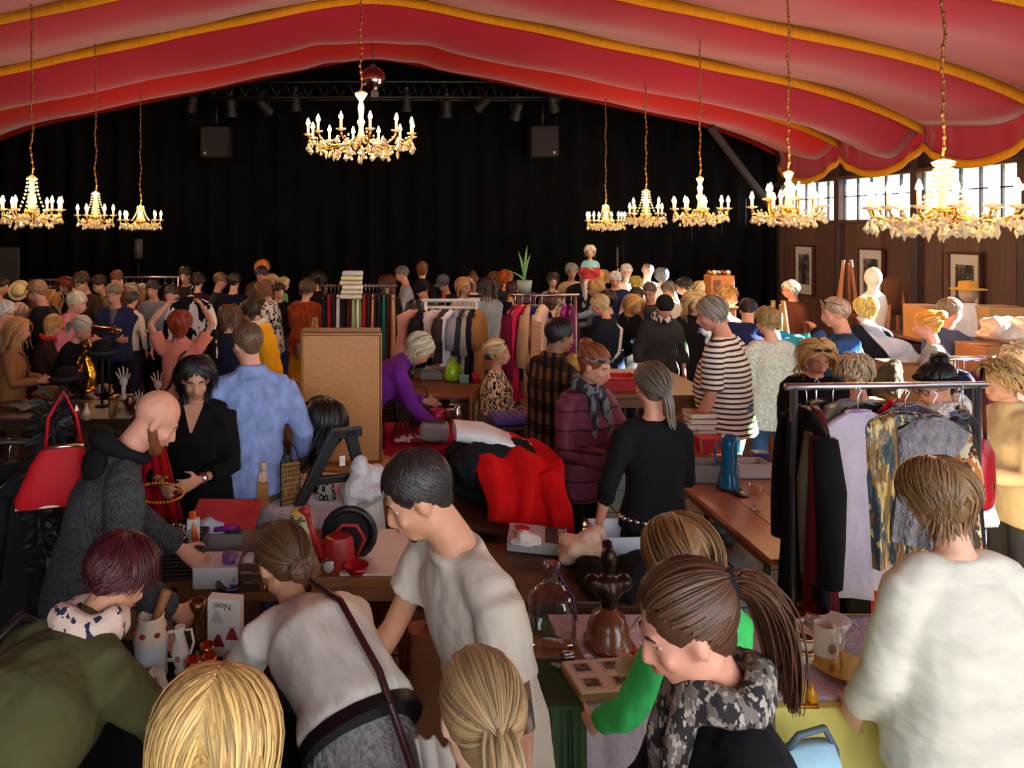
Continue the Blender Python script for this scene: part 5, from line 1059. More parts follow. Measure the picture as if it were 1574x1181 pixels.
round_table('round brown table with the lime green vase', 0.72, 7.45, 0.48, 0.74, wood((120, 70, 40)), dgrey)
table('long brown table below the tee shirt rack', 0.75, 2.05, 8.3, 8.9, 0.74, wood((110, 66, 44)), boards=2)
table('table of curios with the golden statue at the left', -4.3, -2.05, 5.95, 6.6, 0.80, wood((70, 46, 34)))
def beer_table(label, x0, x1, y0, y1, z):
    t = thing('beer_table', label, 'table', ((x0 + x1) / 2, (y0 + y1) / 2, 0)); w, d = x1 - x0, y1 - y0
    for i in range(3): MB().box((-w / 2 + w * (i + 0.5) / 3, 0, z - 0.014), (w / 3 - 0.003, d, 0.028)).build('top_board', beerwood, t, bevel=0.004)
    for sx in (-1, 1):
        MB().box((sx * (w / 2 - 0.01), 0, z - 0.04), (0.02, d - 0.1, 0.03)).build('edge_rail', mat((96, 40, 22), rough=0.5), t)
    for sy in (-1, 1):
        yy = sy * (d / 2 - 0.18)
        for sx in (-1, 1): MB().tube([(sx * (w / 2 - 0.09), yy, z - 0.03), (sx * (w / 2 - 0.05), yy, 0.0)], 0.018, 8).build('leg', greenmet, t, True)
        MB().tube([(-w / 2 + 0.07, yy, 0.3), (w / 2 - 0.07, yy, 0.3)], 0.012, 6).build('cross_bar', greenmet, t, True)
        MB().tube([(0, yy, 0.3), (0, yy - sy * 0.5, z - 0.03)], 0.012, 6).build('brace', greenmet, t, True)
beer_table('long brown folding beer table with green metal legs', 1.92, 2.60, 3.5, 5.7, 0.77)
table('second brown table behind the blue-grey jug, by the right wall', 4.6, 6.6, 6.0, 6.6, 0.76, wood((120, 76, 48)))

# ------------------------------------------------------------------ clothes racks and hanging clothes
chrome = metal((225, 225, 230), rough=0.32); whitem = mat((220, 220, 220), rough=0.35, name='white_paint')
def rack(label, a, b, z, m=chrome, r=0.016, double=False, pm=None):
    a, b = Vector(a), Vector(b); c = (a + b) / 2; dirv = (b - a).normalized(); L = (b - a).length; t = thing('clothes_rack', label, 'clothes rack', (c.x, c.y, 0), math.atan2(dirv.y, dirv.x), 'clothes racks')
    MB().cyl((-L / 2 - 0.04, 0, z), (L / 2 + 0.04, 0, z), r, n=10).build('rail', m, t, True)
    if double: MB().cyl((-L / 2, 0.18, z - 0.1), (L / 2, 0.18, z - 0.1), r, n=10).build('rail', m, t, True)
    for s in (-1, 1):
        MB().cyl((s * L / 2, 0, 0.05), (s * L / 2, 0, z), r, n=10).build('post', pm or m, t, True)
        MB().cyl((s * L / 2, -0.25, 0.05), (s * L / 2, 0.25, 0.05), r, n=10).build('foot', m, t, True)
    MB().cyl((-L / 2, 0, 0.2), (L / 2, 0, 0.2), r * 0.8, n=8).build('lower_bar', m, t, True)
    return t
def garment(label, x, y, z, rz, m, w=0.22, L=0.72, kind='shirt', sleeve=0.5, hanger=(30, 30, 32), group=None, thick=0.05, flare=0.03, neck=True, cat=None, seed=0, under=None):
    """hung garment; z is the rail height, front faces -Y at rz = 0"""
    t = thing('hanging_' + (kind if kind != 'top' else 'knitwear'), label, cat or kind, (x, y, z), rz, group); R = random.Random(seed + int(x * 100) + int(y * 77))
    hm = mat(hanger, rough=0.4)
    hk = MB().tube([(0.0, 0, -0.09), (0, 0, -0.02), (0.018, 0, 0.012), (0.0, 0, 0.028), (-0.016, 0, 0.015)], 0.0025, 5).build('hook', chrome, t, True)
    MB().tube([(-w * 0.95, 0, -0.145), (-w * 0.4, 0, -0.105), (0, 0, -0.085), (w * 0.4, 0, -0.105), (w * 0.95, 0, -0.145)], [0.007, 0.011, 0.012, 0.011, 0.007], 8).build('hanger', hm, t, True)
    n = 32; rings = []; ph = R.random() * 6
    def ring(zz, a, b, fold):
        r = []
        for i in range(n):
            q = 2 * math.pi * i / n; c_, s_ = math.cos(q), math.sin(q)
            xx = a * math.copysign(abs(c_) ** 0.7, c_); yy = b * math.copysign(abs(s_) ** 0.8, s_) + fold * math.sin(xx / max(a, 0.01) * 7 + ph) + fold * 0.6 * math.sin(xx / max(a, 0.01) * 13 + ph * 2)
            r.append(Vector((xx, yy, zz)))
        return r
    if kind in ('trousers', 'skirt'):
        for f in (0, 0.03, 0.2, 0.5, 0.8, 1.0): rings.append(ring(-0.10 - L * f, w * (0.8 - 0.1 * f), thick * (0.7 + 0.3 * f), 0.012 * f))
        MB().rings(rings).build('cloth_body', m, t, 'auto')
    else:
        prof = [(-0.085, 0.3, 0.5), (-0.11, 0.62, 0.75), (-0.15, 1.0, 0.9), (-0.22, 0.98, 1.0), (-0.35, 0.94, 1.05)]
        for zz, a, b in prof: rings.append(ring(zz, w * a, thick * b, 0.003))
        for f in (0.3, 0.5, 0.7, 0.88, 1.0):
            rings.append(ring(-0.1 - (L) * (0.35 + 0.65 * f) if L > 0.4 else -0.1 - L * f, w * 0.94 + flare * f, thick * (1 + 0.25 * f), 0.007 + 0.022 * f))
        MB().rings(rings).build('cloth_body', m, t, 'auto')
        if under is not None: MB().box((0, -thick * 1.02, -0.3), (w * 0.5, 0.01, 0.3)).build('inner_panel', under, t)
        if sleeve > 0:
            for s in (-1, 1):
                LS = 0.58 * sleeve; o = R.uniform(-0.02, 0.02)
                MB().tube([(s * w * 0.86, 0, -0.17), (s * (w + 0.02), 0.0, -0.2 - LS * 0.3), (s * (w + 0.035), o, -0.2 - LS * 0.7), (s * (w + 0.03), o * 1.5, -0.2 - LS)], [0.05, 0.062, 0.056, 0.052], 12).build('sleeve', m, t, True)
        if neck:
            MB().tube([(w * 0.30 * math.cos(q), thick * 0.55 * math.sin(q), -0.088 - 0.022 * (math.sin(q) < 0) * -math.sin(q)) for q in [i * 0.5236 for i in range(12)]], 0.011, 6, closed=True).build('collar', m, t, True)
    return t
# right front rack
rack('chrome clothes rack of blouses at the right front', (1.92, 3.30, 0), (2.80, 3.34, 0), 1.66, chrome, pm=mat((52, 50, 52), rough=0.4))
silky = mat((120, 88, 48), rough=0.3, bump=0.7, bscale=10, stretch=(3.4, 1, 0.8), pat='blotch', c2=(48, 62, 66), c3=(190, 160, 90), pscale=7, name='silk')
rr_ = [
 ('long black coat at the left end of the right front rack', 1.98, 3.30, 80, black, 0.22, 1.15, 'coat', 1.0, (30, 30, 32)),
 ('dark red coat second on the right front rack', 2.03, 3.31, 66, C((84, 16, 20)), 0.21, 0.95, 'coat', 1.0, (30, 30, 32)),
 ('khaki corduroy jacket on the right front rack', 2.12, 3.33, 40, C((92, 88, 70)), 0.23, 0.75, 'jacket', 1.0, (60, 50, 40)),
 ('lavender grey shirt on a purple hanger facing the viewer', 2.175, 3.24, 14, C((168, 156, 168), bump=0.7), 0.22, 0.80, 'shirt', 1.0, (132, 92, 176)),
 ('silky multicoloured blouse in brown, gold and teal', 2.36, 3.20, -8, silky, 0.20, 0.66, 'blouse', 0.0, (24, 24, 26)),
 ('dark purple velvet jacket on the right front rack', 2.48, 3.36, 20, C((54, 30, 62), sheen=0.6), 0.24, 0.6, 'jacket', 1.0, (24, 24, 26)),
 ('black and fluffy grey waistcoat on a wide black hanger', 2.455, 3.16, -6, C((128, 124, 128), bump=1.0, bscale=46, var=0.3, vscale=40), 0.15, 0.55, 'waistcoat', 0.0, (20, 20, 22)),
 ('black top with blue shimmer right of the fluffy waistcoat', 2.62, 3.22, 30, mat((26, 30, 38), rough=0.35, pat='blotch', c2=(70, 120, 160), pscale=8, thr=0.62, bump=0.5, bscale=12), 0.17, 0.62, 'top', 0.0, (24, 24, 26)),
 ('floral scarf-like blouse near the right end of the right front rack', 2.70, 3.30, 50, C((206, 190, 160), pat='blotch', c2=(60, 52, 46), c3=(180, 110, 60), pscale=14), 0.18, 0.75, 'blouse', 0.4, (150, 110, 70)),
 ('black dress hanging low under the lavender shirt', 2.10, 3.42, 30, black, 0.24, 1.2, 'dress', 0.0, (24, 24, 26)),
 ('long black trousers at the middle of the right front rack', 2.30, 3.40, 25, black, 0.2, 1.1, 'trousers', 0.0, (24, 24, 26)),
 ('bright red dress hanging behind the woman in white top', 2.50, 3.44, 25, C((196, 20, 24)), 0.19, 1.0, 'dress', 0.0, (24, 24, 26)),
]
for lab, x, y, rz, m, w, L, kd, sl, hg in rr_:
    garment(lab, x, y, 1.645, math.radians(rz), m, w, L, kd, sl, hg, 'clothes on the right front rack', 0.035, cat=kd)
# trouser rack in the middle distance
rack('clothes rack of trousers behind the brown panel', P(500, 440, 8.6), P(606, 440, 8.6), H - 92 * 8.6 / F, metal((120, 100, 90), rough=0.4))
tcol = [((24, 26, 34), 'black'), ((150, 24, 30), 'red'), ((40, 40, 46), 'charcoal'), ((214, 206, 200), 'white'), ((36, 24, 26), 'dark brown'), ((24, 22, 26), 'black silk'), ((96, 34, 30), 'russet speckled'), ((150, 176, 110), 'pale green'), ((224, 222, 206), 'cream'), ((120, 142, 80), 'olive green'), ((176, 22, 36), 'crimson'), ((60, 44, 36), 'umber'), ((222, 140, 110), 'coral'), ((52, 30, 24), 'chestnut'), ((40, 44, 44), 'slate'), ((38, 110, 104), 'teal'), ((90, 36, 22), 'rust'), ((206, 170, 120), 'sand')]
zr = H - 92 * 8.6 / F
for i, (c, nm) in enumerate(tcol):
    x = P(503 + i * 5.9, 0, 8.6).x
    garment('%s trousers on the rack behind the brown panel' % nm, x, 8.6, zr, math.radians(62 + (i * 37) % 30), C(c), 0.12, 0.95 if i % 3 else 0.8, 'trousers', 0, (40, 36, 34), 'trousers on the rack behind the panel', 0.03)
for i in range(6):
    c = [(226, 214, 186), (214, 204, 190), (232, 222, 190), (206, 196, 176), (224, 210, 150), (196, 200, 206)][i]
    tag(MB().box((P(541, 0, 8.6).x + 0.01 * ((i * 7) % 3 - 1), 8.6, zr - 0.12 + 0.055 * i), (0.27 - 0.01 * (i % 3), 0.24, 0.05)).build('folded_towel', C(c), None, bevel=0.018), '%s folded cloth in the stack on the trouser rack' % ['lowest cream', 'second lowest beige', 'third pale yellow', 'fourth greyish', 'fifth straw yellow', 'topmost bluish white'][i], 'folded cloth', 'folded cloths on the trouser rack')
# tee shirt rack
rack('white clothes rack of tee shirts in the middle', P(654, 462, 7.9), P(732, 462, 7.9), H - 114 * 7.9 / F, whitem, 0.02, True)
zr = H - 116 * 7.9 / F
tees = [('salmon pink tank top at the left of the tee shirt rack', 636, (216, 146, 128), 0.0, 0, 0.5), ('black garment between tank top and white tee shirt', 648, (24, 22, 26), 0.4, 60, 0.6), ('pale pink tee shirt facing the viewer', 671, (226, 196, 186), 0.3, 0, 0.5), ('dark brown shirt behind the pale pink tee shirt', 684, (54, 46, 46), 0.4, 60, 0.55), ('white tee shirt on the tee shirt rack', 697, (226, 220, 218), 0.35, 40, 0.58), ('grey shirt right of the white tee shirt', 706, (150, 154, 162), 0.5, 60, 0.7), ('charcoal shirt on the tee shirt rack', 714, (52, 54, 60), 0.6, 65, 0.72), ('pale olive shirt on the tee shirt rack', 720, (176, 172, 150), 0.6, 65, 0.72), ('dark navy shirt on the tee shirt rack', 727, (30, 32, 48), 0.6, 68, 0.74), ('tan shirt at the right end of the tee shirt rack', 735, (172, 128, 76), 0.5, 70, 0.74)]
for lab, px, c, sl, rz, L in tees: garment(lab, P(px, 0, 7.85).x, 7.85, zr, math.radians(rz), C(c), 0.19, L, 'shirt', sl, (24, 24, 26), 'shirts on the tee shirt rack', 0.035)
# magenta coat rack
rack('steel clothes rack of magenta coats', P(790, 455, 7.2), P(884, 455, 7.2), H - 106 * 7.2 / F, metal((160, 150, 146), rough=0.3))
zr = H - 108 * 7.2 / F
for lab, px, c, rz, L, sl in (('dark magenta coat at the left end of the steel rack', 792, (96, 14, 44), 55, 0.85, 1.0), ('bright raspberry coat on the steel rack', 803, (196, 36, 74), 45, 0.9, 1.0), ('beige coat on the steel rack', 815, (190, 150, 112), 60, 0.85, 0.8), ('royal blue jacket on a wooden hanger', 823, (30, 44, 104), 40, 0.7, 0.6), ('pinkish cream blouse on the steel rack', 833, (220, 186, 166), 60, 0.75, 0.6), ('violet satin scarf dress on the steel rack', 868, (150, 30, 130), 70, 0.9, 0.0), ('dark plum coat at the right end of the steel rack', 878, (96, 26, 84), 70, 0.9, 1.0)):
    garment(lab, P(px, 0, 7.15).x, 7.15, zr, math.radians(rz), C(c), 0.2, L, 'coat', sl, (176, 128, 70), 'coats on the steel rack', 0.04)
# far left racks
rack('distant hanger rack at the left behind the crowd', P(46, 428, 11.8), P(112, 428, 11.8), H - 82 * 11.8 / F, chrome)
for i in range(7): garment('%s top on the distant left hanger rack' % ['black', 'brown', 'dark green', 'grey', 'wine red', 'navy', 'off-white'][i], P(50 + i * 9, 0, 11.8).x, 11.8, H - 84 * 11.8 / F, math.radians(75), C([(20, 20, 22), (70, 48, 36), (34, 48, 40), (90, 88, 88), (80, 20, 30), (26, 30, 52), (200, 192, 180)][i]), 0.19, 0.8, 'shirt', 0.7, (226, 222, 214), 'tops on the distant left rack', 0.035)
rack('distant hanger rack right of the track jacket man', P(188, 426, 11.8), P(274, 426, 11.8), H - 78 * 11.8 / F, chrome)
for i in range(7): garment('%s garment on the distant rack behind the raised arms' % ['black', 'graphite', 'white', 'tan', 'dark teal', 'black velvet', 'burgundy'][i], P(194 + i * 12, 0, 11.8).x, 11.8, H - 80 * 11.8 / F, math.radians(75), C([(20, 20, 22), (54, 52, 54), (220, 214, 204), (150, 110, 76), (28, 60, 64), (16, 14, 18), (90, 20, 32)][i]), 0.19, 0.85, 'shirt', 0.7, (226, 222, 214), 'garments on the distant rack behind the raised arms', 0.035)
# right rear rack
rack('chrome clothes rack behind the woman with headband', P(1468, 551, 4.9), P(1580, 545, 4.9), H - 203 * 4.9 / F, chrome, 0.018)
for i, (lab, c) in enumerate((('navy jacket on the rear right rack', (30, 34, 66)), ('plum shirt on the rear right rack', (92, 30, 66)), ('denim jacket on the rear right rack', (62, 80, 116)), ('black waistcoat on the rear right rack', (22, 22, 26)))):
    garment(lab, P(1482 + i * 24, 0, 4.9).x, 4.9, H - 205 * 4.9 / F, math.radians(70), C(c), 0.2, 0.72, 'jacket', 0.8, (210, 210, 214), 'jackets on the rear right rack', 0.04)
# dark rack of feather boas at the left front
rack('black clothes rack at the left edge', (-2.10, 3.25, 0), (-1.50, 3.25, 0), 1.42, blk)
for i, (lab, c) in enumerate((('black velvet coat at the left edge', (14, 13, 15)), ('black satin dress at the left edge', (20, 18, 22)), ('very dark plum coat at the left edge', (26, 14, 22)), ('black lace shirt at the left edge', (16, 16, 17)), ('charcoal cape at the left edge', (24, 24, 27)))):
    garment(lab, -2.06 + i * 0.13, 3.25, 1.41, math.radians(35 + i * 7), C(c), 0.22, 1.0, 'coat', 1.0, (24, 24, 26), 'black clothes at the left edge', 0.05)
def boa(label, pts, c, n, r=0.06, ln=0.07):
    R = random.Random(len(label)); w = MB(); P_ = [Vector(p) for p in pts]
    for i in range(n):
        f = R.random() * (len(P_) - 1); k_ = int(f); c0 = P_[k_].lerp(P_[min(k_ + 1, len(P_) - 1)], f - k_); d_ = Vector((R.gauss(0, 1), R.gauss(0, 1), R.gauss(-0.4, 0.8))).normalized()
        a_ = c0 + d_ * 0.02; b_ = c0 + d_ * (r + R.random() * ln); s_ = d_.cross(Vector((R.gauss(0, 1), R.gauss(0, 1), R.gauss(0, 1)))).normalized() * 0.012
        m_ = a_.lerp(b_, 0.6); w.add([a_, m_ + s_, b_, m_ - s_, m_ + d_.cross(s_) * 0.4], [(0, 1, 4), (1, 2, 4), (2, 3, 4), (3, 0, 4), (0, 3, 2, 1)])
    o = w.build('feather_boa', mat(c, rough=0.6), None); return tag(o, label, 'feather boa', None, 'stuff')
boa('black feather boa with blue sheen hanging at the left edge', [P(82, 640, 3.1), P(70, 700, 3.1), P(60, 800, 3.1), P(72, 880, 3.1)], (22, 22, 28), 420)
boa('small black feather tuft above the red handbag', [P(85, 615, 3.15), P(75, 650, 3.15)], (18, 18, 20), 160)
# red handbag
b = P(78, 775, 3.0); t = thing('handbag', 'red leather handbag with white piping hanging at the left edge', 'handbag', b, 0.3); rl = mat((176, 16, 26), rough=0.6, spec=0.2, bump=0.2, bscale=14, name='red_leather')
MB().loft([(Vector((0, 0, 0.0)), Vector((1, 0, 0)), Vector((0, 1, 0)), 0.135, 0.05), (Vector((0.0, 0, 0.03)), Vector((1, 0, 0)), Vector((0, 1, 0)), 0.14, 0.055), (Vector((0.03, 0, 0.18)), Vector((1, 0, 0)), Vector((0, 1, 0)), 0.105, 0.045), (Vector((0.05, 0, 0.24)), Vector((1, 0, 0)), Vector((0, 1, 0)), 0.08, 0.02)], 20, 3.5).build('bag_body', rl, t, 'auto')
MB().tube([(-0.13, -0.03, 0.0), (0.0, -0.052, 0.008), (0.13, -0.03, 0.0)], 0.005, 6).build('piping', mat((230, 220, 205), rough=0.5), t, True)
MB().tube([(-0.035, -0.02, 0.24), (0.05, -0.03, 0.245), (0.13, -0.02, 0.24)], 0.007, 6).build('clasp_frame', metal((220, 210, 190)), t, True)
MB().tube([(-0.02, 0, 0.24), (-0.01, 0, 0.36), (0.05, 0, 0.47), (0.1, 0, 0.36), (0.12, 0, 0.24)], 0.007, 6).build('handle', rl, t, True)
# held-up black and white top
I = ALL_PEOPLE['redbob']; hw = [I['W'](I['arm'][s][2]) for s in (-1, 1)]; mid = (hw[0] + hw[1]) / 2
garment('black and white mottled top held up by the woman with red bob', mid.x + 0.02, mid.y + 0.14, mid.z + 0.16, 0.1, C((226, 218, 204), pat='blotch', c2=(22, 20, 20), pscale=7, thr=0.48), 0.17, 0.62, 'top', 0.8, (226, 220, 210), None, 0.03)
# amber necklace
I = ALL_PEOPLE['necklace']; a_, b_ = I['W'](I['arm'][-1][2]), I['W'](I['arm'][1][2]); t = thing('bead_necklace', 'amber bead necklace held by the woman in black dress', 'necklace', ((a_ + b_) / 2))
w = MB(); cnt = 44
for i in range(cnt):
    q = i / (cnt - 1); pnt = a_.lerp(b_, 0.5) + Vector((0.13 * math.cos(q * 6.28) - 0.08, -0.11 + 0.02 * math.sin(q * 6.28), -0.02 + 0.045 * math.sin(q * 6.28))) - (a_ + b_) / 2
    w.ell(pnt, (0.009, 0.008, 0.008), 7, 5)
tag(w.build('beads', mat((220, 140, 24), rough=0.2, coat=0.5), t, True), kind='stuff')
# ------------------------------------------------------------------ goods
porc = mat((226, 216, 200), rough=0.25, coat=0.4, name='porcelain'); silver = metal((190, 186, 180), rough=0.25); copper = metal((190, 110, 70), rough=0.25); oldbrass = metal((120, 92, 54), rough=0.4)
def lathe_thing(name, label, cat, p, prof, m, n=24, group=None, extra=None, rz=0.0):
    t = thing(name, label, cat, p, rz, group); MB().lathe(prof, n=n).build('vessel', m, t, True)
    for e in (extra or []): e[0].build(e[1], e[2], t, True)
    return t
def handle(r, z0, z1, out, th=0.008, side=1, n=8):
    return MB().tube([(side * r * 0.92, 0, z1), (side * (r + out * 0.7), 0, z1 + 0.005), (side * (r + out), 0, (z0 + z1) / 2), (side * (r + out * 0.6), 0, z0), (side * r * 0.95, 0, z0)], th, n)
def openbox(label, p, w, d, h, m, rz=0.0, cat='box', inner=None, t=0.008, name='open_box'):
    o = thing(name, label, cat, p, rz); MB().box((0, 0, t / 2), (w, d, t)).build('bottom', m, o)
    for s in (-1, 1):
        MB().box((0, s * (d / 2 - t / 2), h / 2), (w, t, h)).build('side_panel', m, o); MB().box((s * (w / 2 - t / 2), 0, h / 2), (t, d - 2 * t, h)).build('side_panel', m, o)
    return o
def heap(name, label, cat, p, r, m, seed=1, vox=0.014, k=7, rz=0):
    R = random.Random(seed); w = MB()
    for i in range(k): w.ell((R.uniform(-0.6, 0.6) * r[0], R.uniform(-0.6, 0.6) * r[1], r[2] * (0.25 + 0.5 * R.random())), (r[0] * R.uniform(0.3, 0.6), r[1] * R.uniform(0.3, 0.6), r[2] * R.uniform(0.25, 0.5)), 12, 8, rot_z(R.random() * 3) @ rot_x(R.uniform(-0.5, 0.5)))
    w.ell((0, 0, r[2] * 0.25), (r[0] * 0.9, r[1] * 0.9, r[2] * 0.25), 14, 8)
    o = remesh(w.build(name, m, None), vox, 4); o.location = p; o.rotation_euler = (0, 0, rz); wrinkle(o, 0.03, 0.07); return tag(o, label, cat)
def blanket(name, label, cat, fn, m, nu=28, nv=28, th=0.012):
    o = MB().grid(fn, nu, nv, th).build(name, m, None, True); return tag(o, label, cat)

# --- left front crockery table (z 0.757)
zt = 0.758
p = on(232, 1040, zt)
t = thing('ceramic_jug', 'tall cream and pale blue ceramic tankard with floral rim, beside the olive jacket', 'jug', p); MB().lathe([(0.055, 0), (0.06, 0.01), (0.058, 0.1), (0.062, 0.13), (0.064, 0.15), (0.055, 0.19), (0.045, 0.21), (0.048, 0.225), (0.04, 0.225), (0.036, 0.2)], n=24).build('vessel', mat((206, 210, 214), rough=0.3, pat='stripes', c2=(226, 206, 180), pscale=1.0 / 0.28, thr=0.5, coat=0.3), t, True); handle(0.06, 0.06, 0.16, 0.045).build('handle', porc, t, True)
w = MB()
for i in range(7): a = i * 0.9; w.ell((0.058 * math.cos(a), 0.058 * math.sin(a), 0.175), (0.012, 0.012, 0.009), 7, 5)
tag(w.build('painted_flowers', mat((150, 30, 40), rough=0.4), t, True), kind='stuff')
MB().tube([(0.0, 0.0, 0.16), (0.05, 0.02, 0.3)], [0.016, 0.019], 10).build('wooden_pestle', beech, t, True)
lathe_thing('mortar_cup', 'brown and white stoneware goblet in front of the tankard', 'goblet', on(225, 1092, zt), [(0.038, 0), (0.04, 0.008), (0.026, 0.03), (0.03, 0.06), (0.036, 0.085), (0.03, 0.085), (0.02, 0.05)], mat((160, 120, 76), rough=0.4))
t = thing('scallop_shell', 'white scallop shell leaning on the tankard', 'shell', on(244, 1068, zt)); MB().grid(lambda u, v: ((u - 0.5) * 0.09 * math.sin(math.pi * (0.1 + 0.8 * v)), -0.02 + 0.006 * math.sin(u * 44) - 0.02 * math.sin(math.pi * v), 0.005 + 0.1 * v), 30, 10, 0.005).build('shell_fan', mat((214, 190, 170), rough=0.5), t, True)
p = on(277, 1034, zt); t = thing('porcelain_pitcher', 'slender white porcelain pitcher with painted flower', 'pitcher', p); MB().lathe([(0.022, 0), (0.024, 0.008), (0.016, 0.02), (0.032, 0.06), (0.034, 0.08), (0.018, 0.13), (0.014, 0.15), (0.02, 0.17), (0.016, 0.17)], n=20).build('vessel', porc, t, True); handle(0.02, 0.07, 0.155, 0.03, 0.005).build('handle', porc, t, True); MB().ell((0, -0.033, 0.068), (0.01, 0.004, 0.012), 8, 6).build('painted_flower', mat((170, 120, 100)), t, True)
lathe_thing('porcelain_bowl', 'small white porcelain basket bowl behind the pitcher', 'bowl', on(262, 1003, zt), [(0.025, 0), (0.03, 0.01), (0.055, 0.035), (0.05, 0.036), (0.02, 0.012)], porc, extra=[(MB().tube([(-0.05, 0, 0.034), (-0.03, 0, 0.06), (0, 0, 0.07), (0.03, 0, 0.06), (0.05, 0, 0.034)], 0.005, 6), 'handle', porc)])
lathe_thing('candlestick', 'tall turned brass candlestick on the black cloth', 'candlestick', on(304, 1015, zt), [(0.045, 0), (0.045, 0.012), (0.018, 0.03), (0.014, 0.06), (0.024, 0.08), (0.012, 0.1), (0.022, 0.14), (0.012, 0.17), (0.028, 0.2), (0.032, 0.225), (0.024, 0.225), (0.012, 0.19)], oldbrass)
for i, (px, py, lab) in enumerate(((297, 1050, 'nearest copper goblet on the black cloth'), (318, 1026, 'copper goblet behind the nearest one'), (322, 1044, 'small copper egg cup right of the goblets'))): lathe_thing('copper_goblet', lab, 'goblet', on(px, py, zt), [(0.026, 0), (0.024, 0.006), (0.006, 0.016), (0.006, 0.04), (0.024, 0.055), (0.028, 0.085), (0.025, 0.085), (0.018, 0.055)], copper, 18, 'copper goblets')
t = thing('glass_ornament', 'round black and clear glass paperweight at the front of the black cloth', 'paperweight', on(258, 1108, zt)); MB().ell((0, 0, 0.035), (0.04, 0.04, 0.035), 18, 12).build('glass_ball', mat((30, 24, 34), rough=0.05, coat=1.0), t, True); MB().tube([(-0.03, -0.02, 0.05), (0, -0.035, 0.06), (0.03, -0.02, 0.05)], 0.006, 6).build('white_swirl', mat((220, 214, 220), rough=0.1), t, True)
t = thing('gift_box', 'upright white gift box printed with red bells', 'box', on(347, 1005, zt), -0.15); MB().box((0, 0, 0.11), (0.13, 0.05, 0.22)).build('carton', mat((216, 208, 200), rough=0.6), t, bevel=0.003)
for x, z, c in ((-0.02, 0.06, (130, 20, 34)), (0.035, 0.09, (150, 30, 40)), (-0.025, 0.15, (180, 170, 165))): MB().rings([[Vector((x + r * math.cos(q), -0.0265 + 0.001 * math.sin(q), z + zz)) for q in (0, 1.57, 3.14, 4.71)] for r, zz in ((0.026, -0.02), (0.018, 0.0), (0.006, 0.026))]).build('printed_bell', mat(c), t)
TXT_NOEL.materials.append(mat((40, 36, 36))); fo = bpy.data.objects.new('lettering', TXT_NOEL); COL.objects.link(fo); fo.parent = t; fo.rotation_euler = (math.pi / 2, math.pi, 0)
fo.location = (0.03, -0.0262, 0.205)
lathe_thing('wooden_egg', 'brown wooden egg cup right of the copper goblets', 'egg cup', on(351, 1040, zt), [(0.022, 0), (0.02, 0.008), (0.01, 0.02), (0.022, 0.05), (0.02, 0.075), (0.008, 0.09)], wood((150, 96, 66)))

# --- wooden sales table
zs = 0.762
def wicker(label, p, w, d, h, m, rz=0.0, name='wicker_basket', n=9):
    t = thing(name, label, 'basket', p, rz); MB().box((0, 0, 0.008), (w * 0.9, d * 0.9, 0.016)).build('bottom', m, t)
    fr = MB()
    def per(f, g):
        s = (f * 4) % 4; k_ = int(s); r_ = s - k_; a_, b_ = w / 2 * g, d / 2 * g; return [(-a_ + 2 * a_ * r_, -b_), (a_, -b_ + 2 * b_ * r_), (a_ - 2 * a_ * r_, b_), (-a_, b_ - 2 * b_ * r_)][k_]
    for j in range(n):
        z_ = 0.015 + (h - 0.02) * j / (n - 1); g = 0.9 + 0.12 * j / n
        fr.tube([(*[c * (1 + 0.018 * (-1) ** (i + j)) for c in per(i / 32, g)], z_) for i in range(32)], 0.0075, 5, closed=True)
    fr.build('woven_wall', m, t, True); rim = MB(); rim.tube([(*per(i / 32, 1.03), h) for i in range(32)], 0.012, 6, closed=True); rim.build('rim', m, t, True)
    return t
dwick = wood((52, 32, 24), stretch=(1, 1, 1), rough=0.6)
pb = on(283, 882, zs); wicker('dark brown wicker basket with glassware at the left end of the sales table', pb, 0.19, 0.17, 0.17, dwick, 0.1)
t = thing('glass_jar', 'round clear glass jar standing in the wicker basket', 'jar', pb + Vector((-0.03, -0.02, 0.02))); MB().lathe([(0.03, 0), (0.055, 0.05), (0.06, 0.12), (0.05, 0.17), (0.035, 0.19), (0.038, 0.2), (0.034, 0.2)], n=20).build('glass', GLASS(), t, True); MB().lathe([(0.04, 0.2), (0.04, 0.21), (0.01, 0.225)], n=16).build('lid', GLASS(), t, True)
tag(MB().tube([pb + Vector((0.05, 0.03, 0.1)), pb + Vector((0.02, 0.06, 0.27))], [0.016, 0.018], 10).build('orange_tube', plastic((214, 92, 24)), None, True), 'orange plastic tube sticking out of the wicker basket', 'tube')
t = thing('white_carton', 'small white carton standing in the wicker basket', 'box', pb + Vector((0.03, 0.05, 0.02))); MB().box((0, 0, 0.11), (0.06, 0.03, 0.22), 0.3).build('carton', mat((214, 212, 208)), t, bevel=0.002); MB().box((0, -0.018, 0.15), (0.04, 0.004, 0.05), 0.3).build('printed_patch', mat((120, 120, 126)), t)
pb = on(333, 845, zs); o = openbox('grey open storage box with red lid at the back of the sales table', pb, 0.30, 0.2, 0.12, mat((120, 116, 110), rough=0.7), -0.05)
MB().box((0.03, 0.07, 0.155), (0.34, 0.22, 0.012), 0, rot_x(0.28)).build('lid', C((190, 60, 62), bump=0.1), o, bevel=0.003)
heap('plastic_wrap', 'pale blue plastic wrap bulging from the grey storage box', 'plastic wrap', pb + Vector((-0.04, -0.02, 0.07)), (0.1, 0.06, 0.09), mat((176, 200, 222), rough=0.25), 3)
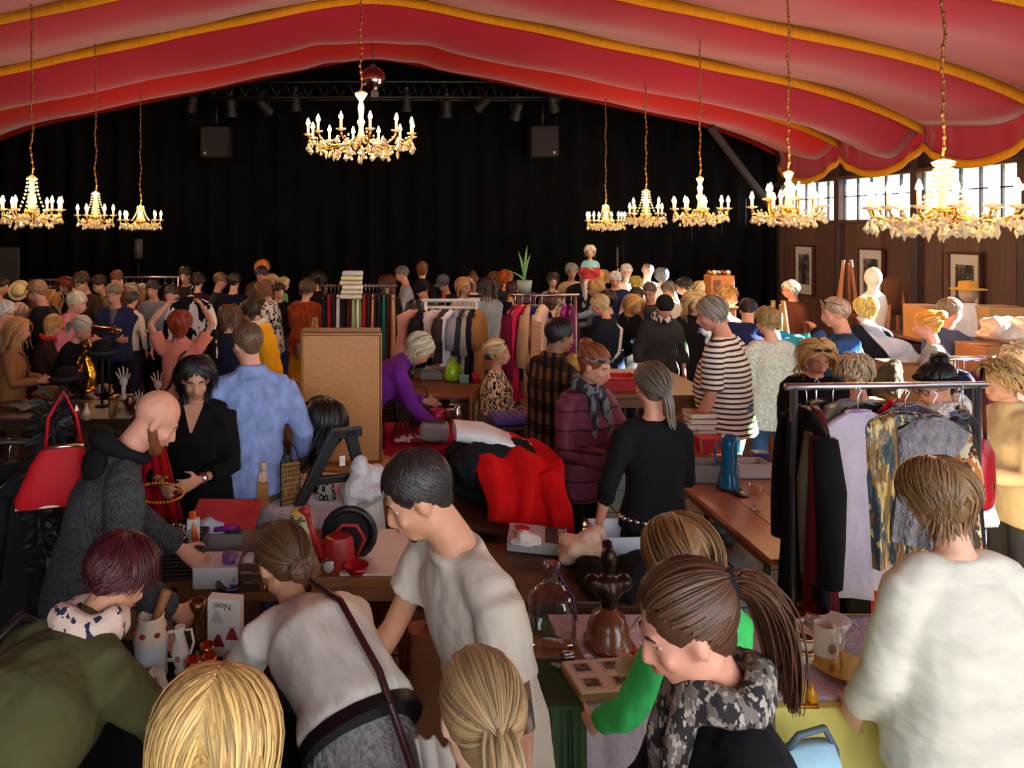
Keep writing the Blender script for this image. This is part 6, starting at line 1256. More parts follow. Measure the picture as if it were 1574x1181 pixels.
t = thing('purple_tube', 'purple plastic tube lying in the grey storage box', 'tube', pb + Vector((0.05, -0.06, 0.125))); MB().tube([(-0.05, 0, 0.0), (0.04, 0, 0.012), (0.06, 0, 0.014)], [0.012, 0.014, 0.009], 10).build('tube_body', plastic((150, 30, 150)), t, True); MB().cyl((0.06, 0, 0.014), (0.075, 0, 0.016), 0.008, n=8).build('tube_cap', plastic((120, 20, 130)), t, True)
pb = on(345, 893, zs); t = thing('cash_box', 'white metal cash box with keyhole on the sales table', 'cash box', pb, 0.03); MB().box((0, 0, 0.045), (0.26, 0.17, 0.09)).build('box_body', mat((214, 208, 206), rough=0.35), t, bevel=0.01); MB().box((0, 0, 0.094), (0.262, 0.172, 0.008)).build('lid', mat((222, 216, 214), rough=0.35), t, bevel=0.004); MB().cyl((0.06, -0.086, 0.05), (0.06, -0.1, 0.05), 0.008, n=10).build('lock', chrome, t, True)
MB().tube([(0.02, 0.02, 0.1), (0.03, 0.03, 0.115), (0.08, 0.03, 0.115), (0.09, 0.02, 0.1)], 0.006, 6).build('carry_handle', chrome, t, True)
t = thing('tape_roll', 'purple sparkly tape dispenser on top of the cash box', 'tape', pb + Vector((0.03, -0.02, 0.1))); MB().lathe([(0.022, 0), (0.035, 0), (0.035, 0.035), (0.022, 0.035)], n=18).build('roll', mat((120, 70, 130), rough=0.4, var=0.6, vscale=80), t, True); MB().box((0.04, -0.005, 0.01), (0.06, 0.03, 0.02)).build('cutter', mat((196, 150, 170), rough=0.3), t, bevel=0.004)
t = thing('key', 'key with blue tag hanging at the front of the cash box', 'key', pb + Vector((0.06, -0.105, 0.03))); MB().box((0, 0, -0.02), (0.022, 0.006, 0.05)).build('blue_tag', plastic((24, 60, 200)), t, bevel=0.002); MB().cyl((0, 0, 0.004), (0, 0.012, 0.02), 0.003, n=6).build('key_shaft', chrome, t, True)
pb = on(395, 905, zs - 0.0); t = thing('wooden_crate', 'small brown slatted crate beside the woman with hair bun', 'crate', pb + Vector((0, 0.06, 0)))
for s in (-1, 1):
    for j in range(3): MB().box((0, s * 0.09, 0.02 + j * 0.045), (0.16, 0.01, 0.036)).build('slat', dwood, t)
    for j in range(3): MB().box((s * 0.075, 0, 0.02 + j * 0.045), (0.01, 0.17, 0.036)).build('slat', dwood, t)
MB().box((0, 0, 0.004), (0.15, 0.17, 0.008)).build('bottom', dwood, t)
lathe_thing('wire_bowl', 'small dark wire bowl at the front edge of the sales table', 'bowl', on(352, 912, zs), [(0.03, 0), (0.05, 0.02), (0.06, 0.045), (0.056, 0.045), (0.03, 0.008)], metal((90, 84, 80), rough=0.4))
birch = mat((190, 176, 140), rough=0.7, pat='blotch', c2=(86, 80, 66), pscale=9, thr=0.6, stretch=(1, 1, 2.2), bump=0.5, bscale=20, name='birch_bark')
lathe_thing('birch_vase', 'tall birch-bark vase with yellow rim', 'vase', on(462, 872, zs), [(0.055, 0), (0.062, 0.02), (0.068, 0.12), (0.062, 0.2), (0.046, 0.25), (0.045, 0.26), (0.038, 0.26), (0.04, 0.2)], birch, extra=[(MB().lathe([(0.038, 0.258), (0.048, 0.258), (0.048, 0.268), (0.038, 0.268)]), 'rim', mat((210, 176, 60)))])
lathe_thing('carved_pot', 'small carved brown wooden pot left of the birch vase', 'pot', on(416, 842, zs), [(0.04, 0), (0.046, 0.03), (0.04, 0.06), (0.05, 0.1), (0.05, 0.115), (0.042, 0.115), (0.036, 0.05)], wood((106, 62, 40), bump=1.0, bscale=60, stretch=(1, 1, 1)))
lathe_thing('glass_bottle', 'slim clear glass bottle beside the carved pot', 'bottle', on(434, 836, zs), [(0.018, 0), (0.018, 0.1), (0.008, 0.13), (0.008, 0.16), (0.011, 0.165), (0.006, 0.165)], GLASS())
# watering can
pb = on(520, 872, zs); t = thing('watering_can', 'red metal watering can with long spout', 'watering can', pb, 0.25); rm = mat((176, 32, 34), rough=0.4, var=0.15, name='red_enamel')
MB().loft([(Vector((0, 0, 0)), Vector((1, 0, 0)), Vector((0, 1, 0)), 0.085, 0.06), (Vector((0, 0, 0.13)), Vector((1, 0, 0)), Vector((0, 1, 0)), 0.075, 0.055), (Vector((0, 0, 0.15)), Vector((1, 0, 0)), Vector((0, 1, 0)), 0.06, 0.045)], 22).build('can_body', rm, t, 'auto')
MB().tube([(-0.07, 0, 0.04), (-0.12, 0, 0.16), (-0.15, 0, 0.27)], [0.024, 0.016, 0.012], 10).build('spout', rm, t, True); MB().tube([(-0.145, 0, 0.26), (-0.165, 0, 0.3)], [0.012, 0.03], 12).build('sprinkler_rose', rm, t, True)
MB().tube([(-0.03, 0, 0.15), (0.02, 0, 0.2), (0.09, 0, 0.19), (0.13, 0, 0.12), (0.085, 0, 0.03)], 0.009, 8).build('handle', rm, t, True)
t = thing('frying_pan', 'black oval roasting pan standing behind the watering can', 'pan', pb + Vector((0.05, 0.1, 0.0)), 0.0); MB().tube([(0.12 * math.cos(a), 0.03 * math.sin(a) * 0, 0.12 + 0.12 * math.sin(a)) for a in [i * 0.3307 for i in range(19)]], 0.02, 8, closed=True).build('pan_rim', mat((24, 24, 27), rough=0.4), t, True); MB().loft([(Vector((0, 0.01, 0.12)), Vector((1, 0, 0)), Vector((0, 0, 1)), 0.12, 0.12), (Vector((0, 0.03, 0.12)), Vector((1, 0, 0)), Vector((0, 0, 1)), 0.1, 0.1)], 24).build('pan_base', mat((30, 30, 34), rough=0.45), t, 'auto')
t = thing('glass_dish', 'red glass flower dish on the sales table', 'dish', on(548, 884, zs)); MB().lathe([(0.03, 0), (0.055, 0.03), (0.06, 0.05), (0.05, 0.045), (0.02, 0.012)], n=14).build('dish_body', mat((170, 8, 20), rough=0.1, coat=1.0), t, True); MB().lathe([(0.022, 0.0), (0.03, 0.006), (0.022, 0.012)], n=14).build('foot_ring', mat((150, 8, 18), rough=0.1), t, True)
t = thing('alarm_clock', 'round silver alarm clock half hidden before the watering can', 'clock', on(505, 880, zs)); MB().ell((0, 0, 0.035), (0.035, 0.022, 0.035), 16, 10).build('case', silver, t, True); MB().cyl((0, -0.018, 0.035), (0, -0.024, 0.035), 0.026, n=16).build('dial', mat((206, 200, 196)), t, True)

# --- round white table
zr_ = Z
t = thing('letter_a_stand', 'black wooden letter A on the round white table', 'letter', on(512, 770, zr_), 0.35); am = mat((26, 27, 30), rough=0.4, name='black_lacquer')
Lx = lambda x, z: Vector((x, 0, z))
for pts in (((-0.24, 0), (-0.17, 0), (0.06, 0.42), (-0.02, 0.42)), ((0.24, 0), (0.18, 0), (0.06, 0.42), (0.14, 0.42))):
    MB().rings([[Vector((x, y_, z)) for x, z in pts] for y_ in (-0.02, 0.02)]).build('upright', am, t, bevel=0.006)
MB().box((0.02, 0, 0.13), (0.36, 0.035, 0.045)).build('cross_bar', am, t, bevel=0.006); MB().box((0.08, 0, 0.40), (0.2, 0.04, 0.06)).build('top_piece', am, t, bevel=0.01); MB().box((0.05, -0.024, 0.24), (0.035, 0.003, 0.06)).build('price_tag', mat((226, 222, 214)), t)
# wig
pb = on(495, 730, zr_) ; t = thing('wig', 'black glossy wig on a stand in front of the brown panel', 'wig', (pb.x, 4.5, zr_))
v, f, tn = hair_mesh('bob', 1.15, 420, 10, 0.006, 0.03, 0.28, 5, (0, 0, -1), [])
v = v @ np.array(rot_z(2.2) @ rot_x(0.5)).T + np.array((0, 0, 0.42)); me = bpy.data.meshes.new('wig_hair'); me.from_pydata(v.tolist(), [], f.tolist()); at = me.attributes.new('tone', 'FLOAT', 'POINT'); at.data.foreach_set('value', tn.astype(np.float32)); me.materials.append(hair_mat((16, 15, 17))); me.polygons.foreach_set('use_smooth', [True] * len(me.polygons)); o = bpy.data.objects.new('wig_hair', me); COL.objects.link(o); o.parent = t; o['kind'] = 'stuff'
MB().ell((0, 0, 0.43), (0.1, 0.11, 0.13), 16, 10).build('head_form', mat((16, 15, 16), rough=0.5), t, True); MB().lathe([(0.09, 0), (0.09, 0.012), (0.02, 0.03), (0.02, 0.32)], n=14).build('stand', blk, t, True)
def rattan(label, px, py, w, h, rz, tilt=0.0):
    t = thing('rattan_tray', label, 'tray', on(px, py, zr_), rz); m = wood((150, 112, 58), stretch=(1, 1, 1), rough=0.5)
    R = rot_x(tilt); fr = MB()
    fr.tube([R @ Vector((x, 0, z)) for x, z in ((-w / 2, 0), (-w / 2, h), (w / 2, h), (w / 2, 0))], 0.007, 6, closed=True); fr.build('frame', blk, t, True)
    q = MB()
    for i in range(9): q.tube([R @ Vector((-w / 2, 0.004 * (-1) ** i, h * (i + 0.5) / 9)), R @ Vector((w / 2, -0.004 * (-1) ** i, h * (i + 0.5) / 9))], 0.008, 5)
    for i in range(7): q.tube([R @ Vector((-w / 2 + w * (i + 0.5) / 7, 0, 0)), R @ Vector((-w / 2 + w * (i + 0.5) / 7, 0, h))], 0.006, 5)
    tag(q.build('woven_panel', m, t, True), kind='stuff')
    MB().tube([R @ Vector((-w / 2, 0, h)), R @ Vector((-w * 0.2, 0, h + 0.1)), R @ Vector((w * 0.2, 0, h + 0.1)), R @ Vector((w / 2, 0, h))], 0.005, 5).build('cord_handle', blk, t, True)
rattan('rattan letter holder nearer the blue-shirted man', 415, 772, 0.09, 0.22, 0.9); rattan('rattan letter holder next to the letter A', 446, 775, 0.12, 0.25, 0.55)
t = thing('dark_bag', 'black handbag behind the rattan letter holders', 'handbag', on(430, 740, zr_)); MB().loft([(Vector((0, 0, z_)), Vector((1, 0, 0)), Vector((0, 1, 0)), a_, b_) for z_, a_, b_ in ((0, 0.1, 0.04), (0.03, 0.11, 0.045), (0.17, 0.1, 0.035), (0.19, 0.09, 0.02))], 18, 3).build('bag_body', mat((22, 20, 20), rough=0.4), t, 'auto'); MB().tube([(-0.06, 0, 0.18), (-0.04, 0, 0.3), (0.04, 0, 0.3), (0.06, 0, 0.18)], 0.006, 6).build('handle', mat((30, 26, 24), rough=0.4), t, True)
t = thing('carved_figure', 'carved figurine on a square wooden block at the edge of the white table', 'figurine', on(404, 778, zr_)); MB().box((0, 0, 0.07), (0.06, 0.06, 0.14)).build('block', beech, t, bevel=0.004)
w = MB(); w.ell((0, 0, 0.17), (0.028, 0.024, 0.045), 12, 8); w.ell((0.005, -0.005, 0.225), (0.02, 0.02, 0.022), 10, 8); w.ell((0.0, 0, 0.25), (0.026, 0.024, 0.012), 10, 6); w.ell((-0.02, -0.015, 0.17), (0.012, 0.012, 0.03), 8, 6); remesh(w.build('carving', mat((206, 170, 140), rough=0.6), t), 0.006, 2)
pb = on(562, 772, zr_); heap('plastic_bag', 'crumpled white plastic bag on the right of the round white table', 'bag', pb + Vector((-0.02, 0.02, 0)), (0.16, 0.13, 0.24), mat((222, 222, 224), rough=0.3, bump=0.6, bscale=20, name='white_plastic'), 11, 0.011)
t = thing('purse', 'small grey patterned purse leaning inside the letter A', 'purse', on(500, 768, zr_)); MB().loft([(Vector((0, 0, z_)), Vector((1, 0, 0)), Vector((0, 1, 0)), a_, 0.02) for z_, a_ in ((0, 0.06), (0.02, 0.066), (0.08, 0.05), (0.1, 0.03))], 16).build('purse_body', C((150, 142, 134), pat='leopard', c2=(30, 28, 28), pscale=40), t, True); MB().tube([(-0.03, 0, 0.1), (0, 0, 0.108), (0.03, 0, 0.1)], 0.004, 5).build('clasp', chrome, t, True)
# --- the big upright panel
t = thing('upholstered_panel', 'large tan leatherette panel standing upright on the small table', 'panel', (P(525, 0, 5.15).x, 5.15, 0.72)); leath = mat((190, 128, 72), rough=0.5, bump=0.14, bscale=30, stretch=(0.8, 1, 1.2), var=0.04, vscale=4, name='leatherette')
MB().box((0, 0, 0.465), (0.58, 0.2, 0.93)).build('padded_board', leath, t, True if False else False, bevel=0.03); MB().box((0, 0, 0.932), (0.57, 0.19, 0.012)).build('top_edge', mat((120, 70, 36), rough=0.5), t, bevel=0.004)
w = MB(); w.tube([(-0.28, -0.1, 0.02), (-0.28, -0.1, 0.91), (0.28, -0.1, 0.91), (0.28, -0.1, 0.02)], 0.006, 6, closed=True); w.build('piping', mat((134, 82, 42), rough=0.5), t, True)
# green toy case + folding stool by the blue shirt man
t = thing('mint_case', 'mint green toy stove with coloured knobs', 'toy stove', P(440, 648, 5.2) ); MB().box((0, 0, 0.09), (0.26, 0.2, 0.18)).build('stove_body', mat((140, 182, 132), rough=0.4), t, bevel=0.01)
for i, c in enumerate(((20, 20, 22), (20, 20, 22), (220, 180, 40), (120, 160, 50), (190, 40, 36))): MB().cyl((-0.1 + 0.05 * i, -0.1, 0.06), (-0.1 + 0.05 * i, -0.115, 0.06), 0.016, n=12).build('knob', plastic(c), t, True)
table('small stand under the mint green toy stove', P(440, 0, 5.2).x - 0.16, P(440, 0, 5.2).x + 0.16, 5.06, 5.34, P(440, 648, 5.2).z, beech)
t = thing('easel', 'folded light wooden easel behind the brown panel', 'easel', (P(478, 0, 7.6).x, 7.6, 0))
for x0, x1 in ((-0.14, 0.03), (0.16, 0.05)): MB().tube([(x0, 0, 0), (x1, 0.02, H - 140 * 7.6 / F)], 0.02, 6).build('leg', beech, t)
MB().box((0, 0.01, 0.8), (0.2, 0.02, 0.03)).build('shelf', beech, t)
lathe_thing('wicker_hamper', 'round pale wicker hamper with handle left of the brown panel', 'hamper', (P(450, 0, 6.2).x, 6.2, 0.0), [(0.16, 0), (0.18, 0.3), (0.19, 0.75), (0.18, 0.75), (0.15, 0.02)], wood((176, 140, 96), bump=1.0, bscale=60, stretch=(1, 1, 1)), extra=[(MB().tube([(-0.18, 0, 0.75), (-0.12, 0, 1.0), (0, 0, 1.08), (0.12, 0, 1.0), (0.18, 0, 0.75)], 0.012, 8), 'handle', beech)])

# --- crimson table
zc = 0.748
t = thing('toaster', 'silver and white toaster on the crimson cloth', 'toaster', on(668, 678, zc), -0.2); MB().box((0, 0, 0.075), (0.22, 0.14, 0.15)).build('body', mat((150, 146, 144), rough=0.3), t, bevel=0.035); MB().box((0, 0, 0.151), (0.17, 0.08, 0.006)).build('slots', mat((60, 56, 54), rough=0.4), t); MB().tube([(-0.08, -0.08, 0.02), (0, -0.1, 0.01), (0.08, -0.08, 0.03)], 0.005, 5).build('power_cord', blk, t, True)
lathe_thing('magenta_cup', 'magenta plastic cup with handle on the crimson cloth', 'cup', on(672, 651, zc), [(0.05, 0), (0.06, 0.12), (0.055, 0.12), (0.045, 0.01)], plastic((170, 16, 70)), extra=[(handle(0.055, 0.03, 0.1, 0.03), 'handle', plastic((170, 16, 70)))])
lathe_thing('thermos', 'steel vacuum flask on the crimson cloth', 'flask', on(703, 655, zc), [(0.035, 0), (0.036, 0.1), (0.03, 0.12), (0.022, 0.14), (0.022, 0.165), (0.01, 0.17)], silver)
lathe_thing('pepper_mill', 'glass bottle with red cap on the crimson cloth', 'bottle', on(688, 653, zc), [(0.03, 0), (0.03, 0.07), (0.016, 0.09), (0.016, 0.1), (0.01, 0.1)], GLASS((240, 200, 190)), extra=[(MB().lathe([(0.018, 0.098), (0.018, 0.13), (0.005, 0.135)]), 'cap', plastic((200, 40, 40)))])
lathe_thing('pink_lid', 'flat pink plastic lid right of the steel flask', 'lid', on(722, 655, zc), [(0.06, 0), (0.062, 0.012), (0.05, 0.02), (0.01, 0.022)], plastic((214, 30, 100)))
t = thing('black_bag', 'black boxy shoulder bag at the left end of the crimson cloth', 'handbag', on(645, 653, zc)); MB().box((0, 0, 0.11), (0.18, 0.12, 0.22)).build('bag_body', mat((22, 22, 24), rough=0.4), t, bevel=0.015); MB().tube([(-0.07, -0.03, 0.21), (-0.05, -0.03, 0.32), (0.05, -0.03, 0.32), (0.07, -0.03, 0.21)], 0.007, 6).build('strap', blk, t, True)
t = thing('wire_rack', 'tangled black wire stand on the crimson cloth', 'wire stand', on(622, 668, zc)); R_ = random.Random(4); w = MB()
for i in range(14):
    a = i * 0.45; w.tube([(0.1 * math.cos(a), 0.07 * math.sin(a), 0), (0.06 * math.cos(a + 0.4), 0.05 * math.sin(a + 0.4), 0.16), (R_.uniform(-0.1, 0.1), R_.uniform(-0.05, 0.05), 0.27)], 0.0035, 5)
tag(w.build('wires', blk, t, True), kind='stuff')
heap('wrapped_sweets', 'heap of cellophane-wrapped things under the wire stand', 'packets', on(630, 680, zc), (0.14, 0.07, 0.05), mat((190, 160, 164), rough=0.25, pat='blotch', c2=(120, 40, 50), pscale=18), 8)
t = thing('white_carrier_bag', 'white paper carrier bag lying over the red jumper', 'bag', on(745, 690, 1.03)); MB().loft([(Vector((-0.18, 0.05, 0.1)), Vector((0, 1, 0)), Vector((0, 0, 1)), 0.13, 0.05), (Vector((0.0, 0, 0.09)), Vector((0, 1, 0)), Vector((0, 0, 1)), 0.15, 0.055), (Vector((0.16, -0.02, 0.05)), Vector((0, 1, 0)), Vector((0, 0, 1)), 0.15, 0.03)], 18, 3).build('bag_body', mat((232, 230, 228), rough=0.5, bump=0.5, bscale=14), t, 'auto'); MB().tube([(0.15, -0.1, 0.06), (0.24, -0.12, 0.045), (0.27, -0.05, 0.04), (0.24, 0.02, 0.045), (0.15, 0.02, 0.06)], 0.011, 6).build('handle', mat((236, 234, 232), rough=0.5), t, True)
# --- red jumper pile
heap('clothes_pile', 'pile of dark clothes on the round brown table', 'clothes pile', (0.72, 4.42, 0.72), (0.34, 0.28, 0.34), C((28, 28, 32)), 21, 0.016, 9)
redk = C((204, 14, 16), bump=0.4, bscale=16)
def redfn(u, v):
    x = 0.56 + 0.46 * u + 0.06 * v; s = v
    if s < 0.45: yy = 4.58 - 0.42 * s / 0.45; zz = 1.06 + 0.02 * math.sin(s * 8) - 0.05 * abs(u - 0.4)
    else: q = (s - 0.45) / 0.55; yy = 4.16 - 0.12 * q - 0.05 * math.sin(q * 3); zz = 1.05 - 0.36 * q - 0.1 * (u - 0.5) * q
    return (x + 0.02 * math.sin(v * 9 + u * 4), yy + 0.025 * math.sin(u * 17 + v * 3), zz + 0.02 * math.sin(u * 13))
blanket('red_jumper', 'bright red jumper draped over the clothes pile', 'jumper', redfn, redk, 36, 30, 0.018)
t = bpy.data.objects['red_jumper']; w = MB(); w.tube([(0.98, 4.12, 0.98), (1.02, 4.0, 0.80), (1.04, 3.96, 0.62), (1.05, 3.95, 0.46)], [0.07, 0.075, 0.06, 0.045], 12); remesh(w.build('sleeve', redk, t), 0.013, 3); wrinkle(t.children[-1], 0.02, 0.07)
lathe_thing('drinking_glass', 'cut glass tumbler at the right edge of the round brown table', 'glass', on(828, 790, 0.725), [(0.028, 0), (0.034, 0.11), (0.031, 0.11), (0.025, 0.01)], GLASS())
t = thing('violet_case', 'violet plastic case on the low bench by the seated woman', 'case', P(785, 648, 5.9), 0.1); MB().box((0, 0, 0.03), (0.32, 0.26, 0.06)).build('case_body', plastic((84, 72, 150)), t, bevel=0.012)
for i in range(5): MB().box((-0.12 + 0.06 * i, 0, 0.064), (0.03, 0.2, 0.012)).build('rib', plastic((96, 84, 164)), t, bevel=0.004)
table('low black bench under the violet case', P(785, 0, 5.9).x - 0.26, P(785, 0, 5.9).x + 0.24, 5.68, 6.1, P(785, 648, 5.9).z, mat((26, 26, 28), rough=0.5))
heap('black_hat_pile', 'flat heap of black hats beside the violet case', 'hats', P(822, 690, 5.55), (0.2, 0.16, 0.1), C((22, 22, 24)), 5)
# --- low clothes table behind the demijohn
zl = 0.725
t = thing('board_game', 'grey board game box with red oval and lettering', 'game box', on(826, 838, zl), -0.25); MB().box((0, 0, 0.03), (0.30, 0.22, 0.06)).build('carton', mat((176, 174, 172), rough=0.5), t, bevel=0.003); MB().box((0.09, 0, 0.061), (0.1, 0.2, 0.002)).build('printed_panel', mat((44, 42, 44), rough=0.5), t); MB().lathe([(0.04, 0.061), (0.04, 0.0625), (0.001, 0.063)], (-0.08, 0.05, 0), 20).build('printed_oval', mat((190, 30, 40)), t)
w = MB()
for i in range(3): w.box((-0.08, -0.01 - 0.03 * i, 0.0615), (0.1 - 0.02 * i, 0.01, 0.001))
tag(w.build('printed_lines', mat((90, 88, 90)), t), kind='stuff')
TXT_BRICK.materials.append(mat((226, 222, 218))); fo = bpy.data.objects.new('lettering', TXT_BRICK); COL.objects.link(fo); fo.parent = t; fo.location = (0.105, 0.08, 0.0628); fo.rotation_euler = (0, 0, -math.pi / 2)
heap('white_linen', 'crumpled white and peach linen in front of the plastic tub', 'linen', on(905, 862, zl), (0.18, 0.12, 0.12), C((232, 200, 172)), 31, 0.012, 10)
tub = openbox('white plastic storage tub with clothes', on(965, 850, zl), 0.34, 0.24, 0.13, plastic((206, 208, 222)), 0.05, 'tub', name='storage_tub')
heap('black_jumper_pile', 'heap of black clothes spilling from the storage tub', 'clothes pile', on(960, 905, zl) , (0.26, 0.16, 0.16), C((20, 20, 23)), 41, 0.014, 9)
heap('white_garment', 'white fabric bundle lying on the board game box', 'fabric', on(812, 850, zl) + Vector((-0.03, -0.05, 0.062)), (0.09, 0.06, 0.05), C((226, 222, 214)), 51, 0.01)
# paper sack
t = thing('paper_sack', 'brown paper sack with twisted handles behind the man in grey tee shirt', 'sack', (0.28, 3.1, 0.0)); MB().loft([(Vector((0, 0, z_)), Vector((1, 0, 0)), Vector((0, 1, 0)), a_, b_) for z_, a_, b_ in ((0, 0.16, 0.1), (0.35, 0.165, 0.1), (0.66, 0.15, 0.06))], 20, 4).build('sack_body', mat((140, 84, 46), rough=0.7, bump=0.6, bscale=12), t, 'auto'); MB().tube([(-0.07, 0, 0.65), (-0.05, 0, 0.76), (0.05, 0, 0.76), (0.07, 0, 0.65)], 0.008, 6).build('handle', mat((150, 96, 56)), t, True)

# --- long front table
zf = 0.765
pb = on(848, 992, zf); t = thing('demijohn', 'big clear glass demijohn on the front table', 'bottle', pb); MB().lathe([(0.08, 0), (0.092, 0.01), (0.094, 0.16), (0.085, 0.205), (0.05, 0.235), (0.03, 0.25), (0.026, 0.305), (0.034, 0.31), (0.034, 0.322), (0.024, 0.322)], n=32).build('glass', GLASS((246, 250, 250)), t, True)
t2 = thing('purple_beads', 'string of dark purple beads hanging over the demijohn neck', 'necklace', pb); w = MB()
for i in range(26):
    f = i / 25; a = -1.2 + 0.5 * f; rr = 0.03 if f < 0.15 else 0.036 + 0.065 * min(1, (f - 0.15) / 0.35); w.ell((rr * math.cos(a), rr * math.sin(a), 0.328 - 0.19 * f), 0.0075, 7, 5)
tag(w.build('beads', mat((64, 26, 70), rough=0.2, coat=0.6), t2, True), kind='stuff')
pb = on(935, 992, zf); t = thing('bust_trophy', 'dark bronze bust on a stepped round wooden base', 'bust', pb); bz = mat((58, 40, 30), rough=0.3, metal=0.7, name='bronze'); MB().lathe([(0.095, 0), (0.095, 0.018), (0.08, 0.025), (0.078, 0.08), (0.07, 0.09), (0.062, 0.12), (0.035, 0.135), (0.03, 0.15)], n=30).build('wooden_base', wood((120, 60, 28), coat=0.6, rough=0.3, stretch=(1, 1, 1)), t, True)
w = MB(); w.lathe([(0.03, 0.14), (0.026, 0.17), (0.02, 0.19)], n=14); w.ell((0, 0, 0.225), (0.06, 0.045, 0.055), 14, 10); w.ell((-0.062, 0, 0.245), (0.034, 0.036, 0.034), 10, 8); w.ell((0.062, 0, 0.245), (0.034, 0.036, 0.034), 10, 8); w.ell((0, -0.035, 0.21), (0.03, 0.016, 0.04), 10, 8); w.tube([(0, 0, 0.26), (0, 0.0, 0.32)], 0.019, 10); w.ell((0, -0.004, 0.34), (0.03, 0.036, 0.044), 12, 10); w.ell((0, -0.042, 0.335), (0.008, 0.012, 0.012), 8, 6); w.ell((0, -0.03, 0.312), (0.02, 0.016, 0.014), 8, 6); w.tube([(0, -0.03, 0.38), (0, 0.0, 0.4), (0, 0.03, 0.385), (0, 0.045, 0.35)], [0.01, 0.016, 0.016, 0.01], 8); remesh(w.build('bust', bz, t), 0.006, 2)
MB().tube([(0.07, -0.05, 0.09), (0.1, -0.06, 0.15), (0.12, -0.06, 0.13), (0.13, -0.06, 0.06), (0.16, -0.05, 0.0)], 0.0045, 6).build('white_cable', mat((226, 222, 214)), t, True)
t = thing('photo_album', 'open photo album with four small mounted pictures', 'album', on(925, 1050, zf), 0.12); MB().box((0, 0, 0.012), (0.24, 0.19, 0.024)).build('cover', mat((150, 116, 60), rough=0.5), t, bevel=0.004); MB().box((0, 0, 0.027), (0.225, 0.178, 0.008)).build('page', mat((222, 206, 182), rough=0.7), t)
for i in (-1, 1):
    for j in (-1, 1):
        MB().box((i * 0.055, j * 0.043, 0.0315), (0.075, 0.06, 0.002)).build('mount', mat((200, 184, 166)), t); MB().box((i * 0.055, j * 0.043, 0.0328), (0.055, 0.042, 0.002)).build('photo', mat((120, 104, 92), pat='blotch', c2=(70, 40, 44), pscale=40), t)
t = thing('brass_tray', 'brown leaf-shaped copper tray with cups behind the album', 'tray', on(945, 1003, zf)); MB().lathe([(0.02, 0), (0.075, 0.01), (0.085, 0.02), (0.078, 0.02), (0.02, 0.006)], n=12).build('tray_body', copper, t, True); MB().lathe([(0.02, 0.012), (0.03, 0.03), (0.028, 0.03), (0.01, 0.016)], (0.01, 0.0, 0), 14).build('cup', copper, t, True)
t = thing('silver_box', 'small silver box on the lilac cloth left of the album', 'box', on(873, 1018, zf), 0.2); MB().box((0, 0, 0.014), (0.045, 0.03, 0.028)).build('box_body', silver, t, bevel=0.003); MB().cyl((-0.022, 0, 0.03), (0.022, 0, 0.03), 0.012, n=12).build('lid', silver, t, True)
lathe_thing('thimble_cup', 'tiny white porcelain cup lying behind the album', 'cup', on(905, 1020, zf), [(0.014, 0), (0.018, 0.025), (0.016, 0.025), (0.01, 0.004)], porc)
t = thing('pocket_knife', 'grey pocket knife at the left edge of the lilac cloth', 'knife', on(862, 1028, zf), -0.5); MB().ell((0, 0, 0.008), (0.04, 0.011, 0.008), 12, 8).build('knife_handle', mat((150, 160, 160), rough=0.3), t, True); MB().box((0.055, 0, 0.006), (0.04, 0.012, 0.003)).build('blade', chrome, t)
wood_tray = tag(MB().box((on(845, 1000, zf).x, on(845, 1000, zf).y + 0.02, zf + 0.004), (0.24, 0.12, 0.008)).build('wooden_board', wood((150, 104, 62)), None, bevel=0.003), 'brown wooden board under the demijohn', 'board'); wood_tray.location.z = -0.01
# cups and jugs behind the white-topped woman
cups = [('stacked lower white cup with gold band', 1236, 1018, 0.0), ('upper white cup with gold band stacked on another', 1236, 1018, 0.05), ('white cup with gold band right of the stack', 1250, 1000, 0.0)]
for lab, px, py, dz in cups:
    t = lathe_thing('coffee_cup', lab, 'cup', on(px, py, zf) + Vector((0, 0, dz)), [(0.022, 0), (0.03, 0.012), (0.034, 0.05), (0.031, 0.05), (0.02, 0.006)], porc, 20, 'gold-banded cups'); handle(0.031, 0.012, 0.04, 0.018, 0.004, -1).build('handle', porc, t, True); MB().lathe([(0.0336, 0.04), (0.0345, 0.04), (0.0347, 0.046), (0.0338, 0.046)], n=20).build('gold_band', brass, t, True)
pb = on(1268, 1012, zf); t = thing('coffee_pot', 'white porcelain coffee pot with flower decoration', 'coffee pot', pb); MB().lathe([(0.035, 0), (0.045, 0.02), (0.048, 0.06), (0.036, 0.11), (0.038, 0.13), (0.033, 0.13), (0.03, 0.02)], n=22).build('vessel', porc, t, True); handle(0.042, 0.03, 0.11, 0.03, 0.005).build('handle', porc, t, True); MB().ell((0, -0.046, 0.06), (0.015, 0.005, 0.02), 8, 6).build('painted_flower', mat((150, 130, 90)), t, True)
for i, (lab, px, py) in enumerate((('white soup tureen at the back left of the crockery', 1215, 972), ('glass sundae dish beside the white tureen', 1222, 1002), ('white milk jug at the back of the crockery', 1283, 985), ('gold-rimmed bowl at the back of the crockery', 1250, 968))):
    lathe_thing('serving_dish', lab, 'dish', on(px, py, zf), [(0.03, 0), (0.034, 0.01), (0.02, 0.025), (0.045, 0.06), (0.055, 0.085), (0.05, 0.085), (0.03, 0.05)], GLASS() if i == 1 else porc, extra=[(MB().lathe([(0.0535, 0.083), (0.0565, 0.083), (0.0565, 0.09), (0.0535, 0.09)]), 'rim', copper if i in (0, 3) else porc)])
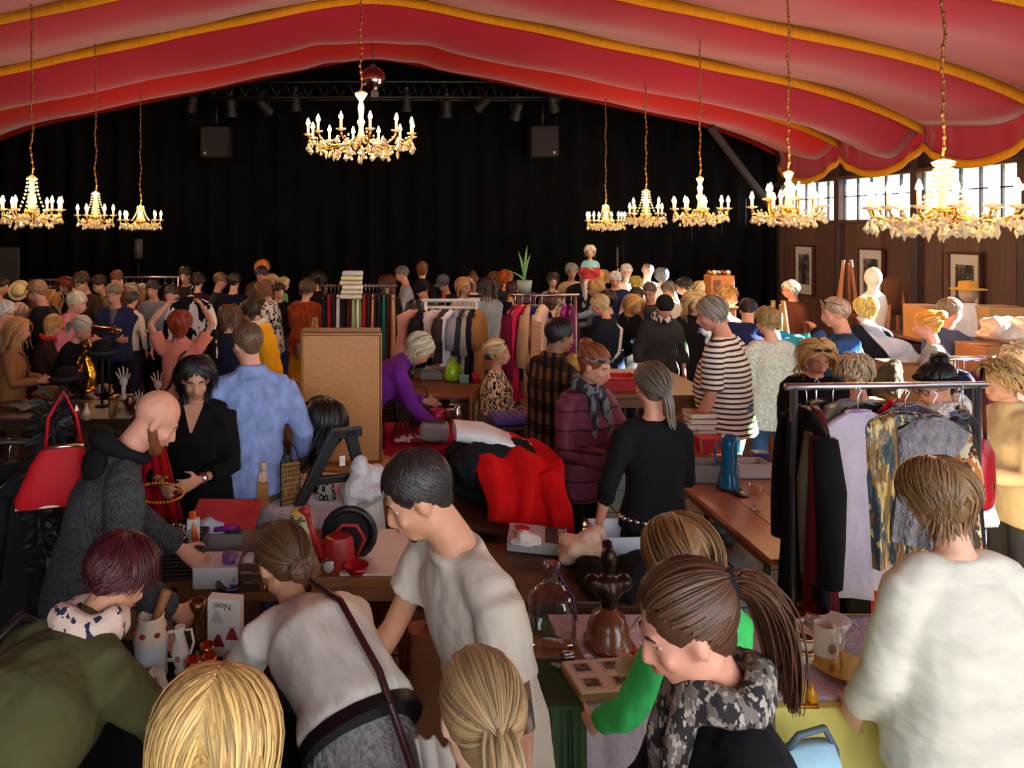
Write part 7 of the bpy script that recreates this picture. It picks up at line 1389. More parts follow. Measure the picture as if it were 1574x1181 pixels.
for i, (lab, px, py) in enumerate((('large patterned platter leaning against the crockery', 1296, 1032), ('gold-edged dessert plate at the right end of the table', 1555, 1010), ('stacked glass bowl at the right edge of the table', 1568, 1050))):
    lathe_thing('plate', lab, 'plate', on(px, py, zf), [(0.05, 0), (0.06, 0.006), (0.105, 0.018), (0.102, 0.021), (0.05, 0.009)] if i < 2 else [(0.04, 0), (0.07, 0.05), (0.085, 0.09), (0.08, 0.09), (0.04, 0.01)], mat((206, 204, 206), rough=0.3, pat='blotch', c2=(90, 90, 100), pscale=24) if i == 0 else (porc if i == 1 else GLASS((240, 214, 170))), extra=[(MB().lathe([(0.1, 0.017), (0.106, 0.017), (0.106, 0.022), (0.1, 0.022)] if i < 2 else [(0.08, 0.088), (0.086, 0.088), (0.086, 0.093), (0.08, 0.093)]), 'rim', brass)])
pb = on(1232, 1082, zf); t = thing('perfume_tray', 'amber glass perfume bottles cluster on a gilt tray', 'tray', pb); MB().box((0, 0, 0.006), (0.09, 0.06, 0.012)).build('gilt_tray', brass, t, bevel=0.003)
for i in range(4): MB().lathe([(0.012, 0.012), (0.016, 0.02), (0.016, 0.05), (0.006, 0.06), (0.006, 0.075)], (-0.03 + 0.02 * i, 0.01 * (-1) ** i, 0), 10).build('bottle', mat((226, 160, 30), rough=0.1, trans=0.4), t, True)
lathe_thing('blue_bottle', 'small bottle with pale blue stopper behind the amber bottles', 'bottle', on(1216, 1062, zf), [(0.018, 0), (0.02, 0.05), (0.01, 0.065), (0.01, 0.075)], GLASS((220, 236, 246)), extra=[(MB().lathe([(0.012, 0.072), (0.018, 0.085), (0.004, 0.1)]), 'stopper', plastic((120, 170, 210)))])
# light blue bag at the bottom right
t = thing('shoulder_bag', 'light blue shoulder bag below the yellow cloth', 'bag', P(1242, 1190, 2.2), 0.2); MB().loft([(Vector((0, 0, z_)), Vector((1, 0, 0)), Vector((0, 1, 0)), a_, b_) for z_, a_, b_ in ((-0.14, 0.1, 0.05), (-0.1, 0.115, 0.06), (0.04, 0.1, 0.05), (0.09, 0.085, 0.025))], 22, 3).build('bag_body', C((150, 186, 206)), t, True); MB().tube([(-0.08, 0, 0.08), (-0.05, -0.02, 0.14), (0.04, -0.02, 0.15), (0.1, 0, 0.06), (0.12, 0, -0.1)], 0.01, 6).build('strap', mat((70, 84, 100), rough=0.5), t, True)

# --- beer table
zb = 0.772
pb = on(1121, 752, zb); t = thing('glass_ewer', 'tall turquoise blue glass jug with handle on the beer table', 'jug', pb); bg = mat((14, 128, 180), rough=0.1, trans=0.15, ior=1.45, coat=0.6, name='blue_glass'); MB().lathe([(0.055, 0), (0.06, 0.02), (0.052, 0.07), (0.04, 0.11), (0.046, 0.2), (0.044, 0.27), (0.048, 0.33), (0.042, 0.33), (0.036, 0.25), (0.034, 0.12), (0.045, 0.03)], n=26).build('vessel', bg, t, True); handle(0.045, 0.15, 0.28, 0.045, 0.008, -1).build('handle', bg, t, True); MB().lathe([(0.07, 0), (0.072, 0.012), (0.06, 0.016)], n=22).build('base_ring', mat((30, 30, 36), rough=0.3), t, True)
pb = on(1098, 742, zb); openbox('grey cardboard box of odds and ends on the beer table', pb + Vector((0.0, 0.06, 0)), 0.26, 0.18, 0.11, mat((146, 142, 138), rough=0.8), -0.15)
openbox('white open shoe box behind the blue jug', on(1160, 735, zb) + Vector((0, 0.06, 0)), 0.22, 0.15, 0.09, mat((206, 206, 206), rough=0.7), 0.05)
lathe_thing('glass_carafe', 'tall conical glass carafe at the far end of the beer table', 'carafe', on(1050, 716, zb), [(0.065, 0), (0.07, 0.015), (0.03, 0.19), (0.024, 0.26), (0.034, 0.3), (0.03, 0.3)], GLASS())
lathe_thing('clear_bottle', 'clear glass bottle right of the conical carafe', 'bottle', on(1072, 706, zb), [(0.034, 0), (0.036, 0.12), (0.014, 0.17), (0.012, 0.21), (0.008, 0.21)], GLASS((250, 244, 240)))
lathe_thing('wine_glass', 'cut glass goblet on the beer table', 'glass', on(1160, 784, zb), [(0.034, 0), (0.034, 0.006), (0.012, 0.02), (0.012, 0.05), (0.03, 0.07), (0.04, 0.11), (0.036, 0.15), (0.033, 0.15), (0.02, 0.075)], GLASS())
t = thing('red_crate', 'bright red plastic crate behind the clear bottle', 'crate', on(1090, 694, zb)); MB().box((0, 0, 0.05), (0.18, 0.12, 0.1)).build('crate_body', plastic((190, 24, 30)), t, bevel=0.006); MB().box((0, 0, 0.102), (0.19, 0.13, 0.012)).build('rim', plastic((206, 30, 36)), t, bevel=0.003)
t = thing('blue_tin', 'small blue box on the beer table behind the shoe box', 'box', on(1168, 712, zb)); MB().box((0, 0, 0.035), (0.1, 0.08, 0.07)).build('tin', plastic((40, 36, 130)), t, bevel=0.006); MB().box((0, 0, 0.074), (0.104, 0.084, 0.01)).build('lid', plastic((60, 56, 150)), t, bevel=0.003)
heap('sunglasses_heap', 'dark tangle of sunglasses beside the cut glass goblet', 'sunglasses', on(1140, 762, zb), (0.06, 0.04, 0.025), mat((30, 20, 20), rough=0.2), 9, 0.006)
heap('brown_belts', 'coiled brown leather belts at the far end of the beer table', 'belts', on(1028, 722, zb), (0.08, 0.06, 0.05), mat((96, 54, 32), rough=0.5), 10, 0.008)
bx = on(1075, 684, zb)
for i in range(6):
    t = thing('book', '%s book in the stack on the beer table' % ['lowest brown', 'second lowest', 'third from the bottom', 'fourth from the bottom', 'fifth from the bottom', 'topmost'][i], 'book', bx + Vector((0.006 * ((i * 5) % 3 - 1), 0.0, 0.042 * i)), 0.08 * ((i * 7) % 3 - 1), 'books stacked on the beer table')
    MB().box((0, 0.002, 0.02), (0.19, 0.135, 0.034)).build('pages', mat((232, 224, 208), rough=0.8), t); cv_ = [(110, 70, 50), (190, 170, 140), (120, 50, 40), (200, 186, 160), (90, 66, 52), (150, 96, 60)][i]
    for zz in (0.002, 0.039): MB().box((0, 0, zz), (0.2, 0.145, 0.004)).build('cover', mat(cv_, rough=0.6), t)
    MB().box((0, 0.071, 0.02), (0.2, 0.004, 0.04)).build('spine', mat(cv_, rough=0.6), t)
for i, (px, py) in enumerate(((1046, 640), (1052, 650))):
    t = thing('binder', ['upper orange-brown binder on the papers beside the books', 'white binder under the orange-brown one'][i], 'binder', on(px, 664, zb) + Vector((0, 0, 0.12 - 0.06 * i)), 0.5 - 0.2 * i); MB().box((0, 0, 0.02), (0.24, 0.2, 0.04)).build('cover', mat(((176, 120, 64), (222, 216, 206))[i], rough=0.6), t, bevel=0.004); MB().box((0.005, -0.004, 0.02), (0.236, 0.196, 0.03)).build('pages', mat((226, 220, 206)), t)
t = thing('paper_stack', 'stack of white papers under the binders', 'papers', on(1048, 664, zb)); MB().box((0, 0, 0.03), (0.26, 0.2, 0.06)).build('sheets', mat((226, 222, 216), rough=0.8, pat='stripes', c2=(190, 184, 176), pscale=120), t)

# --- round table with lime vase, brown table
zv = 0.742
lathe_thing('lime_vase', 'pear-shaped lime green vase', 'vase', on(695, 586, zv), [(0.05, 0), (0.085, 0.03), (0.09, 0.09), (0.07, 0.15), (0.045, 0.2), (0.035, 0.235), (0.012, 0.25)], plastic((150, 206, 14), coat=0.6), extra=[(MB().tube([(0.045, 0, 0.19), (0.08, 0, 0.18), (0.09, 0, 0.1)], 0.012, 8), 'handle', plastic((150, 206, 14)))])
lathe_thing('red_beaker', 'red plastic beaker right of the lime vase', 'beaker', on(731, 588, zv), [(0.03, 0), (0.042, 0.095), (0.038, 0.095), (0.026, 0.01)], plastic((220, 30, 56)), extra=[(MB().lathe([(0.04, 0.092), (0.045, 0.092), (0.045, 0.1), (0.04, 0.1)]), 'rim', plastic((230, 50, 74)))])
t = thing('mint_tin', 'mint green tin between lime vase and red beaker', 'tin', on(713, 588, zv)); MB().box((0, 0, 0.035), (0.1, 0.07, 0.07)).build('tin_body', mat((130, 180, 150), rough=0.4), t, bevel=0.006); MB().box((0, 0, 0.074), (0.104, 0.074, 0.01)).build('lid', mat((150, 196, 168), rough=0.4), t, bevel=0.003)
openbox('grey box of silverware on the round brown table', on(662, 582, zv), 0.24, 0.16, 0.09, mat((130, 122, 118), rough=0.6), 0.05)
t = thing('steel_bucket', 'dented steel bucket behind the lime vase', 'bucket', on(724, 572, zv)); MB().lathe([(0.075, 0), (0.1, 0.16), (0.106, 0.165), (0.094, 0.165), (0.07, 0.01)], n=22).build('pail', silver, t, True); MB().tube([(-0.1, 0, 0.155), (-0.08, -0.06, 0.12), (0.08, -0.06, 0.12), (0.1, 0, 0.155)], 0.004, 5).build('bail', chrome, t, True)
heap('trinket_heap', 'heap of small trinkets beside the silverware box', 'trinkets', on(668, 570, zv), (0.16, 0.1, 0.06), mat((130, 96, 80), rough=0.4, pat='blotch', c2=(190, 176, 160), pscale=22), 61, 0.012, 12)
zz_ = 0.742
t = thing('lime_bowl', 'lime green serving bowl at the left end of the long brown table', 'bowl', on(694, 534, zz_)); MB().lathe([(0.06, 0), (0.13, 0.06), (0.14, 0.075), (0.13, 0.075), (0.05, 0.01)], n=22).build('bowl_body', plastic((140, 196, 40)), t, True); MB().lathe([(0.05, -0.0), (0.06, 0.006), (0.05, 0.012)], n=18).build('foot_ring', plastic((120, 170, 34)), t, True)
heap('green_packets', 'flat green and cream packets on the long brown table', 'packets', on(672, 530, zz_), (0.22, 0.12, 0.05), mat((120, 170, 50), rough=0.5, pat='blotch', c2=(206, 190, 160), pscale=8), 71)
openbox('dark tray with white lace doily on the long brown table', on(679, 540, zz_), 0.24, 0.16, 0.06, mat((30, 26, 28), rough=0.5), 0, 'tray')
heap('lace_doily', 'white lace bundle in the dark tray', 'lace', on(679, 540, zz_) + Vector((0, 0, 0.01)), (0.08, 0.06, 0.09), C((232, 226, 228)), 72, 0.012)
t = thing('cardboard_box', 'brown cardboard carton with printed crest right of the seated woman', 'carton', (P(790, 0, 7.9).x, 7.9, 0.30)); MB().box((0, 0, 0.2), (0.62, 0.4, 0.4)).build('carton_body', mat((150, 100, 66), rough=0.8), t, bevel=0.004); MB().box((0.2, -0.202, 0.2), (0.1, 0.003, 0.16)).build('printed_crest', mat((110, 70, 46)), t)
table('low trestle under the cardboard carton', P(790, 0, 7.9).x - 0.34, P(790, 0, 7.9).x + 0.34, 7.68, 8.12, 0.30, oak)
tag(MB().box((P(822, 0, 6.6).x, 6.6, 1.02), (0.09, 0.03, 1.0), 0, Matrix.Rotation(0.03, 3, 'Y')).build('wooden_plank', beech, None, bevel=0.004), 'pale wooden plank standing behind the man in plaid shirt', 'plank')
bpy.data.objects['wooden_plank'].scale = (1, 1, 1)
t = thing('chair', 'brown wooden chair under the seated woman in leopard coat', 'chair', ALL_PEOPLE['leopard']['loc'] + Vector((0.02, 0.02, 0)), -math.radians(112))
MB().box((0, -0.02, 0.40), (0.40, 0.40, 0.03)).build('seat', oak, t, bevel=0.008)
for sx in (-1, 1):
    for sy in (-1, 1): MB().box((sx * 0.17, -0.02 + sy * 0.17, 0.195), (0.035, 0.035, 0.385)).build('leg', oak, t)
    MB().box((sx * 0.17, -0.21, 0.6), (0.03, 0.025, 0.42)).build('back_post', oak, t)
MB().box((0, -0.21, 0.75), (0.36, 0.02, 0.12)).build('back_rest', oak, t)
lathe_thing('toy_basket', 'yellow glass lantern behind the plaid shirt', 'lantern', P(880, 560, 6.4) - Vector((0, 0, 0.1)), [(0.07, 0), (0.075, 0.14), (0.04, 0.18), (0.02, 0.2)], mat((190, 150, 60), rough=0.3, trans=0.3), 4, extra=[(MB().tube([(-0.03, 0, 0.19), (0, 0, 0.25), (0.03, 0, 0.19)], 0.005, 5), 'handle', oldbrass)])
table('table with lantern and red basket behind the woman in maroon jacket', 1.55, 2.7, 5.65, 6.7, P(880, 560, 6.4).z - 0.1, wood((120, 80, 50)))
zq = P(880, 560, 6.4).z - 0.1
wicker('red plastic basket with bright things between the two women', on(948, 597, zq), 0.3, 0.2, 0.1, plastic((190, 26, 36)), 0, 'red_basket', 7)
# potted plant on far rack
t = thing('potted_plant', 'long-leaved green plant above the magenta coats', 'plant', P(806, 450, 8.2)); w = MB()
MB().lathe([(0.07, 0), (0.09, 0.14), (0.08, 0.14), (0.06, 0.02)], n=18).build('pot', mat((150, 160, 150), rough=0.5), t, True)
for i, (dx, hh) in enumerate(((-0.26, 0.16), (-0.07, 0.36), (0.03, 0.42), (0.07, 0.32), (-0.02, 0.26))):
    MB().grid(lambda u, v, dx=dx, hh=hh: (dx * v * v + (u - 0.5) * 0.035 * math.sin(math.pi * (0.12 + 0.86 * v)), 0.02 * math.sin(i * 2.0) * v, 0.12 + hh * v), 3, 10, 0.003).build('leaf', mat((96, 140, 60), rough=0.4), t, True)
table('tall stand under the potted plant', P(806, 0, 8.2).x - 0.14, P(806, 0, 8.2).x + 0.14, 8.06, 8.34, P(806, 450, 8.2).z, dwood)

# --- curio table at the left
zk = 0.802
goldm = metal((214, 160, 40), rough=0.22, bump=0.2, bscale=16)
pb = on(136, 602, zk); t = thing('golden_statue', 'golden statue of a draped female figure raising an arm', 'statue', pb); MB().lathe([(0.09, 0), (0.1, 0.015), (0.075, 0.05), (0.06, 0.07)], n=20).build('plinth', goldm, t, True)
w = MB(); w.tube([(0, 0, 0.05), (0.02, 0, 0.15), (0.0, 0, 0.25), (-0.02, 0, 0.31), (-0.01, 0, 0.37)], [0.07, 0.06, 0.05, 0.04, 0.03], 14); w.ell((-0.02, 0, 0.355), (0.055, 0.035, 0.03), 12, 8); w.tube([(-0.02, 0, 0.36), (-0.03, 0, 0.41)], 0.018, 8); w.ell((-0.032, -0.005, 0.44), (0.026, 0.03, 0.035), 12, 9)
w.tube([(-0.07, 0, 0.35), (-0.1, -0.02, 0.27), (-0.05, -0.04, 0.22)], [0.02, 0.017, 0.014], 8); w.tube([(0.03, 0, 0.36), (0.03, -0.01, 0.44), (0.0, -0.01, 0.52)], [0.02, 0.017, 0.012], 8)
for i in range(6): w.tube([(0.05 * math.cos(i), 0.05 * math.sin(i), 0.06), (0.03 + 0.03 * math.cos(i + 0.4), 0.04 * math.sin(i + 0.4), 0.2)], [0.018, 0.01], 6)
remesh(w.build('figure', goldm, t), 0.008, 2)
def bone_hand(label, px, py, s=1.0):
    t = thing('skeleton_hand', label, 'decoration', on(px, py, zk)); m = mat((222, 214, 196), rough=0.5); MB().lathe([(0.035, 0), (0.03, 0.02), (0.014, 0.04), (0.016, 0.1)], n=12).build('wrist_stand', m, t, True); MB().ell((0, 0, 0.13), (0.03, 0.014, 0.035), 10, 8).build('palm', m, t, True)
    for i in range(5):
        a = -0.5 + 0.25 * i; L = (0.06, 0.085, 0.095, 0.085, 0.05)[i]; MB().tube([(0.028 * (i - 2) / 2, 0, 0.15), (0.028 * (i - 2) / 2 + math.sin(a) * L * 0.5, 0, 0.15 + math.cos(a) * L * 0.5), (0.028 * (i - 2) / 2 + math.sin(a) * L * 0.9, -0.01, 0.15 + math.cos(a) * L)], [0.007, 0.006, 0.004], 6).build('finger', m, t, True)
    t.scale = (s, s, s)
bone_hand('upright skeleton hand on the curio table', 190, 614, 1.25); bone_hand('second skeleton hand right of the dark vase', 214, 640, 0.9); bone_hand('skeleton hand in a glass next to the salmon tee shirt', 243, 617, 1.15)
lathe_thing('brown_vase', 'shiny reddish brown vase between the skeleton hands', 'vase', on(200, 628, zk), [(0.03, 0), (0.05, 0.04), (0.052, 0.07), (0.025, 0.1), (0.03, 0.115), (0.024, 0.115)], mat((110, 34, 22), rough=0.2, coat=0.6), extra=[(MB().lathe([(0.024, 0.113), (0.032, 0.113), (0.032, 0.12), (0.024, 0.12)]), 'rim', mat((90, 28, 20), rough=0.2))])
def hat(label, p, c, band, r=0.15, h=0.12, stand=True, rx=0.0):
    t = thing('bowler_hat' if h > 0.1 else 'straw_hat', label, 'hat', p); t.rotation_euler = (rx, 0, 0); m = C(c, bump=0.1)
    MB().lathe([(r * 0.62, 0.012), (r * 0.64, h * 0.5), (r * 0.5, h * 0.88), (r * 0.2, h), (0.005, h)], n=26).build('crown', m, t, True); MB().lathe([(r * 0.6, 0.0), (r * 0.9, 0.004), (r, 0.018), (r * 0.98, 0.024), (r * 0.88, 0.012), (r * 0.6, 0.012)], n=26).build('brim', m, t, True); MB().lathe([(r * 0.632, 0.014), (r * 0.655, 0.014), (r * 0.66, 0.04), (r * 0.64, 0.04)], n=26).build('hat_band', C(band), t, True)
    return t
hat('black bowler hat on a stand behind the golden statue', P(157, 546, 6.35), (24, 24, 26), (60, 60, 64), 0.15, 0.14)
hat('second black hat left of the golden statue', P(103, 585, 6.5), (28, 27, 28), (70, 60, 60), 0.16, 0.13)
hat('cream straw hat hanging at the far left before the grey screen', P(30, 447, 9.3), (216, 190, 140), (160, 140, 100), 0.14, 0.09, rx=1.2)
for px, d_, zt_ in ((157, 6.35, P(157, 546, 6.35).z), (103, 6.5, P(103, 585, 6.5).z)):
    t = thing('hat_stand', 'slim black hat stand under the %s' % ('bowler hat' if px > 150 else 'second black hat'), 'hat stand', (P(px, 0, d_).x, d_, zk)); MB().cyl((0, 0, 0.01), (0, 0, zt_ - zk), 0.012, n=8).build('pole', blk, t, True); MB().lathe([(0.06, 0), (0.06, 0.012), (0.012, 0.02)], n=14).build('base', blk, t, True); MB().lathe([(0.012, zt_ - zk - 0.02), (0.05, zt_ - zk), (0.05, zt_ - zk + 0.03), (0.01, zt_ - zk + 0.05)], n=12).build('head_block', blk, t, True)
t = thing('hat_rack', 'thin dark pole holding the cream straw hat', 'stand', (P(30, 0, 9.36).x, 9.36, 0)); MB().cyl((0, 0, 0.02), (0, 0, P(30, 440, 9.3).z), 0.015, n=8).build('pole', blk, t, True); MB().lathe([(0.15, 0), (0.15, 0.02), (0.02, 0.03)], n=14).build('base', blk, t, True)
t = thing('trumpet', 'brass trumpet held up behind the golden statue', 'trumpet', P(160, 505, 6.5)); MB().tube([(-0.1, 0, 0.0), (0.1, 0, -0.01), (0.16, 0, -0.012)], [0.03, 0.01, 0.008], 12).build('bell_tube', brass, t, True); MB().tube([(0.02, 0, -0.01), (0.1, 0, -0.05), (0.16, 0, -0.03), (0.1, 0, 0.02), (0.02, 0, -0.01)], 0.007, 6).build('loop', brass, t, True)
MB().cyl((0.05, 0, -0.05), (0.05, 0, zk - P(160, 505, 6.5).z), 0.008, n=8).build('stand_rod', blk, t, True)
for i in range(3): MB().cyl((0.03 + 0.03 * i, 0, -0.06), (0.03 + 0.03 * i, 0, 0.02), 0.008, n=8).build('valve', brass, t, True)
for i, (lab, px, py, m_, prof) in enumerate((('clear glass cylinder vase on the curio table', 172, 640, GLASS(), [(0.03, 0), (0.03, 0.16), (0.027, 0.16), (0.026, 0.01)]), ('white ceramic bottle at the front of the curio table', 133, 645, porc, [(0.03, 0), (0.032, 0.06), (0.014, 0.1), (0.012, 0.13), (0.016, 0.135)]), ('silver siphon bottle at the front of the curio table', 117, 646, silver, [(0.028, 0), (0.028, 0.09), (0.01, 0.12), (0.01, 0.16), (0.014, 0.165)]), ('small grey jar beside the golden statue', 154, 604, mat((120, 124, 130), rough=0.4), [(0.035, 0), (0.035, 0.05), (0.02, 0.06), (0.02, 0.08)]), ('gold-rimmed glass left of the skeleton hands', 178, 625, GLASS((255, 240, 200)), [(0.025, 0), (0.032, 0.1), (0.029, 0.1), (0.022, 0.01)]))):
    lathe_thing('curio_vessel', lab, 'vessel', on(px, py, zk), prof, m_, extra=[(MB().lathe([(prof[-2][0] * 0.9, prof[-2][1] - 0.004), (prof[-2][0] * 1.06 + 0.002, prof[-2][1] - 0.004), (prof[-2][0] * 1.06 + 0.002, prof[-2][1] + 0.004), (prof[-2][0] * 0.9, prof[-2][1] + 0.004)]), 'rim', brass if i == 4 else m_)])
heap('fox_fur', 'brown fur stole lying on the curio table', 'fur', on(82, 612, zk), (0.24, 0.13, 0.09), C((120, 80, 44), bump=1.0, bscale=60), 81)
heap('beaded_scarf', 'pale beaded shawl at the left end of the curio table', 'shawl', on(60, 628, zk), (0.3, 0.1, 0.05), C((150, 140, 120), pat='blotch', c2=(90, 110, 80), pscale=18), 82)
t = thing('red_cape', 'long red cape hanging behind the bald man', 'cape', P(236, 690, 3.95)); MB().grid(lambda u, v: ((u - 0.5) * (0.08 + 0.2 * v) + 0.03 * v, 0.02 * math.sin(u * 22) * v, 0.12 - 0.52 * v), 20, 12, 0.012).build('cape_cloth', C((170, 16, 24)), t, True); MB().tube([(-0.05, 0, 0.12), (0, 0, 0.14), (0.05, 0, 0.12)], 0.008, 6).build('collar', C((150, 14, 20)), t, True)

# --- things by the right wall
def aframe(label, px, py_top, d, w=0.22, c=beech):
    x = P(px, 0, d).x; zt_ = P(px, py_top, d).z; t = thing('a_frame_easel', label, 'easel', (x, d, 0))
    for sx in (-1, 1):
        MB().tube([(sx * w, -0.12, 0), (sx * 0.05, 0, zt_)], 0.024, 4).build('leg', c, t); MB().tube([(sx * w * 0.8, 0.2, 0), (sx * 0.04, 0.02, zt_ - 0.05)], 0.02, 4).build('leg', c, t)
    MB().box((0, -0.03, zt_ * 0.62), (w * 1.1, 0.025, 0.04)).build('cross_bar', c, t)
brownw = wood((150, 84, 44))
aframe('brown folding easel against the wall between the first two photographs', 1302, 400, 9.6, 0.24, brownw); aframe('brown folding easel in front of the middle photograph', 1376, 428, 8.9, 0.24, brownw); aframe('small pale folding easel near the white-haired man', 1196, 462, 7.6, 0.2, wood((196, 140, 70)))
t = thing('brown_coat_hanging', 'brown coat draped over the easel before the middle photograph', 'coat', P(1372, 432, 8.9)); MB().loft([(Vector((0, 0, 0.06)), Vector((1, 0, 0)), Vector((0, 1, 0)), 0.06, 0.05), (Vector((0, 0, 0.0)), Vector((1, 0, 0)), Vector((0, 1, 0)), 0.13, 0.07), (Vector((0, 0, -0.25)), Vector((1, 0, 0)), Vector((0, 1, 0)), 0.1, 0.06), (Vector((0.02, 0, -0.42)), Vector((1, 0, 0)), Vector((0, 1, 0)), 0.08, 0.04)], 16).build('coat_cloth', C((84, 48, 28)), t, True); MB().tube([(0.12, 0, -0.02), (0.15, 0, -0.3)], [0.05, 0.035], 8).build('sleeve', C((84, 48, 28)), t, True)
t = thing('manikin_head', 'bright white shop dummy bust in front of the middle photograph', 'dummy', P(1342, 470, 8.3)); w = MB(); w.ell((0, 0, 0.33), (0.085, 0.1, 0.12), 16, 12); w.tube([(0, 0, 0.25), (0, 0, 0.12)], 0.055, 12); w.loft([(Vector((0, 0, z_)), Vector((1, 0, 0)), Vector((0, 1, 0)), a_, b_) for z_, a_, b_ in ((-0.25, 0.13, 0.09), (0.0, 0.16, 0.1), (0.12, 0.14, 0.07), (0.17, 0.06, 0.05))], 16); remesh(w.build('bust', mat((236, 230, 220), rough=0.5), t), 0.014, 3)
MB().cyl((0, 0, -0.24), (0, 0, -P(1342, 470, 8.3).z + 0.02), 0.02, n=8).build('pole', blk, t, True); MB().lathe([(0.16, -P(1342, 470, 8.3).z), (0.16, -P(1342, 470, 8.3).z + 0.02), (0.02, -P(1342, 470, 8.3).z + 0.04)], n=14).build('base', blk, t, True)
t = thing('clothed_dummy', 'dummy in white shirt and straw hat before the nearest wall photograph', 'dummy', P(1488, 500, 8.0)); w = MB(); w.loft([(Vector((0, 0, z_)), Vector((1, 0, 0)), Vector((0, 1, 0)), a_, b_) for z_, a_, b_ in ((-0.25, 0.14, 0.1), (0.05, 0.18, 0.11), (0.2, 0.15, 0.08), (0.25, 0.06, 0.05))], 16); remesh(w.build('white_shirt', C((240, 234, 220)), t), 0.016, 3); MB().ell((0, 0, 0.36), (0.08, 0.095, 0.11), 14, 10).build('head', mat((150, 120, 100), rough=0.6), t, True); MB().lathe([(0.17, 0.4), (0.17, 0.41), (0.09, 0.42), (0.085, 0.49), (0.02, 0.5)], n=20).build('hat', C((206, 150, 60)), t, True); MB().cyl((0, 0, -0.25), (0, 0, -P(1488, 500, 8.0).z + 0.01), 0.02, n=8).build('pole', blk, t, True)
def carton(label, px, py, d, w, h, c, name='cardboard_carton', dep=0.35):
    p = P(px, py, d); t = thing(name, label, 'carton', p, 0.06 * math.sin(px)); MB().box((0, 0, h / 2), (w, dep, h)).build('carton_body', mat(c, rough=0.8, var=0.08), t, bevel=0.004); MB().box((0, 0, h + 0.002), (w * 0.98, 0.05, 0.003)).build('tape', mat((200, 160, 100), rough=0.4), t)
zz9 = 0.762
carton('flat brown cardboard sheet box behind the reaching man', 1424, 520, 7.8, 0.26, 0.36, (166, 112, 66)); carton('tan suitcase-like carton with dark red lid by the wall', 1532, 518, 7.9, 0.42, 0.34, (190, 140, 84)); carton('brown carton below the crumpled paper bag', 1545, 634, 6.3, 0.6, 0.6, (150, 98, 58)); carton('wooden drawer box right of the plant stand', 1400, 634, 6.3, 0.42, 0.44, (140, 88, 50))
table('high narrow sideboard along the brown wall under the cartons', 5.85, 7.3, 7.6, 8.15, P(1424, 520, 7.8).z, wood((96, 60, 40)))
heap('crumpled_paper_bag', 'crumpled translucent plastic bag handled by the reaching man', 'bag', P(1545, 523, 6.3), (0.26, 0.2, 0.2), mat((206, 184, 166), rough=0.3, bump=0.7, bscale=16), 91, 0.014, 9)
heap('glittering_dried_plants', 'dark dried plants in pots before the drawer box', 'plants', P(1362, 615, 5.9), (0.13, 0.12, 0.3), C((70, 58, 40), bump=1.0, bscale=30), 92, 0.016, 10)
carton('plain brown carton under the dried plants', 1362, 690, 5.9, 0.34, 0.39, (120, 78, 48))
heap('turquoise_scarf', 'turquoise scarf heap behind the knit cardigan', 'scarf', P(1222, 540, 7.2), (0.26, 0.14, 0.18), C((60, 170, 180)), 93, 0.016, 8)
table('side table under the turquoise scarf heap', P(1222, 0, 7.2).x - 0.36, P(1222, 0, 7.2).x + 0.3, 7.0, 7.4, P(1222, 540, 7.2).z, oak)
t = thing('ornate_shelf', 'ornate golden hat-box shelf above the sunlit people', 'shelf', P(1105, 470, 9.3)); MB().box((0, 0, 0.2), (0.3, 0.22, 0.4)).build('cabinet_body', wood((190, 120, 50)), t, bevel=0.008); MB().box((-0.08, -0.112, 0.2), (0.1, 0.006, 0.28)).build('door_panel', wood((110, 66, 40)), t)
for i in range(5): MB().ell((-0.12 + 0.06 * i, 0, 0.43), (0.03, 0.04, 0.035), 10, 7).build('knick_knack', [brass, porc, silver, copper, porc][i], t, True)
table('tall cabinet table carrying the golden shelf', P(1105, 0, 9.3).x - 0.2, P(1105, 0, 9.3).x + 0.2, 9.15, 9.5, P(1105, 470, 9.3).z, oak)
t = thing('pulled_cloth', 'grey and white cloth stretched between two people at right', 'cloth', P(1390, 555, 6.3)); MB().grid(lambda u, v: (-0.42 + 0.75 * u, -0.02 + 0.03 * math.sin(u * 20 + v * 5), 0.38 - 0.55 * u - (0.06 + 0.35 * u) * (v - 0.3) + 0.02 * math.sin(u * 14)), 28, 14, 0.01).build('cloth_sheet', C((196, 192, 196), var=0.3), t, True)
# red bag and coat of the beige woman
t = thing('red_shoulder_bag', 'dark red leather bag hanging at the side of the beige jacket', 'handbag', P(1508, 760, 3.55), 0.6); MB().loft([(Vector((0, 0, z_)), Vector((1, 0, 0)), Vector((0, 1, 0)), a_, b_) for z_, a_, b_ in ((-0.06, 0.09, 0.04), (0.0, 0.1, 0.05), (0.2, 0.085, 0.045), (0.27, 0.06, 0.02))], 20, 3).build('bag_body', mat((160, 22, 40), rough=0.4, bump=0.3, bscale=12), t, True); MB().tube([(-0.05, 0, 0.26), (-0.06, 0, 0.5), (0.02, 0, 0.62), (0.06, 0, 0.26)], 0.009, 6).build('strap', mat((80, 30, 24), rough=0.5), t, True); MB().box((0, -0.045, 0.05), (0.03, 0.01, 0.03)).build('buckle', brass, t)
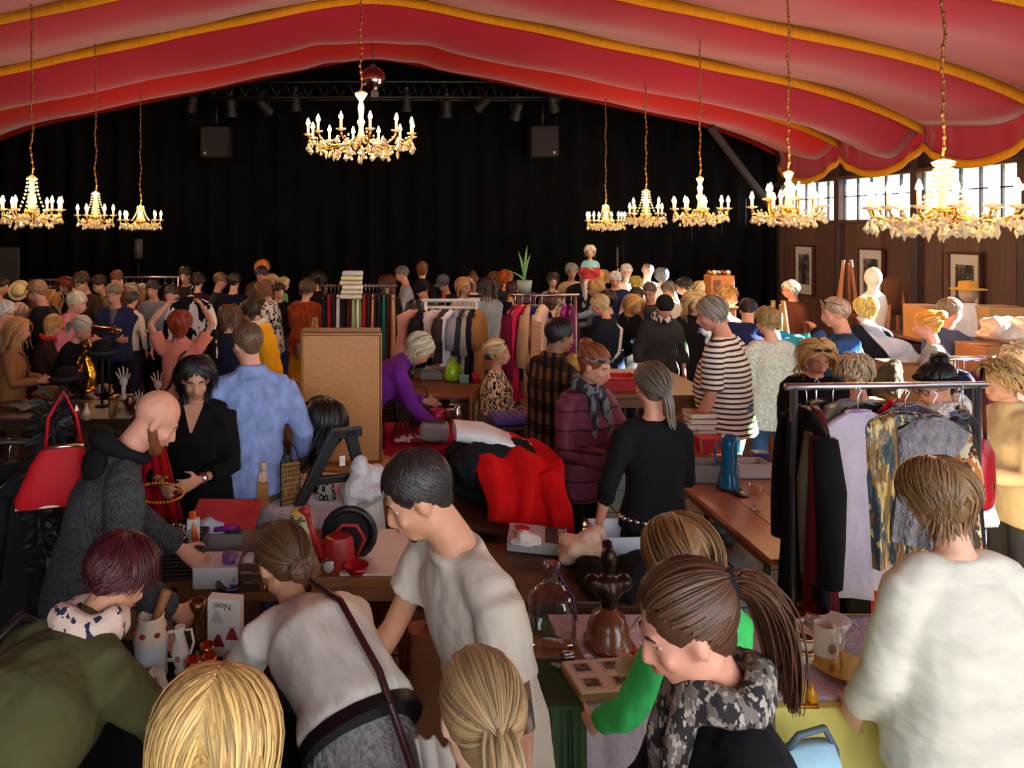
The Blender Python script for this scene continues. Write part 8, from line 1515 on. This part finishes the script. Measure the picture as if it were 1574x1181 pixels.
# handbags of the front people
I = ALL_PEOPLE['blouse']; J = I['J']; k_ = I['k']
hipw = I['W'](J['p0'] + I['rt'] * (I['hpw'] * 0.35) - I['fwd'] * (I['hpd'] + 0.09)); t = thing('leather_handbag', 'dark burgundy leather shoulder bag on the woman in white blouse', 'handbag', hipw - Vector((0, 0, 0.17)), 0.45); bl = mat((64, 22, 26), rough=0.35, bump=0.2, bscale=14, name='burgundy_leather')
MB().box((0, 0, 0.02), (0.30, 0.07, 0.22)).build('bag_body', bl, t, bevel=0.012); MB().box((0, -0.037, 0.06), (0.302, 0.008, 0.14)).build('flap', bl, t, bevel=0.004)
bi = (I['RZ'])
pts = [J['p0'] + I['rt'] * 0.06 - I['fwd'] * (I['hpd'] + 0.045) , J['p1'] - I['J']['dirs'][1].cross(I['rt']) * -1 * 0 + Vector((0.05, 0, 0)) + Vector((0, -1, 1)).normalized() * (I['wsd'] + 0.05), J['p2'] + I['rt'] * 0.04 + Vector((0, -0.35, 1)).normalized() * (I['chd'] + 0.055), J['p3'] + I['rt'] * 0.05 + Vector((0, 0, 1)) * 0.09, J['p3'] + I['rt'] * 0.06 + I['fwd'] * 0.06]
inv = -Vector(t.location)
Rt = rot_z(-0.45)
MB().tube([Rt @ (I['W'](q) + inv) for q in pts], 0.012, 6).build('strap', bl, t, True)
I = ALL_PEOPLE['olive']; t = thing('black_bag_strap', 'black shoulder bag with chrome buckle on the olive jacket', 'handbag', I['W'](I['sh'][-1])); sL = I['sh'][-1]
pts = [sL + Vector((0.02, 0.08, 0.02)), sL + Vector((0.0, 0.0, 0.1)), sL + Vector((-0.04, -0.12, 0.02)), sL + Vector((-0.1, -0.2, -0.16)), sL + Vector((-0.12, -0.22, -0.3))]
MB().tube([I['W'](q) - Vector(t.location) for q in pts], 0.014, 6).build('strap', mat((22, 22, 24), rough=0.35), t, True); q = I['W'](pts[-1]) - Vector(t.location); MB().box(q + Vector((0, 0, -0.12)), (0.1, 0.24, 0.22), 0.3).build('bag_body', mat((24, 24, 26), rough=0.4), t, bevel=0.02); MB().box(I['W'](pts[2]) - Vector(t.location) + Vector((0, -0.012, 0.0)), (0.03, 0.015, 0.02)).build('buckle', chrome, t)
I = ALL_PEOPLE['rust']; t = thing('grey_bag', 'glossy grey leather bag on the back of the rust fringed jacket', 'handbag', I['W'](I['J']['p0'] + Vector((0.06, -0.2, -0.06)))); MB().loft([(Vector((0, 0, z_)), Vector((1, 0, 0)), Vector((0, 1, 0)), a_, 0.035) for z_, a_ in ((-0.09, 0.06), (-0.06, 0.08), (0.07, 0.085), (0.09, 0.08))], 20, 3).build('bag_body', mat((120, 126, 136), rough=0.25), t, True); MB().tube([(0.07, 0, 0.08), (0.1, 0.05, 0.3), (0.06, 0.12, 0.46)], 0.007, 5).build('strap', mat((60, 62, 68), rough=0.4), t, True)
# white fabric held at the bottom centre
blanket('white_satin_cloth', 'white satin cloth hanging between the blouse woman and the centre ponytail', 'cloth', lambda u, v: (0.1 + 0.1 * u + 0.03 * math.sin(v * 3), 1.95 - 0.05 * v + 0.014 * math.sin(u * 14 + v * 3), 1.0 - 0.42 * v + 0.012 * math.sin(u * 5)), C((222, 214, 206), bump=0.3), 18, 18, 0.01)
# white flower bucket on the floor
t = thing('white_bucket', 'white bucket of dried flowers on the floor behind the linen', 'bucket', (1.08, 4.62, 0.0)); MB().lathe([(0.11, 0), (0.14, 0.26), (0.13, 0.26), (0.1, 0.02)], n=22).build('pail', plastic((214, 210, 200)), t, True)
w = MB(); R_ = random.Random(8)
for i in range(26): a = R_.random() * 6.28; r_ = R_.random() * 0.12; w.ell((r_ * math.cos(a), r_ * math.sin(a), 0.28 + R_.random() * 0.14), (0.035, 0.03, 0.025), 7, 5)
tag(w.build('flower_heads', mat((180, 130, 60), rough=0.7, var=0.4, vscale=20), t, True), kind='stuff')
openbox('shallow wooden crate on the floor under the beer table', (1.62, 4.9, 0.0), 0.5, 0.4, 0.2, wood((150, 110, 70)), 0.1, 'crate', name='floor_crate')
openbox('cream cardboard box with dark clothes under the near end of the beer table', (2.2, 3.75, 0.0), 0.5, 0.4, 0.25, mat((206, 190, 160), rough=0.8), 0.05, 'box')
heap('grey_jacket_heap', 'grey jacket heap in the cream box under the beer table', 'jacket', (2.15, 3.72, 0.05), (0.24, 0.18, 0.3), C((70, 72, 72)), 95, 0.016)
